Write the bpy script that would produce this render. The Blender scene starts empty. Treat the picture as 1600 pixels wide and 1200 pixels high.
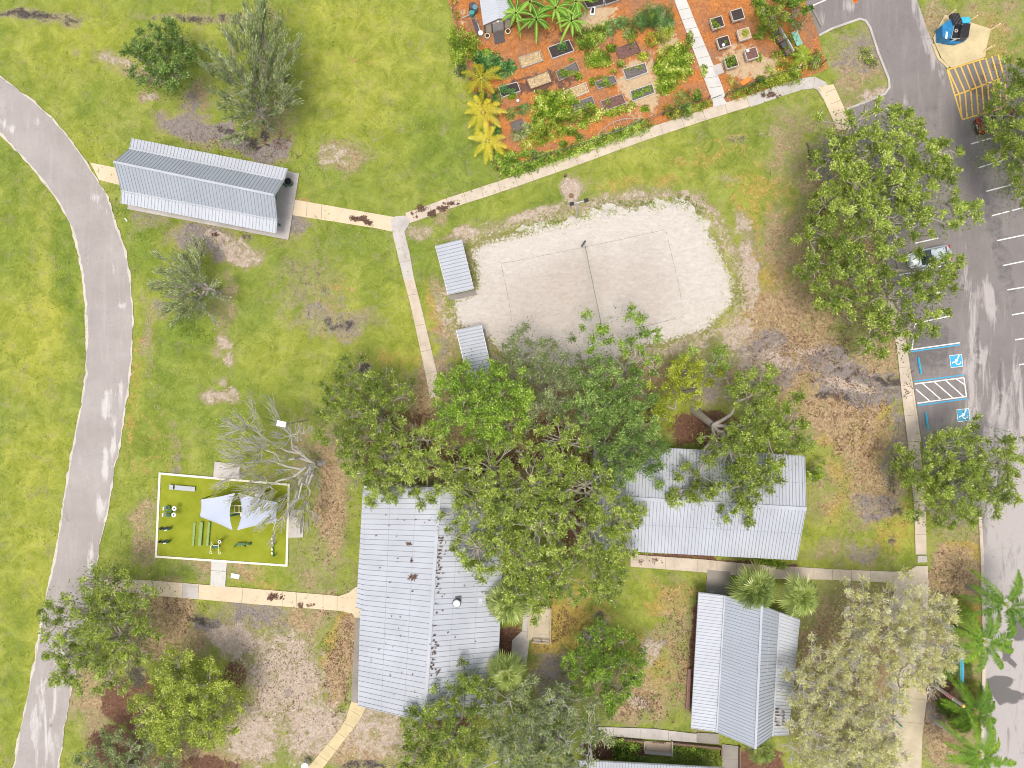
import bpy, math, random
import numpy as np
from mathutils import Vector, geometry
R = math.radians
PI = math.pi
random.seed(7)
rng = np.random.default_rng(7)

# ------------------------------------------------------------------ camera, sky, sun, exposure
H = 74.667          # drone height above the ground, metres
S = 0.07            # metres of ground per pixel of the 1600 px photograph
sc = bpy.context.scene
cam_d = bpy.data.cameras.new("camera")
cam_d.lens = 24.0; cam_d.sensor_width = 36.0; cam_d.clip_start = 0.5; cam_d.clip_end = 3000
cam = bpy.data.objects.new("camera", cam_d); sc.collection.objects.link(cam)
cam.location = (0, 0, H); cam.rotation_euler = (0, 0, 0)
sc.camera = cam
sc.render.engine = 'CYCLES'; sc.cycles.filter_width = 1.0
sc.render.resolution_x = 1024; sc.render.resolution_y = 768

SUN_EL, SUN_AZ = R(79), R(205)      # azimuth measured clockwise from +Y (top of the picture)
world = bpy.data.worlds.new("World"); sc.world = world
world.use_nodes = True
wn = world.node_tree.nodes; wl = world.node_tree.links
bg = wn.get("Background")
sky = wn.new("ShaderNodeTexSky"); sky.sky_type = 'NISHITA'; sky.sun_disc = False
sky.sun_elevation = SUN_EL; sky.sun_rotation = SUN_AZ
sky.air_density = 0.7; sky.dust_density = 3.0; sky.ozone_density = 0.5
hs = wn.new("ShaderNodeHueSaturation"); hs.inputs["Saturation"].default_value = 0.55   # thin overcast
wl.new(sky.outputs[0], hs.inputs["Color"]); wl.new(hs.outputs[0], bg.inputs[0]); bg.inputs[1].default_value = 0.15
sun_d = bpy.data.lights.new("sun", 'SUN'); sun_d.energy = 1.25; sun_d.angle = R(20); sun_d.color = (1.0, 0.93, 0.82)
sun = bpy.data.objects.new("sun", sun_d); sc.collection.objects.link(sun)
sdir = Vector((math.sin(SUN_AZ) * math.cos(SUN_EL), math.cos(SUN_AZ) * math.cos(SUN_EL), math.sin(SUN_EL)))
sun.rotation_euler = sdir.to_track_quat('Z', 'Y').to_euler(); sun.location = sdir * 200
vs = sc.view_settings
vs.view_transform = 'Standard'; vs.look = 'None'; vs.gamma = 1.0; vs.use_curve_mapping = False
vs.exposure = 0.66

# ------------------------------------------------------------------ helpers
def P(px, py, z=0.0):
    k = S * (H - z) / H
    return Vector(((px - 800) * k, (600 - py) * k, z))

def tag(o, label=None, cat=None, group=None, kind=None):
    if label: o["label"] = label
    if cat: o["category"] = cat
    if group: o["group"] = group
    if kind: o["kind"] = kind
    return o

def thing(name, loc, label, cat, group=None):
    o = bpy.data.objects.new(name, None); sc.collection.objects.link(o)
    o.location = loc; o.empty_display_size = 0.3
    return tag(o, label, cat, group)

def link_mesh(name, me, parent=None):
    o = bpy.data.objects.new(name, me); sc.collection.objects.link(o)
    if parent is not None:
        off = world_loc(parent)
        if parent.type == 'MESH' and 'pivot' not in parent: pass
        n = len(me.vertices); a = np.empty(n * 3, np.float32)
        me.vertices.foreach_get('co', a); a = a.reshape(-1, 3) - np.array(off, np.float32)
        me.vertices.foreach_set('co', a.ravel()); o.parent = parent; me.update()
    return o

def world_loc(o):
    v = Vector(o.location)
    while o.parent is not None:
        o = o.parent; v = v + Vector(o.location)
    return v

def np_mesh(name, V, F, mats, parent=None, mi=None, col=None, smooth=False, cname="Col"):
    """V (n,3), F (m,k) int"""
    V = np.asarray(V, np.float32); F = np.asarray(F, np.int32)
    me = bpy.data.meshes.new(name)
    m, k = F.shape
    me.vertices.add(len(V)); me.vertices.foreach_set('co', V.ravel())
    me.loops.add(m * k); me.loops.foreach_set('vertex_index', F.ravel())
    me.polygons.add(m); me.polygons.foreach_set('loop_start', np.arange(m, dtype=np.int32) * k)
    if mi is not None: me.polygons.foreach_set('material_index', np.asarray(mi, np.int32))
    if smooth: me.polygons.foreach_set('use_smooth', np.ones(m, bool))
    me.update(calc_edges=True)
    for c in (col if isinstance(col, dict) else ({cname: col} if col is not None else {})).items():
        at = me.color_attributes.new(c[0], 'FLOAT_COLOR', 'POINT')
        at.data.foreach_set('color', np.asarray(c[1], np.float32).ravel())
    for mt in (mats if isinstance(mats, (list, tuple)) else [mats]): me.materials.append(mt)
    return link_mesh(name, me, parent)

class MB:
    def __init__(s): s.v = []; s.f = []; s.m = []
    def add(s, vs_, fs, m=0):
        b = len(s.v); s.v += [tuple(v) for v in vs_]
        for f in fs: s.f.append([b + i for i in f]); s.m.append(m)
        return s
    def box(s, c, size, rz=0.0, m=0, rx=0.0, ry=0.0, taper=1.0):
        from mathutils import Euler
        E = Euler((rx, ry, rz)).to_matrix(); c = Vector(c); q = []
        for z in (-1, 1):
            for x, y in ((-1, -1), (1, -1), (1, 1), (-1, 1)):
                t = taper if z > 0 else 1
                q.append(c + E @ Vector((x * size[0] / 2 * t, y * size[1] / 2 * t, z * size[2] / 2)))
        return s.add(q, [(3, 2, 1, 0), (4, 5, 6, 7), (0, 1, 5, 4), (1, 2, 6, 5), (2, 3, 7, 6), (3, 0, 4, 7)], m)
    def beam(s, a, b, w, h, m=0):
        """rectangular bar from a to b, w across, h tall"""
        a = Vector(a); b = Vector(b); d = (b - a).normalized()
        up = Vector((0, 0, 1)) if abs(d.z) < 0.95 else Vector((0, 1, 0))
        sx = d.cross(up).normalized() * w / 2; u = sx.cross(d).normalized() * h / 2
        q = [a - sx - u, a + sx - u, a + sx + u, a - sx + u, b - sx - u, b + sx - u, b + sx + u, b - sx + u]
        return s.add(q, [(0, 1, 2, 3), (7, 6, 5, 4), (4, 5, 1, 0), (5, 6, 2, 1), (6, 7, 3, 2), (7, 4, 0, 3)], m)
    def tube(s, a, b, r0, r1=None, n=8, m=0, caps=True):
        a = Vector(a); b = Vector(b); r1 = r0 if r1 is None else r1
        d = (b - a).normalized(); up = Vector((0, 0, 1)) if abs(d.z) < 0.9 else Vector((1, 0, 0))
        u = d.cross(up).normalized(); w = d.cross(u)
        q = []
        for p, r in ((a, r0), (b, r1)):
            for i in range(n):
                t = 2 * PI * i / n; q.append(p + (u * math.cos(t) + w * math.sin(t)) * r)
        fs = [(i, (i + 1) % n, n + (i + 1) % n, n + i) for i in range(n)]
        if caps: fs += [tuple(range(n - 1, -1, -1)), tuple(range(n, 2 * n))]
        return s.add(q, fs, m)
    def path(s, pts, r, n=6, m=0):
        for i in range(len(pts) - 1): s.tube(pts[i], pts[i + 1], r, r, n, m)
        return s
    def prism(s, poly, z0, z1, m=0, ms=None):
        n = len(poly); q = [(p[0], p[1], z0) for p in poly] + [(p[0], p[1], z1) for p in poly]
        ar = sum(poly[i][0] * poly[(i + 1) % n][1] - poly[(i + 1) % n][0] * poly[i][1] for i in range(n))
        ix = list(range(n)) if ar > 0 else list(range(n - 1, -1, -1))
        s.add(q, [tuple(n + i for i in ix), tuple(reversed(ix))], m)
        b = len(s.v) - 2 * n
        for a in range(n):
            i, j = ix[a], ix[(a + 1) % n]
            s.f.append([b + i, b + j, b + n + j, b + n + i]); s.m.append(m if ms is None else ms)
        return s
    def slab(s, q4, t, m=0):
        """a plate over four 3-D corners (counter-clockwise from above), t thick downward"""
        q = [Vector(p) for p in q4]; lo = [p - Vector((0, 0, t)) for p in q]
        n = len(q)
        return s.add(lo + q, [tuple(range(n - 1, -1, -1)), tuple(range(n, 2 * n))] + [(i, (i + 1) % n, n + (i + 1) % n, n + i) for i in range(n)], m)
    def torus(s, c, R_, r, n=16, k=6, m=0):
        q = []; fs = []
        for i in range(n):
            a = 2 * PI * i / n
            for j in range(k):
                b = 2 * PI * j / k
                q.append((c[0] + (R_ + r * math.cos(b)) * math.cos(a), c[1] + (R_ + r * math.cos(b)) * math.sin(a), c[2] + r * math.sin(b)))
        for i in range(n):
            for j in range(k):
                fs.append((i * k + j, ((i + 1) % n) * k + j, ((i + 1) % n) * k + (j + 1) % k, i * k + (j + 1) % k))
        return s.add(q, fs, m)
    def ball(s, c, r, n=10, k=6, m=0, sz=1.0):
        q = [(c[0], c[1], c[2] + r * sz)]
        for i in range(1, k):
            t = PI * i / k
            for j in range(n):
                a = 2 * PI * j / n; q.append((c[0] + r * math.sin(t) * math.cos(a), c[1] + r * math.sin(t) * math.sin(a), c[2] + r * sz * math.cos(t)))
        q.append((c[0], c[1], c[2] - r * sz)); fs = []
        for j in range(n):
            fs.append((0, 1 + j, 1 + (j + 1) % n)); e = 1 + (k - 2) * n
            fs.append((e + (j + 1) % n, e + j, len(q) - 1))
            for i in range(k - 2):
                a = 1 + i * n; fs.append((a + j, a + n + j, a + n + (j + 1) % n, a + (j + 1) % n))
        return s.add(q, fs, m)
    def build(s, name, mats, parent=None, smooth=False):
        me = bpy.data.meshes.new(name); me.from_pydata(s.v, [], s.f)
        for mt in (mats if isinstance(mats, (list, tuple)) else [mats]): me.materials.append(mt)
        me.polygons.foreach_set('material_index', s.m)
        if smooth: me.polygons.foreach_set('use_smooth', [True] * len(s.f))
        me.update()
        return link_mesh(name, me, parent)

# ---- 2-D value noise in numpy (shapes the patches of the ground)
_lat = np.random.default_rng(3).random((256, 256))
def vnoise(x, y):
    xi = np.floor(x).astype(int); yi = np.floor(y).astype(int); fx = x - xi; fy = y - yi
    fx = fx * fx * (3 - 2 * fx); fy = fy * fy * (3 - 2 * fy)
    g = lambda a, b: _lat[a % 256, b % 256]
    return (g(xi, yi) * (1 - fx) + g(xi + 1, yi) * fx) * (1 - fy) + (g(xi, yi + 1) * (1 - fx) + g(xi + 1, yi + 1) * fx) * fy
def fbm(x, y, o=4):
    a = 0.5; r = 0; 
    for i in range(o): r = r + a * vnoise(x * 2 ** i + 17 * i, y * 2 ** i + 31 * i); a /= 2
    return r

# ------------------------------------------------------------------ node materials
class N:
    def __init__(s, name):
        s.mat = bpy.data.materials.new(name); s.mat.use_nodes = True
        s.t = s.mat.node_tree; s.b = s.t.nodes["Principled BSDF"]
        s.out = s.t.nodes["Material Output"]; s._c = None
    def node(s, typ, **kw):
        n = s.t.nodes.new(typ)
        for k, v in kw.items(): setattr(n, k, v)
        return n
    def set(s, inp, v):
        if isinstance(v, bpy.types.NodeSocket): s.t.links.new(v, inp)
        elif isinstance(v, (tuple, list)) and len(v) == 3 and inp.type == 'RGBA': inp.default_value = (*v, 1)
        else: inp.default_value = v
    def coord(s):
        if s._c is None: s._c = s.node("ShaderNodeTexCoord").outputs["Object"]
        return s._c
    def noise(s, scale, detail=4, rough=0.55, sc3=None, off=None, dist=0.0, color=False):
        n = s.node("ShaderNodeTexNoise"); n.inputs["Scale"].default_value = scale
        n.inputs["Detail"].default_value = detail; n.inputs["Roughness"].default_value = rough
        n.inputs["Distortion"].default_value = dist
        if sc3 or off:
            mp = s.node("ShaderNodeMapping")
            if sc3: mp.inputs["Scale"].default_value = sc3
            if off: mp.inputs["Location"].default_value = off
            s.t.links.new(s.coord(), mp.inputs[0]); s.t.links.new(mp.outputs[0], n.inputs["Vector"])
        else: s.t.links.new(s.coord(), n.inputs["Vector"])
        return n.outputs["Color" if color else "Fac"]
    def math(s, op, a, b=0.0, c=0.0, clamp=False):
        n = s.node("ShaderNodeMath", operation=op, use_clamp=clamp)
        s.set(n.inputs[0], a); s.set(n.inputs[1], b); s.set(n.inputs[2], c)
        return n.outputs[0]
    def ramp(s, f, stops):
        n = s.node("ShaderNodeValToRGB"); s.set(n.inputs[0], f)
        e = n.color_ramp.elements
        while len(e) < len(stops): e.new(0.5)
        for i, (p, c) in enumerate(stops): e[i].position = p; e[i].color = (*c, 1)
        return n.outputs[0]
    def rng(s, f, a, b, c=0.0, d=1.0):
        n = s.node("ShaderNodeMapRange"); s.set(n.inputs[0], f)
        for i, v in enumerate((a, b, c, d)): n.inputs[i + 1].default_value = v
        return n.outputs[0]
    def mix(s, f, a, b, mode='MIX'):
        n = s.node("ShaderNodeMix", data_type='RGBA', blend_type=mode)
        s.set(n.inputs[0], f); s.set(n.inputs[6], a); s.set(n.inputs[7], b)
        return n.outputs[2]
    def attr(s, name):
        n = s.node("ShaderNodeAttribute", attribute_name=name); sp = s.node("ShaderNodeSeparateColor")
        s.t.links.new(n.outputs["Color"], sp.inputs[0])
        return sp.outputs[0], sp.outputs[1], sp.outputs[2], n.outputs["Alpha"]
    def bump(s, h, strength=0.5, dist=0.05):
        n = s.node("ShaderNodeBump"); n.inputs["Strength"].default_value = strength; n.inputs["Distance"].default_value = dist
        s.set(n.inputs["Height"], h); s.t.links.new(n.outputs[0], s.b.inputs["Normal"])
    def done(s, col, rough=0.8, metal=0.0, spec=0.3):
        s.set(s.b.inputs["Base Color"], col); s.set(s.b.inputs["Roughness"], rough)
        s.b.inputs["Metallic"].default_value = metal; s.b.inputs["Specular IOR Level"].default_value = spec
        return s.mat

def plain(name, c, rough=0.6, var=0.12, scale=3.0, metal=0.0, spec=0.4):
    n = N(name); f = n.noise(scale, 5, 0.6)
    d = tuple(x * (1 - var) for x in c); u = tuple(min(1, x * (1 + var)) for x in c)
    return n.done(n.ramp(f, [(0.35, d), (0.65, u)]), rough, metal, spec)

def layer(n, col, w, nz, c, sharp=5.0, amp=4.2):
    """patch colour c where painted weight w (ragged by noise nz)"""
    a = n.math('MULTIPLY_ADD', w, 1.75, -0.85)
    b = n.math('MULTIPLY_ADD', nz, amp, -0.5 * amp)
    f = n.math('MULTIPLY_ADD', n.math('ADD', a, b), sharp, 0.5, clamp=True)
    f = n.math('MULTIPLY', f, n.math('MULTIPLY', w, 5.0, clamp=True))
    return n.mix(f, col, c)

def mat_ground():
    n = N("lawn_ground")
    y, lush, litter, dirt = n.attr("Col"); sand, mulch, soil, gold = n.attr("Col2")
    big = n.noise(0.09, 4, 0.6); mid = n.noise(0.5, 8, 0.74, dist=0.6); fine = n.noise(2.9, 5, 0.8, dist=1.0)
    hair = n.noise(4.2, 4, 0.75, sc3=(1.0, 0.5, 1), dist=2.5); ragg = n.noise(0.55, 10, 0.8, off=(31, 7, 0), dist=0.8)
    ragg2 = n.noise(0.8, 10, 0.82, off=(3, 57, 0), dist=0.8)
    g = n.ramp(mid, [(0.34, (0.145, 0.195, 0.026)), (0.5, (0.23, 0.275, 0.045)), (0.66, (0.345, 0.36, 0.085))])
    cool = n.ramp(mid, [(0.36, (0.135, 0.19, 0.026)), (0.64, (0.25, 0.315, 0.055))])
    hue = n.noise(0.055, 5, 0.62, off=(90, 40, 0))
    g = n.mix(n.rng(hue, 0.44, 0.6), g, cool)
    yel = n.ramp(mid, [(0.36, (0.27, 0.295, 0.025)), (0.64, (0.43, 0.425, 0.075))])
    lsh = n.ramp(mid, [(0.36, (0.09, 0.15, 0.014)), (0.64, (0.19, 0.27, 0.035))])
    col = n.mix(n.math('MULTIPLY', n.rng(big, 0.42, 0.66), 0.5), g, yel)
    col = n.mix(n.math('MULTIPLY', y, n.rng(mid, 0.3, 0.6, 0.4, 1.0)), col, yel)
    col = n.mix(n.math('MULTIPLY', lush, n.rng(ragg, 0.35, 0.55, 0.35, 1.0)), col, lsh)
    # thin, straw coloured strands and tiny dark gaps in every lawn
    col = n.mix(n.math('MULTIPLY', n.rng(hair, 0.54, 0.70), 0.4), col, (0.46, 0.45, 0.16))
    col = n.mix(n.math('MULTIPLY', n.rng(fine, 0.46, 0.34), 0.4), col, (0.085, 0.11, 0.02))
    col = n.mix(n.math('MULTIPLY', n.rng(ragg2, 0.58, 0.72), 0.5), col, (0.33, 0.25, 0.12))
    anyw = n.math('MAXIMUM', n.math('MAXIMUM', sand, dirt), n.math('MAXIMUM', litter, soil))
    thin = n.ramp(fine, [(0.3, (0.20, 0.17, 0.075)), (0.7, (0.40, 0.35, 0.20))])
    col = layer(n, col, n.math('MULTIPLY_ADD', anyw, 1.0, 0.22), ragg, thin, 1.3, 3.6)
    goldc = n.ramp(fine, [(0.3, (0.22, 0.15, 0.035)), (0.5, (0.40, 0.29, 0.07)), (0.7, (0.55, 0.43, 0.16))])
    col = layer(n, col, gold, ragg, goldc, 1.9)
    litc = n.ramp(fine, [(0.3, (0.16, 0.10, 0.06)), (0.46, (0.32, 0.215, 0.12)), (0.58, (0.46, 0.345, 0.20)), (0.7, (0.55, 0.38, 0.18))])
    col = layer(n, col, litter, ragg, litc, 1.9)
    dirtc = n.ramp(fine, [(0.3, (0.15, 0.125, 0.11)), (0.7, (0.36, 0.31, 0.28))])
    col = layer(n, col, dirt, ragg2, dirtc, 2.2)
    mulc = n.ramp(fine, [(0.3, (0.07, 0.03, 0.02)), (0.7, (0.27, 0.145, 0.095))])
    col = layer(n, col, mulch, ragg2, mulc, 4.0)
    soic = n.ramp(fine, [(0.3, (0.035, 0.03, 0.028)), (0.7, (0.14, 0.115, 0.10))])
    col = layer(n, col, soil, ragg2, soic, 2.2)
    sanc = n.ramp(fine, [(0.3, (0.31, 0.235, 0.175)), (0.5, (0.46, 0.365, 0.285)), (0.7, (0.64, 0.55, 0.455))])
    col = layer(n, col, sand, ragg2, sanc, 2.2, 6.0)
    n.bump(n.math('ADD', fine, n.math('MULTIPLY', mid, 1.5)), 0.8, 0.12)
    return n.done(col, 0.9, 0, 0.15)

def mat_asphalt(name, dark, mid_, pale, paler):
    n = N(name); pl, dk, br, _ = n.attr("Col")
    a = n.noise(0.25, 5, 0.6); f = n.noise(14, 4, 0.7); streak = n.noise(0.8, 6, 0.7, sc3=(1.5, 0.22, 1), dist=0.7)
    rg = n.noise(1.2, 8, 0.72, off=(9, 2, 0))
    col = n.ramp(a, [(0.3, mid_), (0.7, pale)])
    col = n.mix(n.math('MULTIPLY', n.rng(streak, 0.5, 0.75), 0.28), col, paler)
    col = layer(n, col, pl, streak, paler, 1.6)
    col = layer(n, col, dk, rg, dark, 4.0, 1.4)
    col = layer(n, col, br, rg, (0.16, 0.10, 0.07), 3.0)
    col = n.mix(n.math('MULTIPLY', n.rng(f, 0.4, 0.65), 0.16), col, (0.5, 0.46, 0.42))
    col = n.mix(n.math('MULTIPLY', n.rng(n.noise(0.45, 9, 0.8, off=(4, 4, 0)), 0.60, 0.72), 0.3), col, dark)
    sp = n.noise(2.1, 3, 0.5, off=(60, 20, 0)); col = n.mix(n.math('MULTIPLY', n.rng(sp, 0.66, 0.74), 0.4), col, dark)      # oil spots
    cr = n.math('ABSOLUTE', n.math('SUBTRACT', n.noise(0.22, 5, 0.6, dist=1.5, off=(14, 3, 0)), 0.5)); col = n.mix(n.math('MULTIPLY', n.rng(cr, 0.0035, 0.0), 0.55), col, dark)   # cracks
    n.bump(f, 0.35, 0.02)
    return n.done(col, 0.85, 0, 0.25)

def mat_concrete(name, c, stain=0.5, var=0.2):
    n = N(name); a = n.noise(0.5, 6, 0.65); f = n.noise(11, 4, 0.7); r = n.noise(1.1, 9, 0.78, off=(5, 15, 0))
    col = n.ramp(a, [(0.3, tuple(x * (1 - var) for x in c)), (0.7, tuple(min(.9, x * (1 + var * .6)) for x in c))])
    col = n.mix(n.math('MULTIPLY', n.rng(r, 0.56, 0.70), stain), col, tuple(x * 0.42 for x in (c[0], c[1] * .92, c[2] * .85)))
    col = n.mix(n.math('MULTIPLY', n.rng(f, 0.45, 0.3), 0.3), col, tuple(x * 0.6 for x in c))
    n.bump(f, 0.3, 0.015)
    return n.done(col, 0.85, 0, 0.25)

def mat_leaf(name, stops, trans=0.33, rough=0.55):
    n = N(name); r, g, _, _ = n.attr("Col")
    col = n.ramp(r, stops)
    col = n.mix(n.math('MULTIPLY', g, 0.85), col, (0.44, 0.33, 0.13))
    n.done(col, rough, 0, 0.3)
    tr = n.node("ShaderNodeBsdfTranslucent"); n.set(tr.inputs[0], n.mix(0.5, col, tuple(x * 1.3 for x in stops[-1][1])))
    mx = n.node("ShaderNodeMixShader"); mx.inputs[0].default_value = trans
    n.t.links.new(n.b.outputs[0], mx.inputs[1]); n.t.links.new(tr.outputs[0], mx.inputs[2]); n.t.links.new(mx.outputs[0], n.out.inputs[0])
    return n.mat

def mat_mulch():
    n = N("orange_mulch"); f = n.noise(3.2, 7, 0.85, dist=1.5); a = n.noise(0.35, 5, 0.65); _, dk, br, pl = n.attr("Col")
    c = n.ramp(f, [(0.28, (0.12, 0.045, 0.02)), (0.42, (0.36, 0.12, 0.035)), (0.55, (0.56, 0.22, 0.06)), (0.68, (0.68, 0.36, 0.14))])
    old = n.ramp(f, [(0.3, (0.14, 0.07, 0.045)), (0.7, (0.40, 0.25, 0.17))])
    c = n.mix(n.math('MULTIPLY', n.rng(a, 0.42, 0.66), 0.75), c, old)
    straw = n.ramp(f, [(0.3, (0.36, 0.24, 0.13)), (0.7, (0.68, 0.52, 0.34))])
    rg = n.noise(1.3, 7, 0.7, off=(8, 8, 0))
    c = layer(n, c, br, rg, straw, 3.0); c = layer(n, c, dk, rg, n.ramp(f, [(0.3, (0.07, 0.035, 0.025)), (0.7, (0.24, 0.13, 0.09))]), 3.0)
    n.bump(f, 0.9, 0.08)
    return n.done(c, 0.9, 0, 0.2)

def mat_sand():
    n = N("court_sand"); dk, sp, _, _ = n.attr("Col"); f = n.noise(7, 6, 0.75, sc3=(1, 1.9, 1), dist=1.5); m = n.noise(1.6, 6, 0.7, sc3=(0.8, 1.6, 1), dist=1.0)
    a = n.ramp(m, [(0.3, (0.59, 0.525, 0.46)), (0.7, (0.74, 0.685, 0.615))])
    d = n.ramp(m, [(0.3, (0.48, 0.41, 0.345)), (0.7, (0.61, 0.54, 0.47))])
    col = n.mix(dk, a, d)
    col = n.mix(n.math('MULTIPLY', n.rng(f, 0.42, 0.3), 0.6), col, (0.33, 0.26, 0.2))
    col = layer(n, col, sp, n.noise(3.5, 7, 0.8), (0.30, 0.27, 0.11), 4.0)
    n.bump(n.math('ADD', f, m), 0.9, 0.12)
    return n.done(col, 0.9, 0, 0.2)

def mat_roof(name, c, var=0.1):
    n = N(name); a = n.noise(0.35, 5, 0.6); st = n.noise(1.4, 6, 0.7); sp = n.noise(5, 6, 0.8, off=(7, 7, 0))
    col = n.ramp(a, [(0.3, tuple(x * (1 - var) for x in c)), (0.7, tuple(min(.9, x * (1 + var)) for x in c))])
    col = n.mix(n.math('MULTIPLY', n.rng(st, 0.5, 0.72), 0.30), col, (0.35, 0.34, 0.34))
    col = n.mix(n.math('MULTIPLY', n.rng(sp, 0.66, 0.74), 0.4), col, (0.25, 0.2, 0.17))
    return n.done(col, 0.68, 0.0, 0.25)

M = {}
M['ground'] = mat_ground()
M['asphalt'] = mat_asphalt("asphalt", (0.125, 0.115, 0.112), (0.175, 0.155, 0.147), (0.225, 0.20, 0.19), (0.41, 0.372, 0.352))
M['track'] = mat_asphalt("worn_path_asphalt", (0.2, 0.18, 0.17), (0.31, 0.277, 0.253), (0.385, 0.348, 0.322), (0.56, 0.52, 0.495))
M['shoulder'] = mat_concrete("pale_shell_edge", (0.58, 0.52, 0.44), 0.3)
M['tan'] = mat_concrete("tan_concrete", (0.66, 0.54, 0.37), 0.3, 0.12)
M['tan2'] = mat_concrete("weathered_tan_concrete", (0.58, 0.49, 0.385), 0.5)
M['yconc'] = mat_concrete("yellowed_concrete", (0.60, 0.49, 0.28), 0.45)
M['conc'] = mat_concrete("grey_concrete", (0.50, 0.46, 0.42), 0.5)
M['dconc'] = mat_concrete("dark_old_concrete", (0.30, 0.27, 0.235), 0.5)
M['wconc'] = mat_concrete("pale_concrete", (0.58, 0.56, 0.52), 0.3, 0.1)
M['joint'] = plain("joint_dirt", (0.26, 0.21, 0.15), 0.9)
M['mulch'] = mat_mulch(); M['sand'] = mat_sand()
M['roof'] = mat_roof("pale_metal_roof", (0.44, 0.458, 0.49)); M['rib'] = plain("roof_rib_grime", (0.27, 0.29, 0.33), 0.5)
M['roofb'] = mat_roof("blue_grey_metal_roof", (0.37, 0.40, 0.44), 0.06); M['ribb'] = plain("roof_rib_blue_grey", (0.31, 0.335, 0.37), 0.5)
M['roofw'] = mat_roof("white_metal_roof", (0.49, 0.51, 0.54), 0.06); M['ribw'] = plain("roof_rib_dirt_grey", (0.34, 0.36, 0.41), 0.5)  # ribs of the white roof take a darker grey for dirt gathered along them
M['trim'] = plain("white_trim", (0.52, 0.54, 0.57), 0.45, 0.05)
M['wallred'] = plain("red_brown_wall", (0.20, 0.09, 0.065), 0.8); M['wallgrey'] = plain("grey_wall", (0.33, 0.36, 0.36), 0.8)
M['wallteal'] = plain("grey_green_wall", (0.20, 0.27, 0.26), 0.7)
M['white'] = plain("white_paint", (0.80, 0.79, 0.77), 0.6, 0.06, 8); M['wornwhite'] = mat_concrete("worn_white_marking", (0.78, 0.76, 0.73), 0.35, 0.06)
M['yellow'] = mat_concrete("worn_yellow_marking", (0.80, 0.50, 0.10), 0.35, 0.15)
M['bluepaint'] = mat_concrete("blue_marking", (0.07, 0.38, 0.62), 0.3, 0.12); M['bluestop'] = plain("blue_wheel_stop", (0.03, 0.36, 0.52), 0.55)
M['black'] = plain("black_plastic", (0.02, 0.02, 0.022), 0.5); M['darkgrey'] = plain("dark_grey_plastic", (0.075, 0.07, 0.075), 0.6)
M['steel'] = plain("galvanised_steel", (0.5, 0.51, 0.52), 0.35, 0.1, 3, 0.7)
M['green'] = plain("dark_green_steel", (0.015, 0.10, 0.055), 0.4); M['cream'] = plain("cream_tube", (0.75, 0.68, 0.45), 0.45)
M['beam'] = plain("moss_green_beam", (0.22, 0.33, 0.10), 0.6); M['turf'] = None
M['border'] = plain("cream_border", (0.80, 0.74, 0.60), 0.7, 0.06)
M['sail'] = plain("shade_cloth", (0.46, 0.50, 0.60), 0.75, 0.03, 1.0)
M['wood'] = mat_concrete("weathered_wood", (0.42, 0.33, 0.24), 0.4); M['woodgrey'] = mat_concrete("grey_wood", (0.42, 0.38, 0.34), 0.4)
M['deck'] = mat_concrete("tan_deck", (0.52, 0.44, 0.31), 0.4); M['brownwood'] = mat_concrete("brown_timber", (0.22, 0.14, 0.10), 0.3)
M['soil'] = plain("planter_soil", (0.055, 0.042, 0.038), 0.95, 0.5, 9); M['redsoil'] = plain("reddish_soil", (0.17, 0.09, 0.075), 0.95, 0.5, 9)
M['straw'] = plain("straw_cover", (0.46, 0.34, 0.19), 0.95, 0.4, 7); M['greysoil'] = plain("grey_soil", (0.15, 0.13, 0.12), 0.95, 0.4, 9)
M['blue'] = plain("blue_steel", (0.02, 0.20, 0.42), 0.45); M['lblue'] = plain("light_blue_steel", (0.06, 0.45, 0.70), 0.45)
M['teal'] = plain("teal_paint", (0.05, 0.30, 0.30), 0.5); M['mint'] = plain("mint_plastic", (0.25, 0.50, 0.40), 0.5)
M['orange'] = plain("orange_plastic", (0.75, 0.22, 0.03), 0.5); M['bollard'] = plain("cream_bollard", (0.78, 0.60, 0.33), 0.6)
M['bark'] = mat_concrete("pale_bark", (0.40, 0.355, 0.30), 0.3); M['palebark'] = mat_concrete("whitish_bark", (0.55, 0.52, 0.47), 0.25)
M['darkbark'] = mat_concrete("dark_bark", (0.16, 0.13, 0.11), 0.3)
M['carred'] = plain("dark_red_car_paint", (0.20, 0.01, 0.015), 0.25, 0.05, 3, 0.3, 0.6); M['carsilver'] = plain("silver_car_paint", (0.60, 0.66, 0.68), 0.25, 0.04, 3, 0.3, 0.6)
M['glass'] = plain("dark_car_glass", (0.02, 0.035, 0.04), 0.08, 0.1, 3, 0.0, 0.8); M['tyre'] = plain("tyre_rubber", (0.02, 0.02, 0.02), 0.8)
M['lamp'] = plain("tail_light", (0.45, 0.01, 0.01), 0.2); M['pink'] = plain("red_band", (0.55, 0.06, 0.12), 0.6)
M['net'] = plain("net_cord", (0.20, 0.23, 0.10), 0.8)
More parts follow.
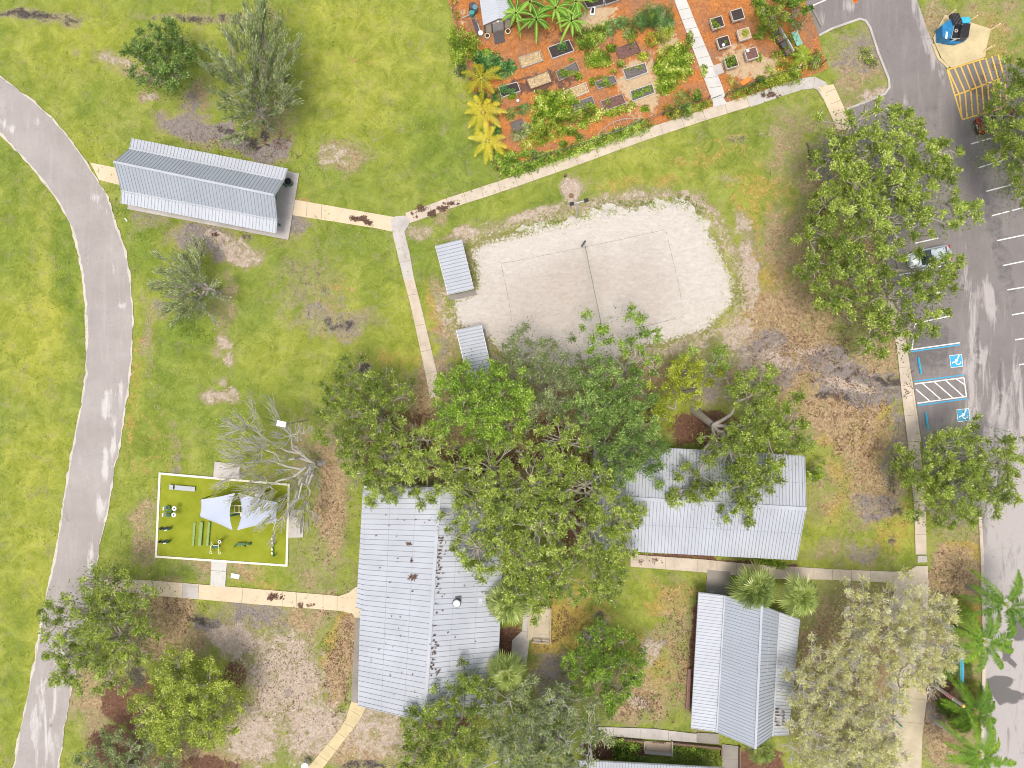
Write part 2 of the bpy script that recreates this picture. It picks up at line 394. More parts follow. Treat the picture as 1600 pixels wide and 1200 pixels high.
# foliage
g3 = lambda a, b, c, d: [(0.0, a), (0.4, b), (0.75, c), (1.0, d)]
M['oak'] = mat_leaf("oak_leaves", g3((0.045, 0.07, 0.014), (0.185, 0.265, 0.038), (0.41, 0.52, 0.075), (0.74, 0.82, 0.26)))
M['bright'] = mat_leaf("bright_green_leaves", g3((0.04, 0.08, 0.012), (0.16, 0.285, 0.03), (0.36, 0.54, 0.06), (0.68, 0.80, 0.20)))
M['dark'] = mat_leaf("dark_green_leaves", g3((0.03, 0.06, 0.015), (0.12, 0.205, 0.042), (0.26, 0.40, 0.085), (0.54, 0.67, 0.22)))
M['greyg'] = mat_leaf("grey_green_leaves", g3((0.045, 0.065, 0.02), (0.16, 0.215, 0.075), (0.33, 0.40, 0.15), (0.64, 0.70, 0.38)))
M['yelg'] = mat_leaf("yellow_green_leaves", g3((0.08, 0.10, 0.01), (0.25, 0.31, 0.02), (0.48, 0.55, 0.05), (0.76, 0.78, 0.18)))
M['pale'] = mat_leaf("pale_blossom_leaves", g3((0.14, 0.13, 0.04), (0.43, 0.42, 0.11), (0.71, 0.69, 0.27), (0.85, 0.84, 0.60)))
M['lumpy'] = mat_leaf("lime_clump_leaves", g3((0.05, 0.08, 0.01), (0.23, 0.30, 0.035), (0.47, 0.55, 0.08), (0.74, 0.80, 0.22)))
M['blueg'] = mat_leaf("blue_green_leaves", g3((0.02, 0.08, 0.02), (0.08, 0.22, 0.055), (0.17, 0.36, 0.10), (0.38, 0.58, 0.20)))
M['lime'] = mat_leaf("lime_vine_leaves", g3((0.05, 0.10, 0.006), (0.19, 0.33, 0.018), (0.44, 0.58, 0.05), (0.85, 0.84, 0.34)))
M['sabal'] = mat_leaf("fan_palm_leaves", g3((0.03, 0.055, 0.01), (0.16, 0.23, 0.04), (0.38, 0.47, 0.11), (0.78, 0.80, 0.40)))
M['royal'] = mat_leaf("feather_palm_leaves", g3((0.02, 0.065, 0.008), (0.08, 0.19, 0.02), (0.22, 0.38, 0.03), (0.52, 0.62, 0.08)))
M['gold'] = mat_leaf("golden_palm_leaves", g3((0.20, 0.19, 0.01), (0.46, 0.42, 0.02), (0.76, 0.66, 0.05), (0.85, 0.78, 0.25)))
M['banana'] = mat_leaf("banana_leaves", g3((0.044, 0.143, 0.011), (0.132, 0.308, 0.022), (0.286, 0.506, 0.055), (0.506, 0.682, 0.176)))
M['deadleaf'] = mat_leaf("fallen_leaf", g3((0.04, 0.025, 0.02), (0.12, 0.065, 0.045), (0.24, 0.13, 0.085), (0.42, 0.28, 0.17)))
M['weed'] = mat_leaf("weed_tuft", g3((0.098, 0.156, 0.020), (0.235, 0.332, 0.039), (0.430, 0.508, 0.078), (0.704, 0.704, 0.196)))

# ------------------------------------------------------------------ painted patch weights (pixel ellipses -> vertex weights)
def paint(X, Y, shapes, warp=1.0):
    """shapes: (px, py, rx, ry, degrees, weight) in photograph pixels, ground level; returns weight per vertex"""
    px = X / S + 800; py = 600 - Y / S
    wx = (fbm(px / 45 + 3, py / 45 + 9, 3) - 0.44) * 46 * warp; wy = (fbm(px / 45 + 63, py / 45 + 39, 3) - 0.44) * 46 * warp
    px = px + wx + (fbm(px / 13 + 3, py / 13 + 9, 3) - 0.44) * 22 * warp; py = py + wy + (fbm(px / 13 + 43, py / 13 + 29, 3) - 0.44) * 22 * warp
    w = np.zeros_like(px)
    for (cx, cy, rx, ry, a, s) in shapes:
        c, q = math.cos(R(a)), math.sin(R(a)); dx = px - cx; dy = py - cy
        d = np.sqrt(((dx * c + dy * q) / rx) ** 2 + ((-dx * q + dy * c) / ry) ** 2)
        t = np.clip((1.45 - d) / 1.05, 0, 1); w = np.maximum(w, s * t * t * (3 - 2 * t))
    return w
def seg_dist(px, py, pts, closed=False):
    d = np.full(px.shape, 1e9); n = len(pts)
    for i in range(n if closed else n - 1):
        a = pts[i]; b = pts[(i + 1) % n]; vx, vy = b[0] - a[0], b[1] - a[1]; L = vx * vx + vy * vy + 1e-9
        t = np.clip(((px - a[0]) * vx + (py - a[1]) * vy) / L, 0, 1)
        d = np.minimum(d, np.hypot(px - a[0] - t * vx, py - a[1] - t * vy))
    return d
def inside(px, py, pts):
    r = np.zeros(px.shape, bool); n = len(pts)
    for i in range(n):
        x0, y0 = pts[i]; x1, y1 = pts[(i + 1) % n]
        if y0 == y1: continue
        r ^= ((y0 > py) != (y1 > py)) & (px < (x1 - x0) * (py - y0) / (y1 - y0) + x0)
    return r

COURT = [(728,386),(760,373),(800,362),(850,350),(900,338),(950,325),(1000,318),(1050,317),(1085,322),(1105,345),(1120,370),(1135,400),(1150,430),(1152,470),(1140,490),(1120,510),(1100,525),(1050,538),(1000,548),(960,572),(900,580),(850,580),(800,570),(770,548),(758,532),(735,522),(715,515),(705,497),(701,475),(708,460),(735,452),(742,440)]
GARDEN = [(699,-60),(700,0),(714,45),(728,90),(745,160),(765,230),(776,262),(800,268),(860,250),(1010,200),(1112,168),(1200,142),(1292,108),(1284,75),(1276,45),(1258,0),(1254,-60)]

yellow = [(50,1010,75,220,5,.75),(60,520,60,110,0,.85),(230,60,230,60,0,.45),(570,120,170,120,0,.5),(60,720,60,70,0,.7),(90,860,25,60,10,.7),(520,30,150,30,0,.7),(330,520,40,40,0,.4),(120,260,30,60,0,.35),
          (1000,260,90,40,-20,.35),(620,480,30,80,0,.4),(1290,820,50,60,0,.4),(1400,840,30,30,0,.6),(150,1080,20,80,8,.7),(560,1000,60,30,0,.2)]
lush = [(240,330,40,50,20,.85),(860,330,50,16,-12,.9),(740,240,25,60,0,.6),(460,60,60,30,0,.4),(230,20,40,30,0,.5),(590,440,40,90,0,.45),(112,430,22,130,-6,.9),(300,520,55,50,0,.95),(225,400,30,50,0,.9),(140,165,22,40,10,.8),(665,225,60,70,0,.75),(550,370,60,40,0,.7),(470,430,50,50,0,.5),(350,640,90,60,0,.45),(20,1050,25,150,0,.7),(250,650,60,90,0,.6),(760,300,60,25,-15,.5),
        (25,350,30,110,0,.6),(860,330,80,22,-12,.8),(1100,230,90,40,-18,.35),(660,400,22,70,-15,.4),(430,975,30,30,0,.7),(1400,880,40,25,0,.6),(1180,880,20,15,0,.3),(200,800,20,60,0,.3),(600,250,60,60,0,.4),(1480,35,18,40,0,.4),(1580,130,40,60,0,.5)]
litter = [(245,1000,60,40,0,.75),(300,1010,40,25,0,.6),(110,1080,20,60,10,.5),(1230,500,80,70,0,.7),(1350,690,60,70,0,.62),(1300,640,110,60,0,.6),(1180,590,60,30,0,.6),(1210,380,22,90,0,.5),(225,520,10,60,0,.4),(350,470,20,60,0,.4),(470,960,60,30,0,.5),(1290,860,40,20,0,.4),(1255,430,45,110,0,.62),(1240,560,100,60,0,.75),(1330,640,70,60,0,.75),(1375,560,50,70,0,.6),(1240,230,45,70,0,.35),(1290,300,40,60,0,.6),(1320,420,50,90,0,.8),(520,770,30,100,0,.7),(505,880,40,60,0,.35),(760,680,210,90,0,.85),(680,600,30,50,0,.7),(950,590,180,50,0,.7),
          (265,950,55,35,0,.8),(535,1040,25,110,8,.72),(470,980,50,40,0,.35),(985,1085,70,45,0,.6),(1060,1010,35,110,0,.42),(1350,1050,160,150,0,.6),(1290,770,30,60,0,.3),(1370,740,50,90,15,.6),(1490,900,40,50,0,.8),(1480,1120,55,90,0,.75),(150,1100,30,80,0,.6),
          (1340,120,40,40,0,.5),(1310,190,25,40,20,.6),(1460,40,30,60,20,.55),(1550,40,60,60,0,.35),(535,240,35,20,0,.45),(215,110,35,20,20,.45),(230,150,20,12,0,.5),(310,150,30,30,0,.45),(230,830,25,60,0,.5),(350,885,70,22,5,.45),(1010,310,40,10,0,.3),(700,330,30,14,-30,.45),(700,500,22,60,-12,.55),(1100,1120,30,20,0,.6),(560,1170,80,40,0,.55),
          (300,1185,90,25,0,.8),(470,700,30,60,0,.4),(430,200,35,50,0,.5),(1500,840,35,30,0,.4)]
dirt = [(292,195,40,22,10,.72),(352,222,95,16,14,.82),(425,240,40,22,0,.9),(300,160,16,30,-20,.6),(520,500,70,26,5,.5),(490,465,50,16,0,.36),(330,375,70,20,12,.72),(455,345,30,25,0,.6),(1340,600,90,35,10,.8),(1290,560,50,30,0,.62),(1210,580,60,30,0,.6),(1400,700,18,90,8,.55),(1370,790,40,35,0,.62),
        (1350,865,40,22,0,.45),(870,580,110,30,0,.5),(1100,600,60,40,0,.55),(690,560,14,60,-10,.5),(400,960,60,30,0,.6),(330,985,30,20,0,.8),(925,985,30,16,-40,.8),(870,1060,50,45,30,.6),(1020,1015,18,30,0,.55),(1340,90,45,45,0,.5),(1330,230,22,40,0,.5),(1290,250,18,45,0,.6),(1400,1130,50,70,0,.45),(1460,1060,20,90,0,.6),
        (235,335,30,20,0,.4),(250,480,16,14,0,.4),(275,745,10,90,3,.35),(380,740,60,10,4,.4),(1170,420,25,60,0,.5),(1190,540,60,35,0,.6),(960,1075,30,10,20,.6),(450,470,12,10,0,.4),(1500,810,30,22,0,.6),(120,80,14,14,0,.3)]
sand_w = [(362,380,40,14,18,.6),(380,400,26,10,10,.75),(335,372,20,8,12,.45),(352,535,12,14,0,.62),(358,560,10,16,0,.6),(340,552,8,8,0,.5),(352,600,9,9,0,.5),(340,622,22,10,10,.6),(362,625,12,12,0,.52),(330,612,8,5,0,.5),(395,395,22,14,0,.5),(520,238,24,14,0,.5),(445,1060,70,80,0,.7),(365,1000,42,26,0,.9),(590,1145,75,45,0,.6),(490,1140,55,55,0,.7),(395,1150,40,55,0,.7),(1172,430,14,60,-8,.85),(1160,350,16,30,-10,.55),(895,300,20,20,0,.8),(830,338,60,10,-12,.72),(740,366,60,9,-10,.7),(1090,325,40,14,20,.6),
          (1370,150,28,12,-20,.85),(1018,1018,16,26,0,.6),(185,90,34,10,20,.5),(232,152,16,8,0,.6),(1190,560,60,25,0,.55),(1060,308,40,8,0,.5),(1155,520,35,22,-30,.7),(995,1098,22,8,20,.7),(1310,570,20,16,0,.3),(1200,205,22,8,0,.3),(655,360,20,14,0,.5),(1145,280,16,8,0,.4),(320,1150,30,40,0,.5),(1335,605,50,9,8,.8),(1255,545,40,10,0,.5)]
mulch_w = [(205,1095,55,45,0,.95),(180,1170,50,40,0,.9),(365,1055,22,26,0,.9),(860,690,45,40,0,.95),(905,790,60,90,0,.85),(1100,670,60,30,0,.95),(1085,1025,7,110,3,.95),(960,1172,60,16,0,.95),(800,1005,22,30,0,.9),(1185,1190,45,22,0,.95),(700,560,20,60,0,.3),(620,700,60,40,0,.8),(740,720,120,25,0,.8),(1180,882,80,7,3,.9),(1060,872,70,7,3,.9),(560,1035,4,80,3,.9),
           (330,1195,60,14,0,.8),(620,655,60,20,0,.6),(1290,330,30,30,0,.5),(985,645,60,20,0,.8),(1470,1060,30,60,0,.6),(440,220,22,25,0,.45),(700,1120,60,30,0,.6)]
soil_w = [(45,20,85,8,3,.6),(110,30,18,12,30,.5),(330,28,130,8,2,.45),(390,370,10,10,0,.45),(350,985,60,8,15,.55),(310,965,26,10,0,.5),(415,210,12,8,0,.85),(395,228,10,6,0,.6),(1400,800,14,9,0,.6),(1395,740,8,45,8,.6),(210,1060,20,20,0,.7),(530,505,45,16,0,.42),(935,965,14,8,-30,.5),(570,575,14,8,0,.8),(1300,620,50,8,8,.6),(1270,240,6,26,0,.7),(580,1195,60,10,0,.6),(340,350,10,5,0,.7),(1385,595,40,10,5,.6),(380,215,60,5,14,.6),(700,460,4,30,0,.3),
          (480,440,60,60,0,.28),(1150,220,20,8,0,.4),(1398,845,8,12,0,.5),(890,1050,25,12,0,.5)]
gold_w = [(1110,240,90,30,-18,.42),(1180,300,50,60,0,.5),(1200,470,70,90,0,.62),(1340,720,70,90,0,.5),(1290,600,110,70,0,.55),(620,560,60,30,0,.4),(240,700,60,60,0,.3),(520,470,60,60,0,.32),(400,900,60,40,0,.4),(150,330,10,60,0,.5),(205,620,14,120,5,.45),(560,80,60,40,0,.3),(1400,820,40,60,0,.5),(450,330,40,20,0,.4),(1000,290,90,20,-10,.4),(900,950,80,40,0,.5),(1370,640,40,30,0,.75),(1360,690,35,50,0,.7),(1310,690,40,30,0,.6),(1300,540,30,20,0,.5),(1230,430,25,60,0,.45),(885,975,60,38,20,.85),(850,1020,25,30,0,.8),(1010,1050,80,70,0,.5),(1050,940,50,40,0,.5),(530,1010,25,80,0,.62),(1500,870,35,25,0,.75),(1530,960,22,50,0,.7),(590,250,20,20,0,.2),(1545,60,55,60,0,.5),(1270,480,50,60,0,.55),(1220,300,40,70,0,.4),
          (680,480,12,50,-10,.6),(480,1090,14,50,10,.5),(270,930,60,20,0,.5),(1440,1150,30,40,0,.4),(1320,780,40,60,0,.45),(520,820,30,60,0,.4),(1090,530,50,10,-30,.5),(1130,500,14,40,20,.5),(1180,380,8,50,-10,.5),(130,310,5,5,0,.1)]

def axis(lo, hi, step, far):
    a = list(np.arange(lo, hi + step, step)); s = step
    left = []; right = []
    x = a[0]; y = a[-1]
    while y < far: s *= 1.35; x -= s; y += s; left.append(x); right.append(y)
    return np.array(left[::-1] + a + right)
gx = axis(-62, 62, 0.34, 700); gy = axis(-47, 47, 0.34, 700)
GX, GY = np.meshgrid(gx, gy); X = GX.ravel(); Y = GY.ravel()
nx, ny = len(gx), len(gy)
ii = (np.arange(ny - 1)[:, None] * nx + np.arange(nx - 1)[None, :]).ravel()
F = np.stack([ii, ii + 1, ii + 1 + nx, ii + nx], 1)
Z = (fbm(X / 1.3, Y / 1.3, 3) - 0.44) * 0.05 - 0.035
ppx = X / S + 800; ppy = 600 - Y / S
dc = seg_dist(ppx, ppy, COURT, True); wc = np.where(inside(ppx, ppy, COURT), 1.0, np.clip(1 - dc / 34, 0, 1) ** 1.2 * 0.9)
c1 = np.stack([paint(X, Y, yellow), paint(X, Y, lush), paint(X, Y, litter), paint(X, Y, dirt)], 1)
c2 = np.stack([np.maximum(paint(X, Y, sand_w, .6), wc), paint(X, Y, mulch_w, .35), paint(X, Y, soil_w, .4), paint(X, Y, gold_w)], 1)
g = np_mesh("ground", np.stack([X, Y, Z], 1), F, M['ground'], col={"Col": c1, "Col2": c2}, smooth=True)
tag(g, kind="structure")

# ------------------------------------------------------------------ sheets with painted patches
def ragged(pts, step=0.5, amp=0.12, closed=True, seed=0):
    """px outline -> metres, resampled with a rough edge"""
    q = [P(x, y) for x, y in pts]; out = []; n = len(q)
    for i in range(n if closed else n - 1):
        a = q[i]; b = q[(i + 1) % n]; d = (b - a); L = d.length; k = max(1, int(L / step)); nrm = Vector((-d.y, d.x, 0)).normalized()
        for j in range(k):
            p = a + d * (j / k); o = (float(fbm(np.array([p.x * 0.9 + seed]), np.array([p.y * 0.9]), 4)[0]) - 0.46) * 4 * amp
            o = max(-amp * 1.6, min(amp * 1.6, o)) + random.uniform(-.25, .25) * amp
            out.append(p + nrm * o)
    return out

def sheet(name, outline, z, mat, step=0.8, painters=(), warp=0.5, disp=0.0, kind="structure", bottom=None, zfun=None):
    pts = [Vector((p.x, p.y)) for p in outline]; n = len(pts)
    arr = np.array([(p.x, p.y) for p in pts])
    xs = np.arange(arr[:, 0].min(), arr[:, 0].max(), step); ys = np.arange(arr[:, 1].min(), arr[:, 1].max(), step)
    A, B = np.meshgrid(xs, ys); A = A.ravel() + rng.uniform(-.1, .1, A.size) * step; B = B.ravel() + rng.uniform(-.1, .1, B.size) * step
    poly = [tuple(v) for v in arr]
    ok = inside(A, B, poly) & (seg_dist(A, B, poly, True) > step * 0.35)
    verts = pts + [Vector((a, b)) for a, b in zip(A[ok], B[ok])]
    vo, ed, fc, *_ = geometry.delaunay_2d_cdt(verts, [(i, (i + 1) % n) for i in range(n)], [list(range(n))], 1, 1e-5)
    V = np.array([(v.x, v.y) for v in vo]); T = np.array([f for f in fc if len(f) == 3])
    zz = np.full(len(V), z)
    if zfun is not None: zz = zz + zfun(V[:, 0], V[:, 1])
    cols = np.zeros((len(V), 4), np.float32)
    for i, sh in enumerate(painters): cols[:, i] = paint(V[:, 0], V[:, 1], sh, warp) if not callable(sh) else sh(V[:, 0], V[:, 1])
    o = np_mesh(name, np.column_stack([V, zz]), T, mat, col=cols)
    return tag(o, kind=kind) if kind else o

# running path
PL = [(-60,165),(0,207),(30,236),(60,271),(85,302),(102,332),(115,357),(124,395),(131,430),(136,480),(138,520),(137,560),(134,600),(127,640),(119,680),(110,730),(101,780),(94,830),(88,870),(78,910),(68,960),(56,1030),(42,1100),(28,1170),(20,1210),(5,1290)]
PR = [(-60,85),(0,120),(40,150),(80,186),(110,220),(135,255),(152,283),(166,305),(176,335),(182,358),(190,378),(198,410),(203,450),(206,485),(206,520),(204,560),(200,600),(195,640),(187,690),(179,730),(170,780),(160,830),(150,880),(142,930),(130,990),(113,1065),(101,1130),(91,1200),(80,1290)]
sheet("path_edge", ragged([(x - 3, y + 1) for x, y in PL] + [(x + 2, y - 1) for x, y in PR[::-1]], 0.35, 0.13, seed=5), 0.018, M['shoulder'])
sheet("running_path", ragged(PL + PR[::-1], 0.35, 0.12), 0.024, M['track'], 0.8, [
    [(172,400,5,12,0,.75),(174,450,3,40,3,.7),(190,480,7,7,0,.65),(196,560,4,60,3,.6),(166,620,3,50,4,.7),(182,640,7,60,8,.62),(168,720,7,60,10,.68),(155,800,5,60,10,.66),(144,870,5,50,10,.62),(150,310,8,10,0,.5),(160,335,8,8,0,.7),(135,285,14,6,50,.5),(60,190,14,6,45,.4),(90,1080,8,80,10,.5),(60,1120,10,80,12,.45),(100,1000,8,50,10,.45),(10,200,14,8,40,.7),(75,1170,10,40,12,.5)],
    [(60,210,40,6,45,.3)], [(75,1150,10,40,8,.2)]], warp=0.25)

# car park and road
AS = [(1254,-80),(1258,0),(1264,22),(1272,44),(1279,58),(1300,46),(1343,31),(1354,36),(1362,50),(1375,90),(1389,125),(1390,136),(1383,146),(1322,170),(1326,182),(1330,200),(1352,290),(1376,380),(1398,460),(1414,520),(1421,560),(1430,620),(1440,690),(1450,740),(1490,790),(1529,803),(1533,870),(1534,930),(1536,1010),(1535,1060),(1533,1130),(1532,1290),(1800,1290),(1800,600),(1720,420),(1640,150),(1600,110),(1555,88),(1480,110),(1466,92),(1458,70),(1448,45),(1433,0),(1425,-80)]
sheet("road", ragged(AS, 1.2, 0.03), 0.012, M['asphalt'], 0.8, [
    [(1452,60,12,70,-20,.8),(1440,20,10,60,-18,.7),(1480,260,8,60,-10,.2),(1545,470,10,40,-6,.7),(1548,620,12,110,-3,.55),(1590,1000,80,420,0,.85),(1570,740,40,160,0,.6),(1520,500,14,130,-5,.5),(1520,620,10,80,-4,.65),(1590,700,40,160,0,.6),(1395,130,8,10,0,.5),(1328,10,14,12,0,.5),(1290,28,14,10,0,.4),(1500,580,14,14,0,.4),(1410,155,16,8,0,.4),(1560,850,40,80,0,.7)],
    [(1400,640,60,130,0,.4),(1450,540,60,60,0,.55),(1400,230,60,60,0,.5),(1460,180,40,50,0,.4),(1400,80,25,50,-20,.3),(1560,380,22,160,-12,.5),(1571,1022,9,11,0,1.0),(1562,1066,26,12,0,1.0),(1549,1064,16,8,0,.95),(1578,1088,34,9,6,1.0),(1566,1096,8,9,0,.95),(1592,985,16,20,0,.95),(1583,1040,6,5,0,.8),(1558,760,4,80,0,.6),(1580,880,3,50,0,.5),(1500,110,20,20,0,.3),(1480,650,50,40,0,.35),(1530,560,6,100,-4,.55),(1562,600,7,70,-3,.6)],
    [(1540,140,30,20,0,.6),(1560,105,30,8,-10,.7)]], warp=0.12)

def kerb(name, pts, w=0.16, h=0.13, mat='conc', shift=0):
    q = [P(x, y) for x, y in pts]; mb = MB()
    L = []; Rr = []
    for i, p in enumerate(q):
        a = q[max(0, i - 1)]; b = q[min(len(q) - 1, i + 1)]; d = (b - a).normalized(); nn = Vector((-d.y, d.x, 0)) * w / 2
        L.append(p + nn); Rr.append(p - nn)
    for i in range(len(q) - 1):
        lo = [Rr[i], Rr[i + 1], L[i + 1], L[i]]; mb.slab([Vector((p.x, p.y, h)) for p in lo], h + 0.05)
    return tag(mb.build(name, M[mat]), kind="structure")
kerb("kerb", [(1279,56),(1300,45),(1343,30),(1352,33),(1359,44),(1372,84),(1388,124),(1389,137),(1382,147),(1352,160),(1322,171)], 0.24)
kerb("kerb", [(1530,803),(1534,870),(1535,930),(1537,1010),(1536,1060),(1534,1130),(1533,1290)], 0.35, mat='tan2')
kerb("kerb", [(1420,575),(1427,620),(1437,690)], 0.18, mat='tan2')
kerb("kerb", [(1457,70),(1466,92),(1481,106)], 0.3, mat='yconc')

# painted markings
def mark(name, segs, w, mat, z, label=None):
    mb = MB()
    for i, (x0, y0, x1, y1) in enumerate(segs):
        a = P(x0, y0); b = P(x1, y1); d = (b - a).normalized(); nn = Vector((-d.y, d.x, 0)) * w / 2; zz = z + 0.0012 * (i % 3)
        mb.add([(p.x, p.y, zz) for p in (a - nn, b - nn, b + nn, a + nn)], [(0, 1, 2, 3)])
    return tag(mb.build(name, M[mat]), kind="structure")
mark("parking_lines", [(1262,12,1290,0),(1337,207,1355,200),(1353,262,1372,256),(1368,318,1395,309),(1412,345,1456,331),(1430,380,1466,372),(1405,430,1478,414),(1425,466,1471,456),(1422,507,1488,493),(1517,225,1548,216),(1529,262,1566,251),(1541,299,1582,288),(1550,337,1620,319),(1558,376,1625,362),(1567,415,1630,402),(1574,453,1640,442),(1581,492,1650,480),(1586,531,1650,521),(1592,570,1650,560),(1430,505,1425,545)], 0.13, 'wornwhite', 0.017)
mark("parking_lines", [(1422,546.5,1500,535.5),(1429,600,1506,590),(1433,630,1510,619.5),(1506,590,1510,620),(1431,608,1453,627),(1441,599,1471,625),(1459,596,1489,622),(1477,594,1506,620),(1494,592,1507,601)], 0.13, 'wornwhite', 0.017)
mark("accessible_bay_lines", [(1423,549.5,1500,538.5),(1428,596,1505,586),(1434,633.5,1511,622.8)], 0.14, 'bluepaint', 0.021)
ys = [(1480,109,1503,186),(1480,109,1538,91.5),(1493,149,1563,123),(1503,187,1572,167)]
for i in range(9):
    t = i / 8.5; x0 = 1482 + 58 * i / 6.0; y0 = 109 - 18 * i / 6.0
    xm = 1499 + 8.8 * i; ym = 147.5 - 3.1 * i
    ys.append((x0 - 0.5 if x0 < 1538 else x0, y0, xm, ym))
    ys.append((xm, ym, 1502 + 8.9 * i + (0 if i else 1), 185 - 2.3 * i))
mark("striped_no_parking_area", ys, 0.16, 'yellow', 0.017)

# wheelchair symbols
def access_sign(cx, cy, rot):
    c = P(cx, cy); E = lambda x, y, z: Vector((c.x + x * math.cos(rot) - y * math.sin(rot), c.y + x * math.sin(rot) + y * math.cos(rot), z))
    mb = MB(); s_ = 0.68
    mb.add([E(-s_, -s_, .018), E(s_, -s_, .018), E(s_, s_, .018), E(-s_, s_, .018)], [(0, 1, 2, 3)], 0)
    def st(a, b, w, z=.022):
        d = Vector((b[0] - a[0], b[1] - a[1])).normalized() * w / 2; n_ = (-d.y, d.x)
        mb.add([E(a[0] - n_[0], a[1] - n_[1], z), E(b[0] - n_[0], b[1] - n_[1], z), E(b[0] + n_[0], b[1] + n_[1], z), E(a[0] + n_[0], a[1] + n_[1], z)], [(0, 1, 2, 3)], 1)
    q = .66
    for a, b in (((-q, -q), (q, -q)), ((q, -q), (q, q)), ((q, q), (-q, q)), ((-q, q), (-q, -q))): st(a, b, .05, .0205)
    # figure lies with its head towards the top of the picture's right, feet to the left
    for i in range(14):
        t0 = R(110 + i * 17.5); t1 = R(110 + (i + 1) * 17.5 + 3); r = .29; st((.20 + r * math.cos(t0) , -.10 + r * math.sin(t0)), (.20 + r * math.cos(t1), -.10 + r * math.sin(t1)), .10, .022 + .0006 * (i % 2))
    st((.24, .40), (.10, -.02), .12, .024); st((.12, -.02), (-.28, -.08), .12, .0255); st((-.25, -.06), (-.50, -.20), .11, .027); st((.18, .2), (-.10, .14), .09, .0285)
    mb.add([E(.30 + .11 * math.cos(k * PI / 5), .50 + .11 * math.sin(k * PI / 5), .030) for k in range(10)], [tuple(range(10))], 1)
    return tag(mb.build("accessible_bay_symbol", [M['bluepaint'], M['white']]), kind="structure")
access_sign(1494, 564, R(6)); access_sign(1505, 648.5, R(6))

# concrete walks: prisms with joints; each at a height of its own
_z = [0.030]
def walk(name, poly, mat, joints=(), thick=0.06):
    z = _z[0]; _z[0] += 0.0042
    mb = MB(); mb.prism([P(x, y) for x, y in poly], z - thick, z)
    for (x0, y0, x1, y1) in joints:
        a = P(x0, y0); b = P(x1, y1); d = (b - a).normalized(); nn = Vector((-d.y, d.x, 0)) * 0.022
        mb.add([(p.x, p.y, z + 0.0015) for p in (a - nn, b - nn, b + nn, a + nn)], [(0, 1, 2, 3)], 1)
    return tag(mb.build(name, [M[mat], M['joint']]), kind="structure")
def strip(name, pts, w, mat, every=2.0, thick=0.06, jit=0.02):
    """walk along a centre line given in pixels, w pixels wide"""
    q = [P(x, y) for x, y in pts]; w = w * S; L = []; Rr = []; js = []
    fine = []
    for i in range(len(q) - 1):
        k = max(1, int((q[i + 1] - q[i]).length / 0.8))
        for j in range(k): fine.append(q[i] + (q[i + 1] - q[i]) * (j / k))
    fine.append(q[-1]); acc = 0
    for i, p in enumerate(fine):
        a = fine[max(0, i - 1)]; b = fine[min(len(fine) - 1, i + 1)]; d = (b - a).normalized(); nn = Vector((-d.y, d.x, 0)) * w / 2
        o = random.uniform(-jit, jit)
        L.append(p + nn * (1 + o)); Rr.append(p - nn * (1 + o))
        if i: acc += (p - fine[i - 1]).length
        if acc > every: acc = 0; js.append((p + nn * .99, p - nn * .99))
    z = _z[0]; _z[0] += 0.0042; mb = MB()
    mb.prism(Rr + L[::-1], z - thick, z)
    for a, b in js:
        d = (b - a).normalized(); nn = Vector((-d.y, d.x, 0)) * 0.02
        mb.add([(p.x, p.y, z + 0.0015) for p in (a - nn, b - nn, b + nn, a + nn)], [(0, 1, 2, 3)], 1)
    return tag(mb.build(name, [M[mat], M['joint']]), kind="structure")
walk("walkway", [(141,254),(190,264),(190,290),(155,281)], 'tan')
walk("walkway", [(455,311),(615,339),(612,362),(590,357),(455,336)], 'tan', [(480,316,479,338),(503,320,502,342)])
strip("walkway", [(636,341),(660,333),(700,318),(740,305),(780,292),(820,278),(900,250),(1000,213),(1100,180),(1180,155)], 17, 'tan2', 1.8)
strip("walkway", [(1170,159),(1215,143),(1250,132),(1272,129),(1284,135),(1293,150)], 18, 'conc', 3)
walk("walkway", [(1278,136),(1302,132),(1330,193),(1330,205),(1308,202)], 'tan', [(1290,145,1306,139),(1297,163,1313,157),(1303,180,1319,174)])
walk("walkway", [(610,343),(618,338),(634,337),(641,345),(638,353),(632,362),(640,395),(647,436),(631,438),(622,400),(614,368)], 'conc', [(625,410,641,407)])
walk("walkway", [(631,437),(647,435),(656,470),(668,520),(682,580),(691,618),(672,622),(665,585),(650,515),(640,470)], 'tan2', [(637,462,653,459),(648,510,665,506),(657,550,675,546),(664,585,681,580)])
walk("walkway", [(150,903),(240,907),(400,920),(530,931),(545,926),(556,917),(570,916),(570,967),(557,967),(550,958),(530,954),(400,944),(230,929),(160,921)], 'tan', [(286,911,285,934),(311,913,310,936),(442,923,441,946),(505,929,505,952),(527,931,527,953),(464,925,463,948),(380,918,378,942)])
walk("walkway", [(286,911.5),(310.5,913.5),(310,935.6),(285.3,933.6)], 'conc', thick=0.02)
walk("fitness_walk", [(331,873),(355,875),(352,917),(329,914.5)], 'wconc', [(330,891,354,893)])
walk("side_walk", [(556,965),(569,965),(558,1104),(548,1104)], 'dconc', [(551,1050,560,1050),(550,1075,559,1075)])
walk("walkway", [(549,1096),(573,1102),(562,1125),(548,1143),(506,1198),(490,1215),(470,1212),(497,1180),(530,1140),(541,1122)], 'yconc', [(549,1110,563,1118),(539,1130,553,1137),(526,1143,541,1153),(512,1163,526,1173),(499,1180,514,1190)])
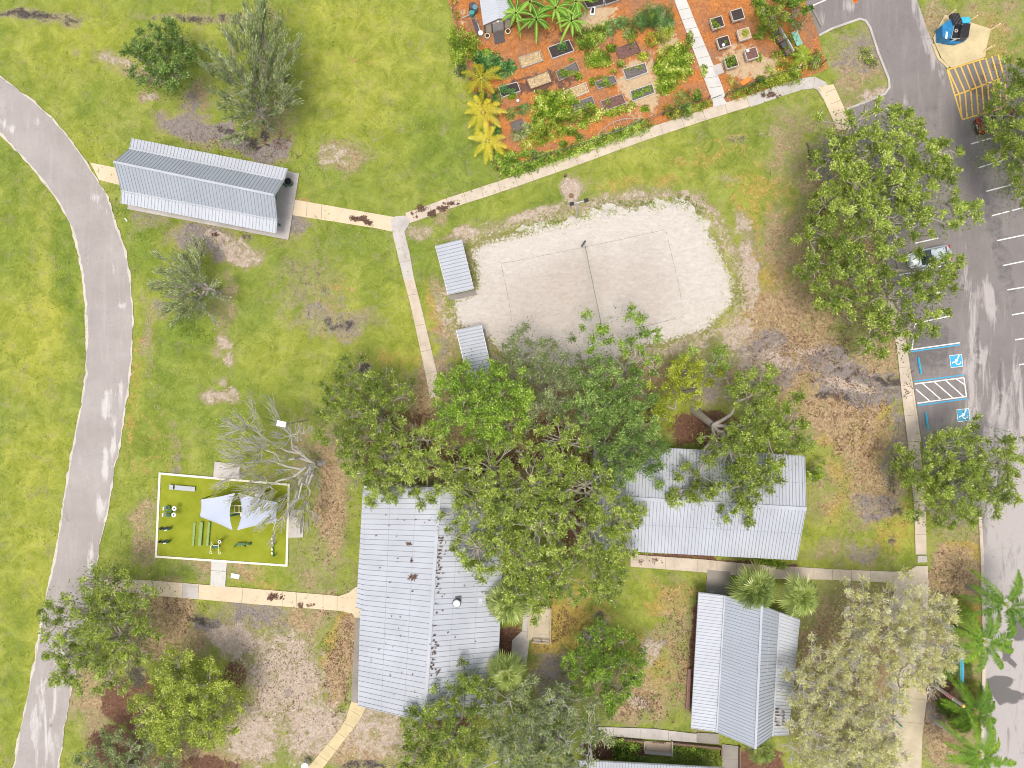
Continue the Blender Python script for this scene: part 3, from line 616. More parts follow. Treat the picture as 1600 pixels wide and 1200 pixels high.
walk("walkway", [(985,866),(1100,874),(1170,881),(1300,889),(1395,893),(1415,893),(1432,884),(1449,884),(1450,921),(1430,912),(1300,905.5),(1210,904.5),(1100,894),(985,885)], 'tan2', [(1090,874,1090,893),(1120,876,1120,895),(1150,878,1150,898),(1240,885,1240,905),(1270,887,1270,905),(1330,890,1330,907),(1360,891,1360,908),(1040,870,1040,889),(1300,889,1300,905.5)])
walk("sidewalk", [(1400,470),(1403,468),(1417,545),(1424,590),(1436,690),(1446,790),(1447,866),(1430,866),(1428,790),(1418,690),(1409,620),(1401,545),(1385,470)], 'tan2', [(1409,620,1425,618),(1413,650,1430,648),(1418,690,1436,690),(1429,835,1446,835),(1404,575,1420,573),(1427,770,1444,770)])
walk("sidewalk", [(1433,868),(1448,868),(1448,878),(1433,879)], 'conc')
walk("side_walk", [(1105,890),(1141,893),(1139,930),(1102,928)], 'dconc', [(1103,915,1139,918)])
walk("walkway", [(930,1135),(1020,1138),(1088,1146),(1088,1159.5),(985,1152),(930,1148)], 'conc', [(958,1137,958,1150),(1000,1138,1000,1153),(1044,1142,1044,1156),(1065,1144,1065,1157)])
walk("side_walk", [(1088,1144),(1122,1146),(1124,1162),(1088,1160)], 'dconc')
walk("side_walk", [(1128,1162),(1153,1165),(1153,1290),(1127,1290)], 'dconc', [(1128,1185,1153,1186)])
walk("side_walk", [(818,938),(835,940),(822,1040),(798,1040),(800,1000),(816,985)], 'conc', [(801,985,826,987)])
walk("garden_walk", [(1052,-40),(1072,-40),(1072,0),(1086,35),(1128,135),(1133,152),(1112,158),(1106,140),(1070,45),(1053,0)], 'wconc', [(1059,17,1077,13),(1065,32,1083,28),(1071,47,1090,43),(1077,61,1096,58),(1084,77,1102,72),(1090,92,1108,88),(1096,107,1115,104),(1102,123,1121,120),(1108,138,1128,135)])
walk("garden_walk", [(1113,157),(1128,151),(1136,163),(1114,168)], 'wconc')
walk("garden_walk", [(1112,104),(1126,99),(1131,114),(1118,119)], 'conc')
walk("yard_concrete", [(1394,1062),(1438,1060),(1448,1085),(1440,1150),(1436,1290),(1400,1290),(1396,1120)], 'deck', [(1395,1125,1440,1130),(1396,1090,1446,1092)])
walk("yard_concrete", [(1395,900),(1450,905),(1447,985),(1438,1070),(1400,1070)], 'tan2', [(1397,950,1448,950),(1397,1000,1446,1000)])
walk("equipment_slab", [(336,721),(375,726),(375,748),(334,745)], 'conc')
walk("equipment_slab", [(456,796),(476,797),(474,839),(449,840),(451,812)], 'conc')
walk("pavilion_slab", [(208,290),(452,268),(468,272),(451,375),(330,352),(200,327)], 'dconc' if 0 else 'conc', thick=0.12)
walk("compactor_pad", [(1475,24),(1518,37),(1547,46),(1540,75),(1538,90),(1512,98.5),(1485,107),(1470,92),(1460,70),(1457,60),(1464,44)], 'yconc')
walk("shelter_slab", [(701,462),(742,453),(745,461),(704,470)], 'dconc'); walk("shelter_slab", [(720,520),(758,514),(764,560),(730,570)], 'dconc')

# court sand, garden mulch, fitness turf
court_zf = lambda x, y: (fbm(x * 1.1, y * 2.0, 4) - 0.46) * 0.16 + (fbm(x * 4 + 9, y * 6, 2) - 0.37) * 0.05
sheet("volleyball_sand", ragged(COURT, 0.25, 0.55, seed=2), 0.055, M['sand'], 0.17, [
    [(860,470,90,60,0,.8),(900,440,80,50,-10,.9),(1000,450,60,60,0,.7),(820,520,60,40,0,.6),(1000,400,40,40,0,.5),(930,520,80,40,0,.5)],
    lambda x, y: np.clip(1 - seg_dist(x / S + 800, 600 - y / S, COURT, True) / 22, 0, 1) * 0.75 * (y / S < 240)], zfun=court_zf)
sheet("garden_mulch", ragged(GARDEN, 0.6, 0.12, seed=8), 0.014, M['mulch'], 0.6, [[],
    [(850,130,60,20,-15,.7),(900,60,60,25,0,.5),(880,250,60,40,0,.2)],
    [(1000,130,40,50,0,.8),(1040,60,20,60,-20,.8),(1160,100,40,30,0,.7),(930,30,40,20,-20,.7),(1190,110,30,25,0,.8),(715,20,14,40,0,.4)], []], warp=0.4)
nt = N("artificial_turf"); ft = nt.noise(9, 4, 0.7); at = nt.noise(0.6, 5, 0.6)
M['turf'] = nt.done(nt.mix(nt.math('MULTIPLY', nt.rng(ft, 0.4, 0.7), 0.35), nt.ramp(at, [(0.3, (0.19, 0.22, 0.012)), (0.7, (0.285, 0.315, 0.03))]), (0.36, 0.38, 0.05)), 0.9, 0, 0.1)
walk("fitness_turf", [(253,741),(450,756),(447,881),(247,867)], 'turf')
def border():
    q = [(251,739.5),(452,757),(448.5,883),(245,869)]; mb = MB()
    for i in range(4):
        a = P(*q[i]); b = P(*q[(i + 1) % 4]); d = (b - a).normalized() * 0.11
        mb.beam(a + Vector((0, 0, .09)) - d * (1 if i % 2 == 0 else -1), b + Vector((0, 0, .09)) + d * (1 if i % 2 == 0 else -1), 0.22, 0.22)
    return mb
tag(border().build("kerb", M['border']), kind="structure")

# ------------------------------------------------------------------ buildings
def panel(mb, eL, eR, rR, rL, spacing, rw=0.05, t=0.06, rh=0.045):
    """ribbed metal roof plane, eave edge eL-eR, upper edge rL-rR"""
    eL, eR, rR, rL = map(Vector, (eL, eR, rR, rL))
    nrm = (eR - eL).cross(rL - eL).normalized(); q = None
    if nrm.z < 0: nrm = -nrm
    n = max(2, int((eR - eL).length / spacing)); flip = (eR - eL).cross(rL - eL).z < 0; V = []; F = []; dn = Vector((0, 0, t))
    for i in range(n + 1):
        f = i / n; a = eL.lerp(eR, f); b = rL.lerp(rR, f); V += [a, b, a - dn, b - dn]
        if i:
            k = 4 * i; j = k - 4; fs = [(j, k, k + 1, j + 1), (j + 3, k + 3, k + 2, j + 2), (j + 2, k + 2, k, j), (j + 1, k + 1, k + 3, j + 3)]
            F += [x[::-1] for x in fs] if flip else fs
    e_ = 4 * n; ends = [(0, 1, 3, 2), (e_ + 2, e_ + 3, e_ + 1, e_)]; F += [x[::-1] for x in ends] if flip else ends
    mb.add(V, F, 0)
    for i in range(n + 1):
        f = (i + 0.5 * (i == 0) * .1) / n; f = min(max(f, .004), .996)
        a = eL.lerp(eR, f); b = rL.lerp(rR, f); o = nrm * (rh / 2 - .002)
        d = (b - a).normalized(); side = d.cross(nrm).normalized() * rw / 2; u = nrm * rh / 2
        a = a + o; b = b + o
        mb.add([a - side - u, a + side - u, a + side * .6 + u, a - side * .6 + u, b - side - u, b + side - u, b + side * .6 + u, b - side * .6 + u],
               [(0, 1, 2, 3), (7, 6, 5, 4), (4, 5, 1, 0), (5, 6, 2, 1), (6, 7, 3, 2), (7, 4, 0, 3)], 1)
    if (rL - eL).length > 3.5:      # overlap seam and a screw row across the sheets
        for f in ((.52,) if (rL - eL).length < 6.5 else (.36, .70)):
            a = eL.lerp(rL, f) + nrm * .004; b = eR.lerp(rR, f) + nrm * .004; mb.beam(a, b, .035, .012, 1)
    return mb
def cap(mb, a, b, w=0.3, h=0.06, m=0): mb.beam(Vector(a) + Vector((0, 0, .05)), Vector(b) + Vector((0, 0, .05)), w, h, m)
def inset_wall(root, pts, z1, t=0.18, mat='wallgrey', name='wall'):
    mb = MB(); n = len(pts)
    for i in range(n):
        a = pts[i].copy(); b = pts[(i + 1) % n].copy(); a.z = b.z = z1 / 2
        d = (b - a).normalized() * t / 2
        mb.beam(a + d, b - d, t, z1)
    return mb.build(name, M[mat], root)
def door(root, p, ang, w=1.0, h=2.1, mat='brownwood'):
    mb = MB().box((p.x, p.y, h / 2), (w, 0.08, h), ang); o = mb.build("door", M[mat], root)
    MB().ball((p.x + math.cos(ang) * w * .38 + .09 * math.sin(ang), p.y + math.sin(ang) * w * .38 - .09 * math.cos(ang), 1.0), .05).build("handle", M['steel'], o)
def window(root, p, ang, w=1.2, h=1.1, z=1.5):
    o = MB().box((p.x, p.y, z), (w, 0.1, h), ang).build("window", M['glass'], root); mb = MB(); c, s = math.cos(ang), math.sin(ang)
    for dx, dz, sx, sz in ((0, h / 2, w + .12, .08), (0, -h / 2, w + .12, .08), (-w / 2, 0, .08, h - .09), (w / 2, 0, .08, h - .09)): mb.box((p.x + dx * c, p.y + dx * s, z + dz), (sx, .14, sz), ang)
    mb.build("frame", M['trim'], o)

def apron_building(name, label, cat, rows, zs, wallmat, spacing=0.36):
    """rows: for each long line (outer, fold, ridge, fold, outer) its two ends in pixels"""
    A = [P(r[0], r[1], z) for r, z in zip(rows, zs)]; B = [P(r[2], r[3], z) for r, z in zip(rows, zs)]
    c = (A[0] + B[0] + A[4] + B[4]) / 4; root = thing(name, (c.x, c.y, 0), label, cat)
    r1 = MB(); panel(r1, A[0], B[0], B[1] - Vector((0, 0, .03)), A[1] - Vector((0, 0, .03)), spacing); panel(r1, A[4], B[4], B[3] - Vector((0, 0, .03)), A[3] - Vector((0, 0, .03)), spacing)
    r1.build("apron_roof", [M['roofw'], M['ribw']], root)
    r2 = MB(); panel(r2, A[1], B[1], B[2], A[2], spacing); panel(r2, A[3], B[3], B[2], A[2], spacing)
    r2.build("main_roof", [M['roofb'], M['ribb']], root)
    tr = MB(); cap(tr, A[2], B[2], .24, .04)
    for k in (1, 3): cap(tr, A[k] + Vector((0, 0, .02)), B[k] + Vector((0, 0, .02)), .16, .05)
    tr.build("ridge_cap", M['roof'], root)
    fs = MB()
    for k in (0, 4): fs.beam(A[k] - Vector((0, 0, .12)), B[k] - Vector((0, 0, .12)), .05, .2)
    for E in (A, B):
        for k in range(4): fs.beam(E[k] - Vector((0, 0, .14)), E[k + 1] - Vector((0, 0, .14)), .05, .16)
    fs.build("fascia", M['trim'], root)
    return root, A, B

# pavilion, top left
pav, A, B = apron_building("pavilion", "long open pavilion with blue-grey roof and two pale side aprons beside the curved path", "pavilion",
    [(205,216,449,263.5),(202,232,443,281),(177.6,253,428,305),(189.5,298,432.4,344),(188.4,317,431,364.4)], (2.75, 3.08, 5.2, 3.08, 2.75), 'wallteal')
for s_ in (0, 1):
    for k in range(7):
        f = 0.04 + 0.92 * k / 6; p = (A[1] if s_ == 0 else A[3]).lerp(B[1] if s_ == 0 else B[3], f)
        MB().box((p.x, p.y, 1.5), (.16, .16, 3.0), R(-11)).build("post", M['green'], pav)
e = MB()    # timber truss seen at the open gable end
for a, b in ((B[1], B[2]), (B[3], B[2])): e.beam(a - Vector((.5, 0, .32)), b - Vector((.5, 0, .32)), .1, .2)
e.beam(B[1] - Vector((.5, 0, .3)), B[3] - Vector((.5, 0, .3)), .1, .2); e.beam((B[1] + B[3]) / 2 - Vector((.5, 0, .3)), B[2] - Vector((.5, 0, .4)), .1, .15)
e.build("truss", M['wallteal'], pav)
# lower right hall
hallA, A, B = apron_building("hall", "small hall with blue-grey ridge roof and pale ribbed aprons behind two fan palms", "building",
    [(1092,926,1080,1138),(1132,931,1119.5,1144),(1190,946,1180,1170),(1218,957,1207,1150),(1250,968,1232,1149)], (2.8, 3.1, 5.2, 3.1, 2.8), 'wallgrey', 0.34)
W = [A[0].lerp(A[4], .1).lerp(B[0].lerp(B[4], .1), .05), A[0].lerp(A[4], .9).lerp(B[0].lerp(B[4], .9), .05), A[0].lerp(A[4], .9).lerp(B[0].lerp(B[4], .9), .95), A[0].lerp(A[4], .1).lerp(B[0].lerp(B[4], .1), .95)]
inset_wall(hallA, [Vector(p) for p in W], 2.75)
g1 = MB(); 
for E in (A, B):
    o_ = (B[2] - A[2]).normalized() * (.5 if E is A else -.5)
    g1 = MB(); p = [E[1] + o_ - Vector((0, 0, .12)), E[2] + o_ - Vector((0, 0, .12)), E[3] + o_ - Vector((0, 0, .12))]
    g1.add(p + [v + o_ * .2 for v in p], [(0, 1, 2), (5, 4, 3), (0, 3, 4, 1), (1, 4, 5, 2), (2, 5, 3, 0)]); g1.build("gable", M['wallgrey'], hallA)
door(hallA, (W[0] + W[3]) / 2 - Vector((.12, 0, 0)), R(90)); window(hallA, W[0].lerp(W[3], .25) - Vector((.06, 0, 0)), R(87)); window(hallA, W[0].lerp(W[3], .75) - Vector((.06, 0, 0)), R(87))

def gable_building(name, label, eW, eE, ridge, ze, zr, spacing, wallmat, inset=(.6, .6), ribm='rib', ribw=.06):
    """eW/eE/ridge: px polyline ends of the two eaves and the ridge (start, end)"""
    a0, a1 = P(*eW[0], ze), P(*eW[1], ze); b0, b1 = P(*eE[0], ze), P(*eE[1], ze); r0, r1 = P(*ridge[0], zr), P(*ridge[1], zr)
    c = (a0 + a1 + b0 + b1) / 4; root = thing(name, (c.x, c.y, 0), label, "building")
    mb = MB(); panel(mb, a0, a1, r1, r0, spacing, ribw); panel(mb, b0, b1, r1, r0, spacing, ribw); mb.build("roof", [M['roof'], M[ribm]], root)
    tr = MB(); cap(tr, r0, r1, .36, .05); tr.build("ridge_cap", M['roof'], root)
    fs = MB()
    for p, q in ((a0, a1), (b0, b1), (a0, r0), (b0, r0), (a1, r1), (b1, r1)): fs.beam(p - Vector((0, 0, .16)), q - Vector((0, 0, .16)), .06, .18)
    fs.build("fascia", M['trim'], root)
    cc = lambda p: Vector((p.x, p.y, 0)); q = [cc(a0), cc(a1), cc(b1), cc(b0)]; m = sum(q, Vector()) / 4
    u = (q[1] - q[0]).normalized(); v = (q[3] - q[0]).normalized(); i0, i1 = inset
    w = [q[0] + u * i0 + v * i1, q[1] - u * i0 + v * i1, q[2] - u * i0 - v * i1, q[3] + u * i0 - v * i1]
    inset_wall(root, w, ze - .1, .2, wallmat)
    for (l, r, p, s) in ((w[0], w[3], r0, 1), (w[1], w[2], r1, -1)):
        l = Vector((l.x, l.y, ze - .1)); r = Vector((r.x, r.y, ze - .1)); o = u * .16 * s; mid = (l + r) / 2; tt = Vector((mid.x, mid.y, zr - .32))
        ar = [l, r, tt, l + o, r + o, tt + o]; MB().add(ar, [(0, 1, 2), (5, 4, 3), (0, 3, 4, 1), (1, 4, 5, 2), (2, 5, 3, 0)]).build("gable", M[wallmat], root)
    ang = math.atan2(u.y, u.x)
    for f in (.22, .5, .78):
        window(root, w[0].lerp(w[1], f) - v * .08, ang); window(root, w[3].lerp(w[2], f) + v * .08, ang)
    door(root, w[0].lerp(w[1], .36) - v * .09, ang); door(root, w[3].lerp(w[2], .64) + v * .09, ang)
    return root, w, (a0, a1, b0, b1, r0, r1)
# right-centre building (ridge runs left-right)
mess, w_, K = gable_building("long_building", "long metal-roofed building with ridge running left to right under the oak boughs", ((929,694),(1258,712.5)), ((924,858.5),(1245,875)), ((924,775),(1260,795)), 3.0, 4.5, 0.345, 'wallred', (.5, .7))
# big central building, its west eave steps in at the lower half
big, w_, K = gable_building("long_building", "largest metal-roofed building with round white roof vent and leaf litter along its ridge", ((568,763.5),(559,1103)), ((790,766),(775,1112)), ((687,761.5),(663,1128)), 3.0, 5.0, 0.52, 'wallred', (.5, .7), 'rib', .055)
ext = MB()
p0, p1 = P(567,764,3.0), P(556.5,950,2.93); q0, q1 = P(569,764,3.035), P(568,953,3.035)
panel(ext, p0, p1, q1 + Vector((.1, 0, .06)), q0 + Vector((.1, 0, .06)), .52, .055); ext.build("eave_extension", [M['roof'], M['rib']], big)
gt = MB(); gt.beam(P(569,760.5,3.1), P(687,760,3.15), .18, .14); gt.beam(P(690,763,3.2), P(795,764,3.0), .14, .12); gt.build("gutter", M['trim'], big)
v0 = P(714, 941, 4.2); vt = MB(); vt.tube(v0 - Vector((0, 0, .4)), v0 + Vector((0, 0, .35)), .26, .26, 16); vt.tube(v0 + Vector((0, 0, .35)), v0 + Vector((0, 0, .5)), .40, .36, 18, 1)
vt.torus(v0 + Vector((0, 0, .35)), .40, .04, 18, 6, 2); vt.box(v0 + Vector((.05, .42, -.1)), (.8, .5, .5), 0, 2)
vt.box(v0 + Vector((1.5, -.05, -.42)), (2.2, .5, .03), 0, 1, 0, R(11)); vt.build("roof_vent", [M['steel'], M['trim'], M['darkgrey']], big)
low, w_, K = gable_building("long_building", "building cut off by the bottom edge, a pale strip of ribbed roof below the shrubs", ((905,1188.5),(1132,1201)), ((900,1400),(1127,1410)), ((902,1295),(1131,1305)), 3.0, 4.8, 0.30, 'wallgrey', (.5, 1.8))

# two volleyball shelters: one flat ribbed roof on posts, bench inside
def shelter(c4, z, zs, label):
    q = [P(x, y, zz) for (x, y), zz in zip(c4, (z, z, zs, zs))]       # TL BL / BR TR
    c = sum(q, Vector()) / 4; root = thing("shelter", (c.x, c.y, 0), label, "shelter", "volleyball shelters")
    mb = MB(); panel(mb, q[3], q[2], q[1], q[0], .36, .07); mb.build("roof", [M['roof'], M['rib']], root)
    f = MB()
    for i in range(4): f.beam(q[i] - Vector((0, 0, .12)), q[(i + 1) % 4] - Vector((0, 0, .12)), .06, .12)
    f.build("roof_frame", M['steel'], root)
    for i in range(4):
        p = q[i].lerp(c, .10); MB().tube((p.x, p.y, 0), (p.x, p.y, q[i].z - .1), .05).build("post", M['darkgrey'], root)
    a = q[0].lerp(c, .35); b = q[1].lerp(c, .35); mb = MB(); mb.beam((a.x, a.y, .45), (b.x, b.y, .45), .35, .06)
    for t in (.1, .5, .9):
        p = a.lerp(b, t); mb.box((p.x, p.y, .21), (.08, .3, .42), 0)
    mb.build("bench", M['wood'], root); return root
shelter([(680,384),(700,460),(740,451),(721,374)], 2.35, 2.5, "larger white ribbed shelter standing at the left edge of the volleyball sand")
shelter([(713,516),(733,600),(771,592),(752,508)], 2.35, 2.5, "lower ribbed shelter half hidden under the bright green tree beside the sand")

# garden shed
def shed():
    zE, zR, zg = 2.05, 2.55, 0
    eL0, eL1 = P(744,-40,zE), P(755,39.5,zE); r0, r1 = P(770,-48,zR), P(779,29,zR); eR0, eR1 = P(792,-50,zE), P(801,28.5,zE)
    c = (eL0 + eR1) / 2; root = thing("garden_shed", (c.x, c.y, 0), "white-roofed garden shed with tan front and dark ramp among the banana plants", "shed")
    mb = MB(); panel(mb, eL0, eL1, r1, r0, .24, .03); panel(mb, eR0, eR1, r1, r0, .24, .03); mb.build("roof", [M['roofw'], M['trim']], root)
    fs = MB(); fs.beam(eL1 - Vector((0, 0, .08)), r1 - Vector((0, 0, .08)), .07, .14); fs.beam(r1 - Vector((0, 0, .08)), eR1 - Vector((0, 0, .08)), .07, .14); fs.build("fascia", M['brownwood'], root)
    u = (eL1 - eL0).normalized(); u.z = 0; v = (eR1 - eL1).normalized(); v.z = 0
    cc = lambda p: Vector((p.x, p.y, 0)); w = [cc(eL0) + v * .18, cc(eL1) + v * .18 - u * .12, cc(eR1) - v * .18 - u * .12, cc(eR0) - v * .18]
    wl_ = plain("tan_shed_wall", (0.56, 0.50, 0.42), 0.8, .06); M['shedwall'] = wl_
    inset_wall(root, w, zE - .06, .1, 'shedwall')
    l = w[1] + Vector((0, 0, zE - .06)); r = w[2] + Vector((0, 0, zE - .06)); t = (l + r) / 2 + Vector((0, 0, .38)); o = -u * .08
    MB().add([l, r, t, l + o, r + o, t + o], [(0, 1, 2), (5, 4, 3), (0, 3, 4, 1), (1, 4, 5, 2), (2, 5, 3, 0)]).build("gable", wl_, root)
    ang = math.atan2(v.y, v.x); m = (w[1] + w[2]) / 2 + u * .07
    o = MB().box((m.x, m.y, .95), (1.25, .06, 1.85), ang).build("door", plain("grey_shed_door", (0.5, 0.48, 0.46), .7), root)
    for s_ in (-.66, .66): MB().box((m.x + v.x * s_ + u.x * .03, m.y + v.y * s_ + u.y * .03, .97), (.1, .07, 1.9), ang).build("door_post", M['darkgrey'], root)
    for s_ in (-1.45, 1.45): MB().box((m.x + v.x * s_, m.y + v.y * s_, .97), (.09, .09, 1.9), ang).build("corner_post", M['darkgrey'], root)
    lm = m + u * .06; MB().box((lm.x, lm.y, 2.12), (.26, .14, .16), ang).build("wall_lamp", M['white'], root)
    rp = MB(); n = 7
    for i in range(n):
        p = m + v * ((i - 3) * .17); a = Vector((p.x, p.y, .16)) + u * .12; b = Vector((p.x, p.y, .05)) + u * 1.35; rp.beam(a, b, .15, .05)
    rp.build("ramp", M['darkgrey'], root)
shed()
def ring_pot(px, py, r, label, mat='cream'):
    p = P(px, py); root = thing("planter_pot", p, label, "pot", "round pots in the garden")
    mb = MB(); mb.tube((p.x, p.y, 0), (p.x, p.y, .3), r * .8, r, 14); mb.build("pot", M[mat], root)
    MB().torus((p.x, p.y, .31), r, .05, 16).build("rim", M[mat], root); MB().tube((p.x, p.y, .27), (p.x, p.y, .325), r * .85, r * .85, 12).build("soil", M['soil'], root)
ring_pot(761.5, 58, .26, "pale ring-shaped pot left of the shed ramp"); ring_pot(793.5, 51, .26, "pale ring-shaped pot right of the shed ramp"); ring_pot(1204, 41, .38, "wide pale round pot below the bright green garden tree", 'wconc')

# ------------------------------------------------------------------ plants
def rand_unit(n):
    v = rng.normal(size=(n, 3)); return v / np.linalg.norm(v, axis=1, keepdims=True)
def leaf_quads(C, T, NRM, L, W, fold=0.0):
    """diamond leaves: centre C, long axis T, normal NRM"""
    T = T / (np.linalg.norm(T, axis=1, keepdims=True) + 1e-9); B = np.cross(NRM, T); B /= (np.linalg.norm(B, axis=1, keepdims=True) + 1e-9)
    L = np.asarray(L)[:, None] / 2; W = np.asarray(W)[:, None] / 2
    V = np.stack([C - T * L, C + B * W - T * L * .1, C + T * L, C - B * W - T * L * .1], 1)
    n = len(C); return V.reshape(-1, 3), np.arange(n * 4).reshape(n, 4)
def leaf_obj(name, C, T, NRM, L, W, mat, val, dead=None, parent=None):
    V, F = leaf_quads(C, T, NRM, L, W)
    col = np.zeros((len(V), 4), np.float32); col[:, 0] = np.repeat(np.clip(val, 0, 1), 4); col[:, 3] = 1
    if dead is not None: col[:, 1] = np.repeat(dead, 4)
    return np_mesh(name, V, F, M[mat], parent, col=col)
def tubes(name, segs, mat, parent=None, k=5, extra=None):
    """segs: list of (p0, p1, r0, r1) arrays -> one mesh of tapered tubes"""
    A = np.array([s[0] for s in segs], float); B = np.array([s[1] for s in segs], float); r0 = np.array([s[2] for s in segs]); r1 = np.array([s[3] for s in segs])
    D = B - A; D /= (np.linalg.norm(D, axis=1, keepdims=True) + 1e-9); up = np.where(np.abs(D[:, 2:3]) < .9, [[0, 0, 1.0]], [[1.0, 0, 0]])
    U = np.cross(D, up); U /= np.linalg.norm(U, axis=1, keepdims=True); Wv = np.cross(D, U)
    t = np.arange(k) * 2 * PI / k; ring = U[:, None, :] * np.cos(t)[None, :, None] + Wv[:, None, :] * np.sin(t)[None, :, None]
    V = np.concatenate([A[:, None] + ring * r0[:, None, None], B[:, None] + ring * r1[:, None, None]], 1)
    n = len(A); j = np.arange(k); f = np.stack([j, (j + 1) % k, k + (j + 1) % k, k + j], 1)
    F = (np.arange(n)[:, None, None] * 2 * k + f[None]).reshape(-1, 4)
    if name is None: return V.reshape(-1, 3), F
    V = V.reshape(-1, 3)
    if extra:
        V2, F2 = tubes(None, extra, mat, None, 3); F = np.concatenate([F, F2 + len(V)]); V = np.concatenate([V, V2])
    return np_mesh(name, V, F, M[mat], parent, smooth=True)
def wander(a, b, r0, r1, n, jit, segs, lift=0.0):
    a = np.asarray(a, float); b = np.asarray(b, float); pts = [a]
    for i in range(1, n):
        t = i / n; p = a + (b - a) * t + rng.normal(size=3) * jit * (1, 1, .5); p[2] += lift * math.sin(PI * t); pts.append(p)
    pts.append(b)
    for i in range(n): segs.append((pts[i], pts[i + 1], r0 + (r1 - r0) * i / n, r0 + (r1 - r0) * (i + 1) / n))
    return pts

def tree(name, label, lobes, base, mat='oak', bark='bark', pad=0.85, cover=1.0, leaf=(0.30, 0.15), per=85, fork=2.2, rt=0.28, bare=0.0, twig=0.016, ntw=5, radial=.75, drop=1.6,
         dead=.02, tone=0.0, under=.45, cat="tree", group=None, limbs=None, upb=1.0, forkpt=None, spray=False, barepads=.07):
    """lobes: (px, py, radius px, top height m[, rx/ry squash]) as they appear in the photograph; base: trunk foot in px (ground)"""
    b = np.array(P(*base)); root = thing(name, b, label, cat, group)
    pads = []
    for lb in lobes:
        px, py, r, z = lb[:4]; ry = r * (lb[4] if len(lb) > 4 else 1.0)
        area = PI * r * ry * S * S; n = max(3, int(area / (pad * pad * 2.1) * cover * 1.1)); k = 0; tries = 0; mine = []
        while k < n and tries < n * 30:
            tries += 1; a = rng.uniform(0, 2 * PI); q = math.sqrt(rng.uniform(0, 1)) * rng.choice([1, .95, .95, 1.16])
            wob = 1 + .20 * math.sin(3 * a + px) + .14 * math.sin(5 * a + py)
            dx = q * math.cos(a) * r * wob; dy = q * math.sin(a) * ry * wob
            zz = z - drop * q * q + rng.normal() * .3
            p = np.array(P(px + dx, py + dy, zz)); pr = pad * rng.uniform(.65, 1.15)
            if all(np.hypot(*(p - m_[0])[:2]) > .55 * (pr + m_[1]) for m_ in mine): mine.append((p, pr)); k += 1
        pads += mine
    P_ = np.array([p for p, _ in pads]); PR_ = np.array([r for _, r in pads]); npd = len(P_)
    # limbs
    kl = limbs or max(3, min(9, npd // 7)); segs = []
    T0 = b + np.array([(P_[:, 0].mean() - b[0]) * .12, (P_[:, 1].mean() - b[1]) * .12, fork])
    if forkpt: T0 = np.array(P(*forkpt))
    trunk = []; wander(b - np.array([0, 0, .1]), T0, rt * 1.25, rt * .85, 3, .06, trunk)
    cent = [P_[int(rng.integers(npd))]]
    while len(cent) < kl:
        d = np.min([np.linalg.norm(P_ - c, axis=1) for c in cent], 0); cent.append(P_[int(np.argmax(d * rng.uniform(.7, 1, npd)))])
    cent = np.array(cent)
    for _ in range(3):
        own = np.argmin(np.linalg.norm(P_[:, None] - cent[None], axis=2), 1)
        cent = np.array([P_[own == i].mean(0) if (own == i).any() else cent[i] for i in range(len(cent))])
    twg = []
    for i in range(len(cent)):
        idx = np.where(own == i)[0]
        if not len(idx): continue
        tip = cent[i] + (0, 0, -.7); pts = wander(T0, tip, rt * .55, rt * .2, 5, .28, segs, .5); smp = np.array(pts[2:])
        for j in idx:
            d = np.linalg.norm(smp - P_[j], axis=1) + np.array([.6, .3, 0, 0][-len(smp):] if len(smp) <= 4 else [0] * len(smp)); st = smp[int(np.argmin(d))]
            q = wander(st, P_[j] - (0, 0, PR_[j] * .35), rt * .16, rt * .06, 3, .16, segs, .2)
            for m_ in range(ntw):
                u = rand_unit(1)[0]; u[2] = abs(u[2]) * .6
                if spray: w_ = P_[j] - T0; w_ = w_ / np.linalg.norm(w_); u = u * .42 + w_ * (1, 1, .6) ; u = u / np.linalg.norm(u) * 1.25
                s0 = q[2] if m_ % 2 else q[3]
                e = P_[j] + u * PR_[j] * rng.uniform(.8, 1.25 if bare < .3 else 1.7); wander(s0, e, twig * 1.6, twig * .7, 2, .08, twg)
    tubes("trunk", trunk + segs, bark, root, 6, twg)
    # leaves
    bald = rng.random(npd) < barepads; leaf = (leaf[0] * .77, leaf[1] * .84)
    for j in np.where(bald)[0]:
        pass
    cnt = np.maximum(3, (2.9 * per * np.where(bald, .06, 1) * (PR_ / pad) ** 2 * (1 - bare) * rng.uniform(.7, 1.15, npd))).astype(int); idx = np.repeat(np.arange(npd), cnt); n = len(idx)
    u = rand_unit(n); low = rng.random(n) < .25; u[:, 2] = np.where(low, -np.abs(u[:, 2]) * .6, np.abs(u[:, 2])); rad = PR_[idx] * rng.uniform(.25, 1.05, n) ** .7
    # leaves gather in sprays inside a pad
    ns = 9; spr = rand_unit(npd * ns); spr[:, 2] = np.abs(spr[:, 2]) * .8; sid = idx * ns + rng.integers(0, ns, n)
    mixk = rng.uniform(.35, .95, n)[:, None]; u = spr[sid] * mixk + u * (1 - mixk) * 1.1
    C = P_[idx] + u * rad[:, None] * np.array([1, 1, .62])
    if spray:
        w_ = P_ - T0; w_ /= np.linalg.norm(w_, axis=1, keepdims=True); w_ = w_[idx] * (1, 1, .6) + spr[sid] * .40; C = P_[idx] + w_ * (rng.uniform(-.5, 1.45, n) * pad)[:, None] + rng.normal(size=(n, 3)) * .09; u = w_
    Tn = u * radial + rand_unit(n) * (1 - radial * .6); Nn = rand_unit(n) * .75 + np.array([0, 0, upb])
    padtone = rng.normal(size=npd) * .10; sprt = rng.normal(size=npd * ns) * .14; val = .42 + padtone[idx] + sprt[sid] + rng.normal(size=n) * .20 + .08 * u[:, 2] + .25 * (rng.random(n) < .10) + tone
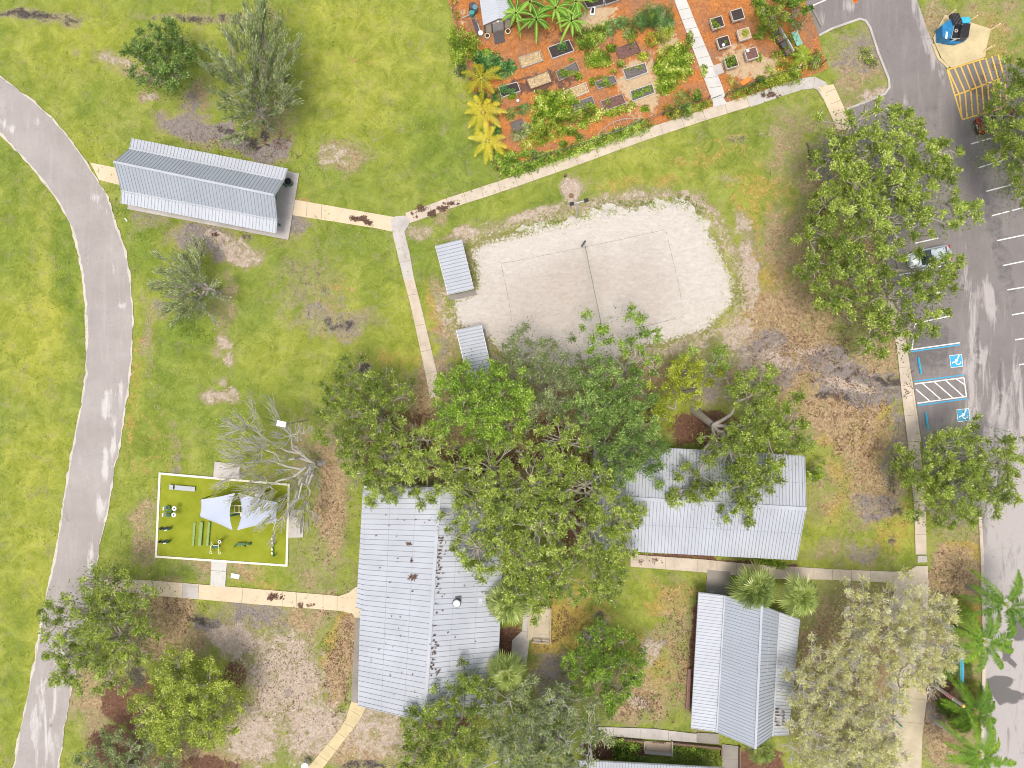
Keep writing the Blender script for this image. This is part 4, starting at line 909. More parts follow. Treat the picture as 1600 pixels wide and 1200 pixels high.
    if under > 0:                     # lower leaves coloured darker, painting in the shade under the crown for depth
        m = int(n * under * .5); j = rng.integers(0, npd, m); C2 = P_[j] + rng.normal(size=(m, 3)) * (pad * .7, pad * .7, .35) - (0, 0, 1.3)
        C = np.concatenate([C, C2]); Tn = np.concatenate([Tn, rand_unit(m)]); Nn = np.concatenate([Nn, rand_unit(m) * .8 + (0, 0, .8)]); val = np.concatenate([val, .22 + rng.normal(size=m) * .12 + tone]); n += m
    L = leaf[0] * rng.uniform(.6, 1.3, n); Wd = leaf[1] * rng.uniform(.7, 1.3, n)
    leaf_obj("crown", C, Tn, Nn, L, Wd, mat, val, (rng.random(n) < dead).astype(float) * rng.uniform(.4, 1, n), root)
    return root

# ---- park trees, top left
tree("oak_tree", "dense dark green oak standing above the pavilion, left of the wider grey-green tree", [(250,75,36,6.5),(228,92,26,5.8),(275,100,32,6),(245,118,24,5.2),(268,62,22,6),(225,60,18,5)], (257,128), 'dark', per=120, leaf=(.26,.13), under=.6)
tree("willowy_tree", "tall grey-green tree with fine drooping twigs right above the pavilion", [(395,60,38,7.5),(375,105,46,7),(430,90,40,7),(400,150,50,6.5,.8),(440,150,30,6),(385,185,30,5),(400,38,24,7)], (425,205), 'greyg', 'bark', per=80, leaf=(.44,.09), spray=True, radial=1.1, twig=.015, ntw=9, tone=.06, under=.6, bare=.1)
tree("willowy_tree", "small thin-leaved tree with pale twigs standing in lush grass below the pavilion", [(285,425,34,4.6),(315,450,34,4.8),(290,470,30,4.2),(270,450,24,4),(325,480,18,3.6),(305,405,20,4)], (342,458), 'greyg', 'bark', per=75, leaf=(.40,.075), radial=1.2, twig=.017, ntw=10, bare=.15, spray=True, tone=.10, under=.3, pad=.8)
tree("half_bare_tree", "half-bare leaning tree with long pale branches reaching over the fitness area", [(405,665,38,7.5),(450,690,36,7.5),(400,715,34,7),(395,750,38,6.5),(445,770,34,6),(480,790,26,5),(425,800,30,4.6),(385,695,28,7),(490,740,18,6)], (505,722), 'yelg', 'palebark', per=60, leaf=(.28,.09), spray=True, radial=1.1, twig=.020, ntw=13, bare=.68, tone=.02, under=.5, rt=.3, fork=1.4, pad=.9)
tree("oak_tree", "wide green tree spreading over the running path at lower left", [(150,935,44,7),(110,980,44,7),(165,985,48,7.5),(205,960,38,6.5),(130,1040,40,6.3),(180,1040,38,6.5),(215,1010,30,6),(100,1060,22,5),(195,915,30,6),(90,1020,26,5.5)], (205,985), 'oak', per=72, leaf=(.32,.12), radial=1.0, ntw=7, twig=.022, tone=.02, cover=.95)
tree("ear_tree", "round tree with lumpy lime-green foliage clumps next to the bare sandy ground", [(290,1060,52,7.5,.8),(250,1100,40,7),(330,1100,44,7),(290,1130,50,7,.8),(270,1050,30,7),(345,1075,24,6.2),(240,1140,28,6),(330,1150,24,6),(300,1085,40,7.6),(225,1105,22,6.2),(355,1120,22,6.4)], (310,1070), 'lumpy', 'bark', per=150, leaf=(.22,.15), radial=.5, pad=1.0, cover=1.15, ntw=6, tone=.04, drop=2.4)
tree("shrubby_tree", "low green tree cut off by the bottom edge at lower left", [(165,1180,30,4.5),(205,1170,34,4.5),(245,1185,30,4.2),(130,1200,24,3.8),(200,1215,40,4.5),(270,1205,22,4)], (215,1195), 'greyg', 'bark', per=105, leaf=(.26,.11), tone=.04)
# ---- central grove
tree("oak_tree", "olive-green oak at the left end of the central grove", [(560,600,44,7),(530,650,40,7),(585,650,44,7.4),(620,610,34,7),(560,700,40,6.8),(620,680,34,7),(525,610,24,6.2),(600,740,30,6)], (600,640), 'oak', per=95, leaf=(.30,.11), radial=.95, tone=-.08, ntw=6, twig=.024, cover=1.05)
tree("oak_tree", "bright emerald tree overlapping the lower volleyball shelter", [(738,594,32,8),(782,602,36,8.4),(745,635,44,8.6),(795,645,36,8),(705,620,28,7.5),(700,660,26,7),(760,680,34,7.5),(820,620,22,7.5),(702,590,15,7)], (755,625), 'bright', per=130, leaf=(.26,.15), radial=.6, cover=1.1, tone=.03, pad=.95)
tree("oak_tree", "yellow-green oak overhanging the upper left corner of the largest roof", [(620,740,34,7),(650,700,34,7.5),(680,745,38,7),(590,770,18,5.5),(600,715,24,6.5),(665,780,16,5.4),(710,730,30,7),(560,740,24,6)], (650,712), 'oak', per=85, leaf=(.32,.12), radial=1.0, tone=.08, ntw=6, twig=.024)
tree("oak_tree", "grey-green tree thinning out onto the lower edge of the volleyball sand", [(830,550,40,7),(865,575,36,7),(815,585,28,6.5),(870,615,36,7.5),(850,645,34,7.5),(795,540,16,6),(885,545,18,6)], (850,605), 'greyg', per=105, leaf=(.25,.11), tone=.0, radial=.8, bare=.08)
tree("oak_tree", "dense dark green tree in the middle of the central grove", [(945,600,44,8),(925,640,42,8),(985,640,40,8),(960,680,42,8),(1000,690,34,7.5),(970,725,34,7),(1015,730,26,6.5),(920,600,26,7),(940,745,22,6.2)], (955,640), 'dark', per=150, leaf=(.25,.14), radial=.6, cover=1.15, tone=.06, pad=.95)
tree("oak_tree", "sparse tree with pale forked branches and bright tufts over the volleyball sand", [(925,515,24,8),(985,500,26,8),(1010,515,20,8),(1015,545,22,7.5),(940,525,16,7.5),(970,540,16,7),(1010,575,20,7)], (972,590), 'bright', 'palebark', per=85, leaf=(.27,.14), radial=.7, cover=.8, bare=.12, ntw=6, twig=.028, under=.15, tone=-.02, rt=.2)
tree("shrubby_tree", "yellow-green tree at the upper right of the central grove", [(1075,600,32,6),(1040,615,28,6),(1095,585,20,5.5),(1050,585,20,5.6),(1015,640,22,5.5),(1040,650,16,5)], (1060,612), 'yelg', per=115, leaf=(.26,.13), radial=.7, tone=.06)
tree("sapling", "thin sprouting sapling with separate small tufts between the sand and the grove", [(1120,545,13,5),(1072,555,12,4.5),(1110,570,14,4.5),(1130,575,10,4.6),(1150,610,12,4.5)], (1112,585), 'bright', 'palebark', per=75, leaf=(.24,.12), cover=.9, rt=.09, fork=1.2, under=.1, tone=.0)
tree("oak_tree", "broad oak filling the gap between the two long metal roofs", [(760,740,46,8.5),(820,720,44,9),(880,700,44,9),(740,800,44,8),(800,800,50,9),(860,780,50,9.4),(915,760,44,9),(780,860,46,8),(840,860,48,8.6),(900,840,46,8.6),(950,800,40,8),(730,860,28,7),(900,905,42,7.6),(850,915,40,7.4),(960,870,32,7),(800,910,26,7),(945,920,26,6.4),(980,790,26,7),(760,770,20,8),(975,850,18,6.5),(720,760,26,7.6)], (880,790), 'oak', per=88, leaf=(.33,.13), radial=1.0, ntw=7, twig=.026, cover=.92, rt=.42, limbs=13, tone=.05)
tree("oak_tree", "leaning oak with thick fallen-looking trunk hanging over the right half of the upper roof", [(1180,610,34,8),(1215,640,34,8),(1175,660,38,8.4),(1230,680,30,7.6),(1140,700,36,8),(1190,710,38,8),(1120,745,36,7.4),(1165,755,36,7.4),(1075,755,26,6.6),(1150,795,26,6.4),(1255,690,14,6.6),(1060,775,14,6),(1200,745,24,7)], (1084,640), 'oak', forkpt=(1114,664,4.2), limbs=5, per=115, leaf=(.29,.13), radial=.8, cover=.98, rt=.40, tone=-.03, twig=.022)
tree("shrub", "small rounded yellow-green shrub at the right gable of the upper roof", [(1273,735,13,2.2),(1270,748,12,2)], (1271,742), 'lime', per=90, leaf=(.22,.11), fork=.5, rt=.05, pad=.5, cat="shrub", under=.2, drop=.6)
# ---- lower middle
tree("oak_tree", "rounded deep green tree in the courtyard beside the small deck", [(945,1015,42,6),(920,1045,34,5.6),(970,1060,38,5.6),(985,1030,26,5.4),(960,1090,24,5),(905,1035,20,5)], (940,1030), 'bright', per=105, leaf=(.26,.12), radial=.85, tone=-.12, under=.6)
tree("oak_tree", "green tree overhanging the lower right corner of the largest roof", [(735,1055,24,7),(690,1100,36,7),(735,1095,32,7),(665,1130,30,7),(705,1150,40,7),(660,1175,36,6.5),(750,1080,16,6.5),(720,1190,40,7),(640,1195,26,6)], (715,1140), 'oak', per=92, leaf=(.29,.12), radial=.9, tone=-.08)
tree("oak_tree", "grey-green tree with pale branches at the bottom between the two courtyard walks", [(800,1120,44,7),(850,1105,40,7),(900,1110,36,6.5),(830,1160,46,7),(890,1160,42,7),(780,1180,40,7),(860,1200,40,7),(935,1145,22,5.6),(870,1080,24,6)], (850,1140), 'greyg', 'palebark', per=85, leaf=(.30,.11), radial=1.0, tone=.06, ntw=7, twig=.026)
# ---- car park
tree("oak_tree", "largest oak at the upper left side of the car park, reaching out over the stalls", [(1330,210,40,9),(1390,200,40,9.5),(1420,190,24,9),(1440,250,40,9.5),(1380,260,48,10),(1320,270,44,9),(1430,300,40,9),(1350,320,46,9.4),(1470,240,24,9),(1480,280,18,8.4),(1300,320,34,8),(1410,340,36,9),(1495,330,22,8.6),(1520,330,16,8.4),(1465,345,24,8.6),(1290,240,20,7.5)], (1350,300), 'oak', per=100, leaf=(.33,.14), radial=.9, cover=.92, rt=.45, limbs=12, tone=.07, twig=.026)
tree("oak_tree", "dark leafy oak on the left side of the car park above the blue parking bays", [(1265,375,28,8),(1310,370,36,8.6),(1270,430,28,8),(1320,430,42,9),(1370,400,36,9),(1350,470,40,8.6),(1385,500,30,8),(1420,450,30,8.6),(1460,420,32,8.6),(1475,460,26,8.2),(1440,500,24,8),(1490,420,18,8),(1415,535,18,7.4),(1340,540,16,7),(1375,540,14,7),(1300,460,24,8)], (1350,430), 'oak', per=115, leaf=(.31,.14), radial=.8, cover=.95, rt=.42, limbs=12, tone=-.02, twig=.026)
tree("oak_tree", "oak cut off by the right edge above the red car", [(1580,150,36,7.5),(1600,200,44,8),(1565,215,22,7),(1575,260,30,7.4),(1600,110,30,7),(1625,170,50,8),(1620,260,46,7.8),(1545,185,12,6.4),(1600,300,20,7)], (1600,215), 'oak', per=100, leaf=(.30,.12), radial=.9, tone=-.08)
tree("oak_tree", "wide green tree standing between the blue parking bays and the road at right", [(1450,720,40,6.6),(1500,710,44,7),(1440,765,38,6.4),(1495,770,46,7),(1550,730,32,6.6),(1545,780,28,6.4),(1480,800,26,5.6),(1520,805,24,5.6),(1420,735,20,5.6),(1580,700,20,6),(1570,760,26,6),(1590,730,16,5.6),(1530,690,14,6)], (1478,738), 'oak', per=105, leaf=(.32,.10), radial=1.1, tone=.0, under=.6, cover=1.05)
# ---- lower right pale trees
tree("pale_tree", "pale twiggy tree with white-tipped branches at the upper part of the lower right group", [(1340,950,40,7),(1400,945,44,7.4),(1450,960,40,7.2),(1370,1000,44,7.6),(1430,1010,46,7.8),(1475,1010,28,7),(1330,990,24,6.5),(1460,1050,30,7),(1480,965,18,6.6),(1405,1050,40,7.4)], (1395,985), 'pale', 'palebark', per=100, leaf=(.26,.10), radial=1.1, ntw=11, twig=.026, tone=0.15, bare=.22)
tree("pale_tree", "pale twiggy tree overhanging the right apron of the small hall", [(1290,1030,38,7),(1330,1045,38,7.2),(1260,1075,34,7),(1310,1090,44,7.4),(1270,1125,38,7),(1340,1110,34,7),(1235,1090,18,6.4),(1250,1040,16,6)], (1300,1075), 'pale', 'palebark', per=95, leaf=(.26,.10), radial=1.1, ntw=12, twig=.026, tone=0.11, bare=.22)
tree("pale_tree", "pale twiggy tree at the bottom edge of the lower right group", [(1330,1150,44,7),(1380,1130,34,7),(1290,1175,40,6.8),(1350,1190,46,7),(1390,1180,28,6.6),(1250,1170,24,6.4),(1310,1220,40,6.8),(1390,1085,20,6.6)], (1335,1160), 'pale', 'palebark', per=100, leaf=(.26,.10), radial=1.1, ntw=11, twig=.026, tone=0.18, bare=.22)

# ---- palms
def frond(root, c, az, L, rise, droop, mat, leafl=.55, nl=26, w=.12, tone=0.0, vee=.35, deadf=0.0, name="frond", rach=.035):
    """one feather frond: curved rachis and two rows of narrow leaflets"""
    t = np.linspace(0, 1, 9); d = np.array([math.cos(az), math.sin(az), 0]); sd = np.array([-d[1], d[0], 0]); c = np.array(c)
    pt = lambda s: c + d * L * (s - .10 * s ** 3) + np.array([0, 0, 1.0]) * L * (rise * s - droop * s * s)
    V = []; F = []
    for i in range(8):
        p, q = pt(t[i]), pt(t[i + 1]); r = rach * (1 - t[i] * .8); r2 = rach * (1 - t[i + 1] * .8); b = len(V)
        V += [p - sd * r, p + sd * r, p + (0, 0, r * 1.4), q - sd * r2, q + sd * r2, q + (0, 0, r2 * 1.4)]; F += [[b, b + 3, b + 5, b + 2], [b + 2, b + 5, b + 4, b + 1], [b, b + 1, b + 4, b + 3]]
    cols = [.85] * len(V)
    for i in range(nl):
        s = .12 + .88 * i / (nl - 1); p = pt(s); l = leafl * (math.sin(PI * min(1, .16 + s * .80)) ** .7) * rng.uniform(.85, 1.12)
        for sg in (-1, 1):
            o = sd * sg * math.cos(.4) + d * (.30 + .6 * s) + np.array([0, 0, rng.uniform(-.35, .25)]) + rng.normal(size=3) * .08; o = o / np.linalg.norm(o); m = p + o * l * .5 + np.array([0, 0, vee * l * .18]); e = p + o * l + np.array([0, 0, -l * (.45 - vee * .5)])
            wd = d * w / 2; b = len(V); V += [p - wd * .7, p + wd * .7, m + wd, m - wd, e, e]; F += [[b, b + 1, b + 2, b + 3], [b + 3, b + 2, b + 4, b + 5]]
            v = np.clip(.5 + tone + rng.normal() * .13 + .10 * s, 0, 1); cols += [v] * 6
    V = np.array(V); col = np.zeros((len(V), 4), np.float32); col[:, 0] = np.clip(cols, 0, 1); col[:, 1] = deadf; col[:, 3] = 1
    return np_mesh(name, V, np.array(F), M[mat], root, col=col)
def feather_palm(label, base, crown, n, L, mat, trunk_r=.16, z=5.5, tone=0.0, bark='bark', leafl=.6, azs=None, name="feather_palm", group=None, boots=True, w=.10, rise=.55, droop=.75, nl=26):
    b = P(*base); c = P(*crown, z); root = thing(name, b, label, "palm", group)
    seg = []; mid = Vector(b).lerp(c, .5) + Vector((.1, .05, 0)); seg += [(np.array(b) - (0, 0, .1), np.array(mid), trunk_r * 1.35, trunk_r), (np.array(mid), np.array(c), trunk_r, trunk_r * .75)]
    tubes("trunk", seg, bark, root, 10)
    for i in range(n):
        az = (azs[i] if azs else 2 * PI * i / n + rng.uniform(-.25, .25)); lv = rng.uniform(0, 1)
        frond(root, (c.x, c.y, z + .05), az, L * rng.uniform(.85, 1.08), rise * (1.2 - .8 * lv), droop * (.7 + .4 * lv), mat, leafl, nl, w, tone + rng.normal() * .06)
    return root
def fan_palm(label, base, crown, z, rad, n=30, tone=0.0, blades=15, group="fan palms beside the buildings"):
    b = P(*base); c = P(*crown, z); root = thing("fan_palm", b, label, "palm", group)
    tubes("trunk", [(np.array(b) - (0, 0, .1), np.array(c) - (0, 0, .2), .2, .17)], 'darkbark', root, 10)
    cc = np.array(c)
    for i in range(n):
        lv = (i + .5) / n; az = i * 2.39996 + rng.uniform(-.15, .15); el = R(78) * (1 - lv) - R(22) * lv; d = np.array([math.cos(az) * math.cos(el), math.sin(az) * math.cos(el), math.sin(el)])
        st = rad * (.20 + .34 * lv); hub = cc + d * st; sd = np.array([-math.sin(az), math.cos(az), 0]); nn = np.cross(d, sd); V = []; F = []; cols = []
        r = .022; V += [cc - sd * r, cc + sd * r, hub + sd * r, hub - sd * r]; F.append([0, 1, 2, 3]); cols += [.8] * 4
        bl = rad * (.40 + .14 * lv); tn = .46 + tone + rng.normal() * .13 - .14 * lv
        for k in range(blades):
            a = (k / (blades - 1) - .5) * R(195); o = d * math.cos(a) + sd * math.sin(a); l = bl * (1 - .22 * abs(a) / 1.6) * rng.uniform(.88, 1.08)
            m = hub + o * l * .6; e = hub + o * l * .97 + np.array([0, 0, -l * .32]); ww = np.cross(o, nn) * l * .055; bb = len(V)
            V += [hub, hub + ww * .15, m + ww, m - ww, e + ww * .12, e - ww * .12]; F += [[bb, bb + 1, bb + 2, bb + 3], [bb + 3, bb + 2, bb + 4, bb + 5]]
            cols += list(np.clip(tn + rng.normal() * .16 + np.array([-.15, -.1, 0, 0, .2, .2]), 0, 1))
        V = np.array(V); col = np.zeros((len(V), 4), np.float32); col[:, 0] = np.clip(cols, 0, 1); col[:, 3] = 1; col[:, 1] = .5 if (lv > .93) else 0
        np_mesh("frond", V, np.array(F), M['sabal'], root, col=col)
    return root
fan_palm("fan palm touching the right eave of the largest roof, above the deck", (800,915), (795,942), 4.8, 2.75, 34, .10)
fan_palm("fan palm over the right eave of the largest roof, below the deck", (800,1025), (792,1052), 4.6, 2.5, 32, .12)
fan_palm("left and darker of two fan palms on the walk above the small hall", (1163,900), (1180,922), 4.4, 2.9, 34, .02)
fan_palm("right fan palm beside the small hall's upper right corner", (1232,912), (1250,933), 4.4, 2.6, 32, .12)
fan_palm("low fan palm tucked under the bottom tip of the small hall roof", (1183,1160), (1190,1172), 2.2, 2.0, 24, .02)
feather_palm("feather palm arching over the road kerb, topmost of the roadside palms", (1511,917), (1571,944), 11, 4.1, 'royal', .22, 5.6, -.16, leafl=.62, azs=[R(125), R(48), R(15), R(-25), R(-62), R(-85), R(172), R(150), R(205), R(70), R(-45)], group="roadside feather palms", nl=42)
feather_palm("feather palm with bright fronds fanned over the road, second of the roadside palms", (1490,978), (1538,1002), 12, 3.9, 'royal', .17, 4.9, .02, bark='darkbark', leafl=.62, azs=[R(85), R(55), R(-8), R(-20), R(-60), R(-95), R(-140), R(190), R(160), R(110), R(20), R(135)], group="roadside feather palms", nl=42)
feather_palm("feather palm with white tapered trunk at the bottom of the roadside planting", (1465,1128), (1530,1178), 14, 3.9, 'royal', .24, 6.2, .04, 'palebark', leafl=.62, group="roadside feather palms", nl=42)
feather_palm("short feather palm spreading above the white trunk, third of the roadside palms", (1505,1095), (1522,1112), 14, 3.5, 'royal', .14, 3.2, -.05, leafl=.62, group="roadside feather palms", nl=40)
# golden coconut palms along the garden's left fence
feather_palm("green-gold young palm, uppermost of three along the garden's left edge", (758,128), (752,122), 9, 2.5, 'gold', .10, 1.6, -.26, leafl=.55, w=.055, name="golden_palm", group="young golden palms at the garden edge", nl=30)
feather_palm("bright golden palm, middle of three along the garden's left edge", (762,172), (755,176), 10, 2.6, 'gold', .10, 1.7, .06, leafl=.55, w=.055, name="golden_palm", group="young golden palms at the garden edge", nl=30)
feather_palm("golden palm with grey dying frond tips, lowest of three at the garden's left edge", (768,218), (762,221), 10, 2.3, 'gold', .10, 1.6, .10, leafl=.5, w=.055, name="golden_palm", group="young golden palms at the garden edge", nl=30)
feather_palm("small spiky palm beside the mint bench in the garden", (1253,92), (1254,88), 13, 1.6, 'lime', .08, .9, -.05, leafl=.32, name="spiky_palm", nl=18, w=.06)

# banana plants
def banana(label, px, py, z, n, L, tone=0.0):
    b = P(px, py); c = np.array(P(px, py, z)); root = thing("banana_plant", b, label, "banana plant", "banana plants beside the garden shed")
    tubes("stem", [(np.array(b) - (0, 0, .1), c, .13, .09)], 'beam', root, 8)
    for i in range(int(n * 1.5)):
        az = i * 2.39996 + rng.uniform(-.4, .4); d = np.array([math.cos(az), math.sin(az), 0]); sd = np.array([-d[1], d[0], 0]); l = L * rng.uniform(.6, 1.15); rise = rng.uniform(.15, 1.1); dr = rng.uniform(.5, 1.3); wd = rng.uniform(.12, .21)
        V = []; F = []; cols = []; nn = 8; tn = .40 + tone + rng.normal() * .2
        for k in range(nn + 1):
            s = k / nn; p = c + d * l * (.08 + .92 * s) + np.array([0, 0, l * (rise * s - dr * s * s)]); w = wd * (math.sin(PI * min(1, .05 + s * .95)) ** .45) * (1 if k < nn else .2) * (.25 if k == 0 else 1)
            V += [p - sd * w - (0, 0, w * .35), p, p + sd * w - (0, 0, w * .35), p - sd * .025 + (0, 0, .01), p + sd * .025 + (0, 0, .01)]; cols += [tn - .1 + rng.normal() * .06, tn + .05, tn - .05 + rng.normal() * .06, .98, .98]
            if k: a = (k - 1) * 5; q = k * 5; F += [[a, q, q + 1, a + 1], [a + 1, q + 1, q + 2, a + 2], [a + 3, q + 3, q + 4, a + 4]]
        V = np.array(V); col = np.zeros((len(V), 4), np.float32); col[:, 0] = np.clip(cols, 0, 1); col[:, 3] = 1
        np_mesh("leaf", V, np.array(F), M['banana'], root, col=col)
for (px, py, z, n, L, tn, lb) in [(806,20,2.4,10,1.9,.05,"banana plant overhanging the shed roof's right corner"), (838,30,2.5,13,2.1,.0,"banana plant with the longest drooping leaves, lowest in the clump"), (868,12,2.7,11,2.0,.03,"banana plant in the middle of the clump"),
                              (893,32,2.2,12,2.0,.12,"pale yellow-green banana plant at the clump's right end"), (828,2,2.8,10,2.0,-.05,"dark banana plant at the top edge above the lowest one"), (900,2,2.4,9,1.8,.0,"banana plant cut by the top edge beside the grey troughs")]:
    banana(lb, px, py, z, n, L, tn)

# shrubs and vines: leafy mounds
VG = "garden vegetables and vines"
def shrub(label, blobs, mat, z=.8, leaf=(.2, .12), dens=70, tone=0.0, name="shrub", cat="shrub", group=None, dead=.02, kind=None, upright=.9):
    Cs = []; Us = []; vs_ = []
    for (px, py, rx, ry) in blobs:
        rx, ry = (rx * 1.17, ry * 1.17) if group == VG else (rx * 1.04, ry * 1.04)
        n = max(30, int(PI * rx * ry * S * S * dens * 1.35)); u = rand_unit(n); u[:, 2] = np.abs(u[:, 2]); r = rng.uniform(.45, 1.08, n)
        wob = 1 + .14 * np.sin(3 * np.arctan2(u[:, 1], u[:, 0]) + px) + .1 * np.sin(7 * np.arctan2(u[:, 1], u[:, 0]) + py); zb = z * rng.uniform(.85, 1.15); c = np.array(P(px, py, 0))
        q = np.stack([u[:, 0] * rx * S * r * wob, u[:, 1] * ry * S * r * wob, u[:, 2] * zb * r + .04], 1); Cs.append(c + q); Us.append(u)
        cell = fbm((c[0] + q[:, 0]) * 1.6, (c[1] + q[:, 1]) * 1.6, 3); vs_.append(.45 + tone + (cell - .44) * 1.5 + rng.normal(size=n) * .22)
    C = np.concatenate(Cs); U = np.concatenate(Us); n = len(C); leaf = (leaf[0] * .85, leaf[1] * .9); k = (H - C[:, 2:3] * .85) / H; C[:, :2] *= k
    o = leaf_obj(name, C, U * .5 + rand_unit(n), rand_unit(n) * .7 + (0, 0, upright), leaf[0] * rng.uniform(.6, 1.3, n), leaf[1] * rng.uniform(.7, 1.3, n), mat, np.concatenate(vs_), (rng.random(n) < dead).astype(float))
    return tag(o, label, cat, group, kind)
VG = "garden vegetables and vines"
shrub("yellow-green citrus bush at the garden's left fence", [(718,62,20,22),(732,82,16,16),(716,90,12,14),(738,66,14,14)], 'lime', 2.0, dens=95, tone=-.08, leaf=(.24,.13), name="citrus_bush")
shrub("tiny bush inside the garden's top left corner", [(713,24,6,8)], 'lime', .7, tone=-.15); shrub("tiny bush cut by the top edge in the garden's left corner", [(711,1,7,6)], 'lime', .7, tone=-.1)
shrub("blue-green pumpkin vine spreading below the shed", [(765,98,20,14),(785,108,18,12),(748,90,8,12),(795,104,10,8),(755,115,14,10)], 'blueg', .55, dens=90, tone=.12, leaf=(.3,.24), name="vine_patch", cat="vine", group=VG)
shrub("green undergrowth behind the middle golden palm", [(772,165,10,26),(778,150,8,12)], 'blueg', .8, tone=.1, name="undergrowth", cat="plants", group=VG)
shrub("square patch of tall green herbs right of the banana clump", [(912,60,15,15),(930,55,15,17),(941,50,8,14),(918,70,14,8)], 'bright', .9, dens=110, tone=.03, name="herb_patch", cat="plants", group=VG)
shrub("pale green vine arching left of the big blue-green mound", [(962,38,17,9),(952,48,8,10),(975,34,12,9),(983,50,10,10)], 'blueg', .6, dens=95, tone=.22, name="vine_patch", cat="vine", group=VG)
shrub("large blue-green mound near the pale garden walk", [(1015,28,24,22),(1035,26,20,20),(1000,35,14,16),(1045,38,10,14)], 'blueg', 1.2, dens=150, tone=-.02, leaf=(.15,.1), name="leafy_mound", cat="shrub")
shrub("small yellow tuft on top of the blue-green mound", [(1019,26,7,11)], 'lime', 1.75, dens=110, tone=-.05, name="tuft", cat="plant")
shrub("small yellow-green bush below the arching vine", [(986,64,8,12),(990,52,7,8)], 'lime', .8, tone=-.05, name="bush", cat="shrub")
shrub("mustard-green bush below the blue-green mound", [(1020,62,14,13),(1037,55,14,14),(1046,48,9,12)], 'yelg', 1.0, dens=95, tone=.1, name="bush")
shrub("yellow and green leafy clump in the middle of the garden", [(925,93,13,12),(938,90,13,13),(945,96,10,10),(932,98,10,8)], 'lime', .5, dens=170, tone=-.05, name="leafy_clump", cat="plants", group=VG)
shrub("largest lime-green vine beside the pale garden walk", [(1060,85,20,16),(1045,100,22,16),(1066,105,14,16),(1045,122,18,16),(1038,136,14,12),(1070,92,12,12),(1030,108,10,10)], 'lime', .7, dens=95, tone=.04, leaf=(.26,.2), name="vine_patch", cat="vine", group=VG)
shrub("straw-yellow grassy stalks above the largest lime vine", [(1038,85,12,10),(1047,78,10,8)], 'yelg', .9, dens=60, tone=.3, leaf=(.45,.05), name="grass_stalks", cat="plants", group=VG)
shrub("round lime vine in the lower left of the garden", [(855,155,20,14),(878,152,18,12),(845,170,14,16),(872,172,20,14),(895,158,10,8)], 'lime', .6, dens=95, tone=.08, leaf=(.24,.2), name="vine_patch", cat="vine", group=VG)
shrub("tangled tan-green vegetable rows left of the canoe-shaped trellis", [(880,182,24,14),(855,190,20,14),(905,178,16,12),(838,205,16,12),(865,205,22,12),(920,172,16,10)], 'lime', .6, dens=80, tone=-.08, leaf=(.24,.14), name="vegetable_rows", cat="plants", group=VG, dead=.12)
shrub("trailing vine with yellow leaves running right above the trellis", [(940,176,14,8),(958,176,12,6),(975,170,14,6),(988,164,8,5),(925,186,12,6)], 'lime', .4, dens=85, tone=.15, leaf=(.24,.18), name="vine_patch", cat="vine", group=VG)
shrub("creeping vine at the garden's lower left near the hedge", [(835,222,22,8),(850,215,20,8),(820,228,10,6)], 'lime', .35, dens=85, tone=.05, name="vine_patch", cat="vine", group=VG)
shrub("round dark clump of herbs left of the lime vine", [(797,178,9,10)], 'dark', .6, dens=110, tone=.1, name="herb_clump", cat="plants", group=VG)
shrub("pale leafy cabbages right of the dark herb clump", [(815,172,13,8),(822,166,8,5)], 'blueg', .5, dens=90, tone=.2, name="cabbages", cat="plants", group=VG)
shrub("reddish-green patch above the creeping vine", [(812,210,14,9),(822,200,10,9)], 'greyg', .4, dens=190, tone=.05, name="herb_patch", cat="plants", group=VG)
shrub("big rounded bush at the garden's lower left corner", [(785,252,18,20),(805,262,20,14),(775,240,10,12),(800,245,12,10)], 'bright', 1.2, dens=100, tone=.05, leaf=(.24,.16), name="bush")
shrub("dark round bush on the hedge near the trellis's left", [(842,245,14,10),(834,240,10,8)], 'dark', 1.2, dens=100, tone=.15, name="bush")
shrub("leafy vine hedge covering the lower garden fence", [(820+i*15.5, 261-i*5.35, 14, 12) for i in range(13)] + [(1075,172,12,9),(1092,166,12,8),(1105,162,8,6)], 'bright', 1.0, dens=105, tone=.12, leaf=(.2,.13), name="hedge", cat="hedge")
shrub("dark feathery round bush by the foot of the pale garden walk", [(1068,158,17,20),(1072,175,12,12)], 'dark', 1.6, dens=115, tone=.12, leaf=(.3,.07), name="bush")
shrub("yellow-green bush left of the dark feathery one", [(1045,172,12,10),(1052,180,12,9)], 'lime', 1.0, dens=95, tone=-.1, name="bush")
shrub("leafy vine hedge right of the pale garden walk, along the curving path", [(1148+i*13, 147-i*4.2, 12, 10) for i in range(7)] + [(1240,122,14,12)], 'lime', .8, dens=95, tone=-.14, name="hedge", cat="hedge")
shrub("olive bush in the garden's lower right corner", [(1215,122,18,12),(1232,112,14,12)], 'yelg', 1.1, dens=95, tone=-.02, name="bush"); shrub("bright rounded bush in the garden's lower right corner", [(1243,112,12,12)], 'bright', 1.3, dens=95, tone=.06, name="bush")
shrub("dark green bush at the garden's right tip beside the curving path", [(1272,98,12,15),(1278,88,8,10)], 'dark', 1.4, dens=105, tone=.15, name="bush")
shrub("feathery sapling in the mulch below the potted planters", [(1142,125,9,10),(1148,134,8,7)], 'oak', .9, dens=60, tone=0, leaf=(.3,.06), name="feathery_plant", cat="plant"); shrub("round leafy plant beside the olive bush", [(1202,108,8,8)], 'bright', .7, tone=.05, name="leafy_plant", cat="plant")
tree("garden_tree", "bright round-crowned tree in the garden's upper right", [(1212,22,22,4.2),(1205,35,12,3.8)], (1208,30), 'lumpy', per=120, leaf=(.24,.13), fork=1, rt=.09, pad=.7, tone=-.06)
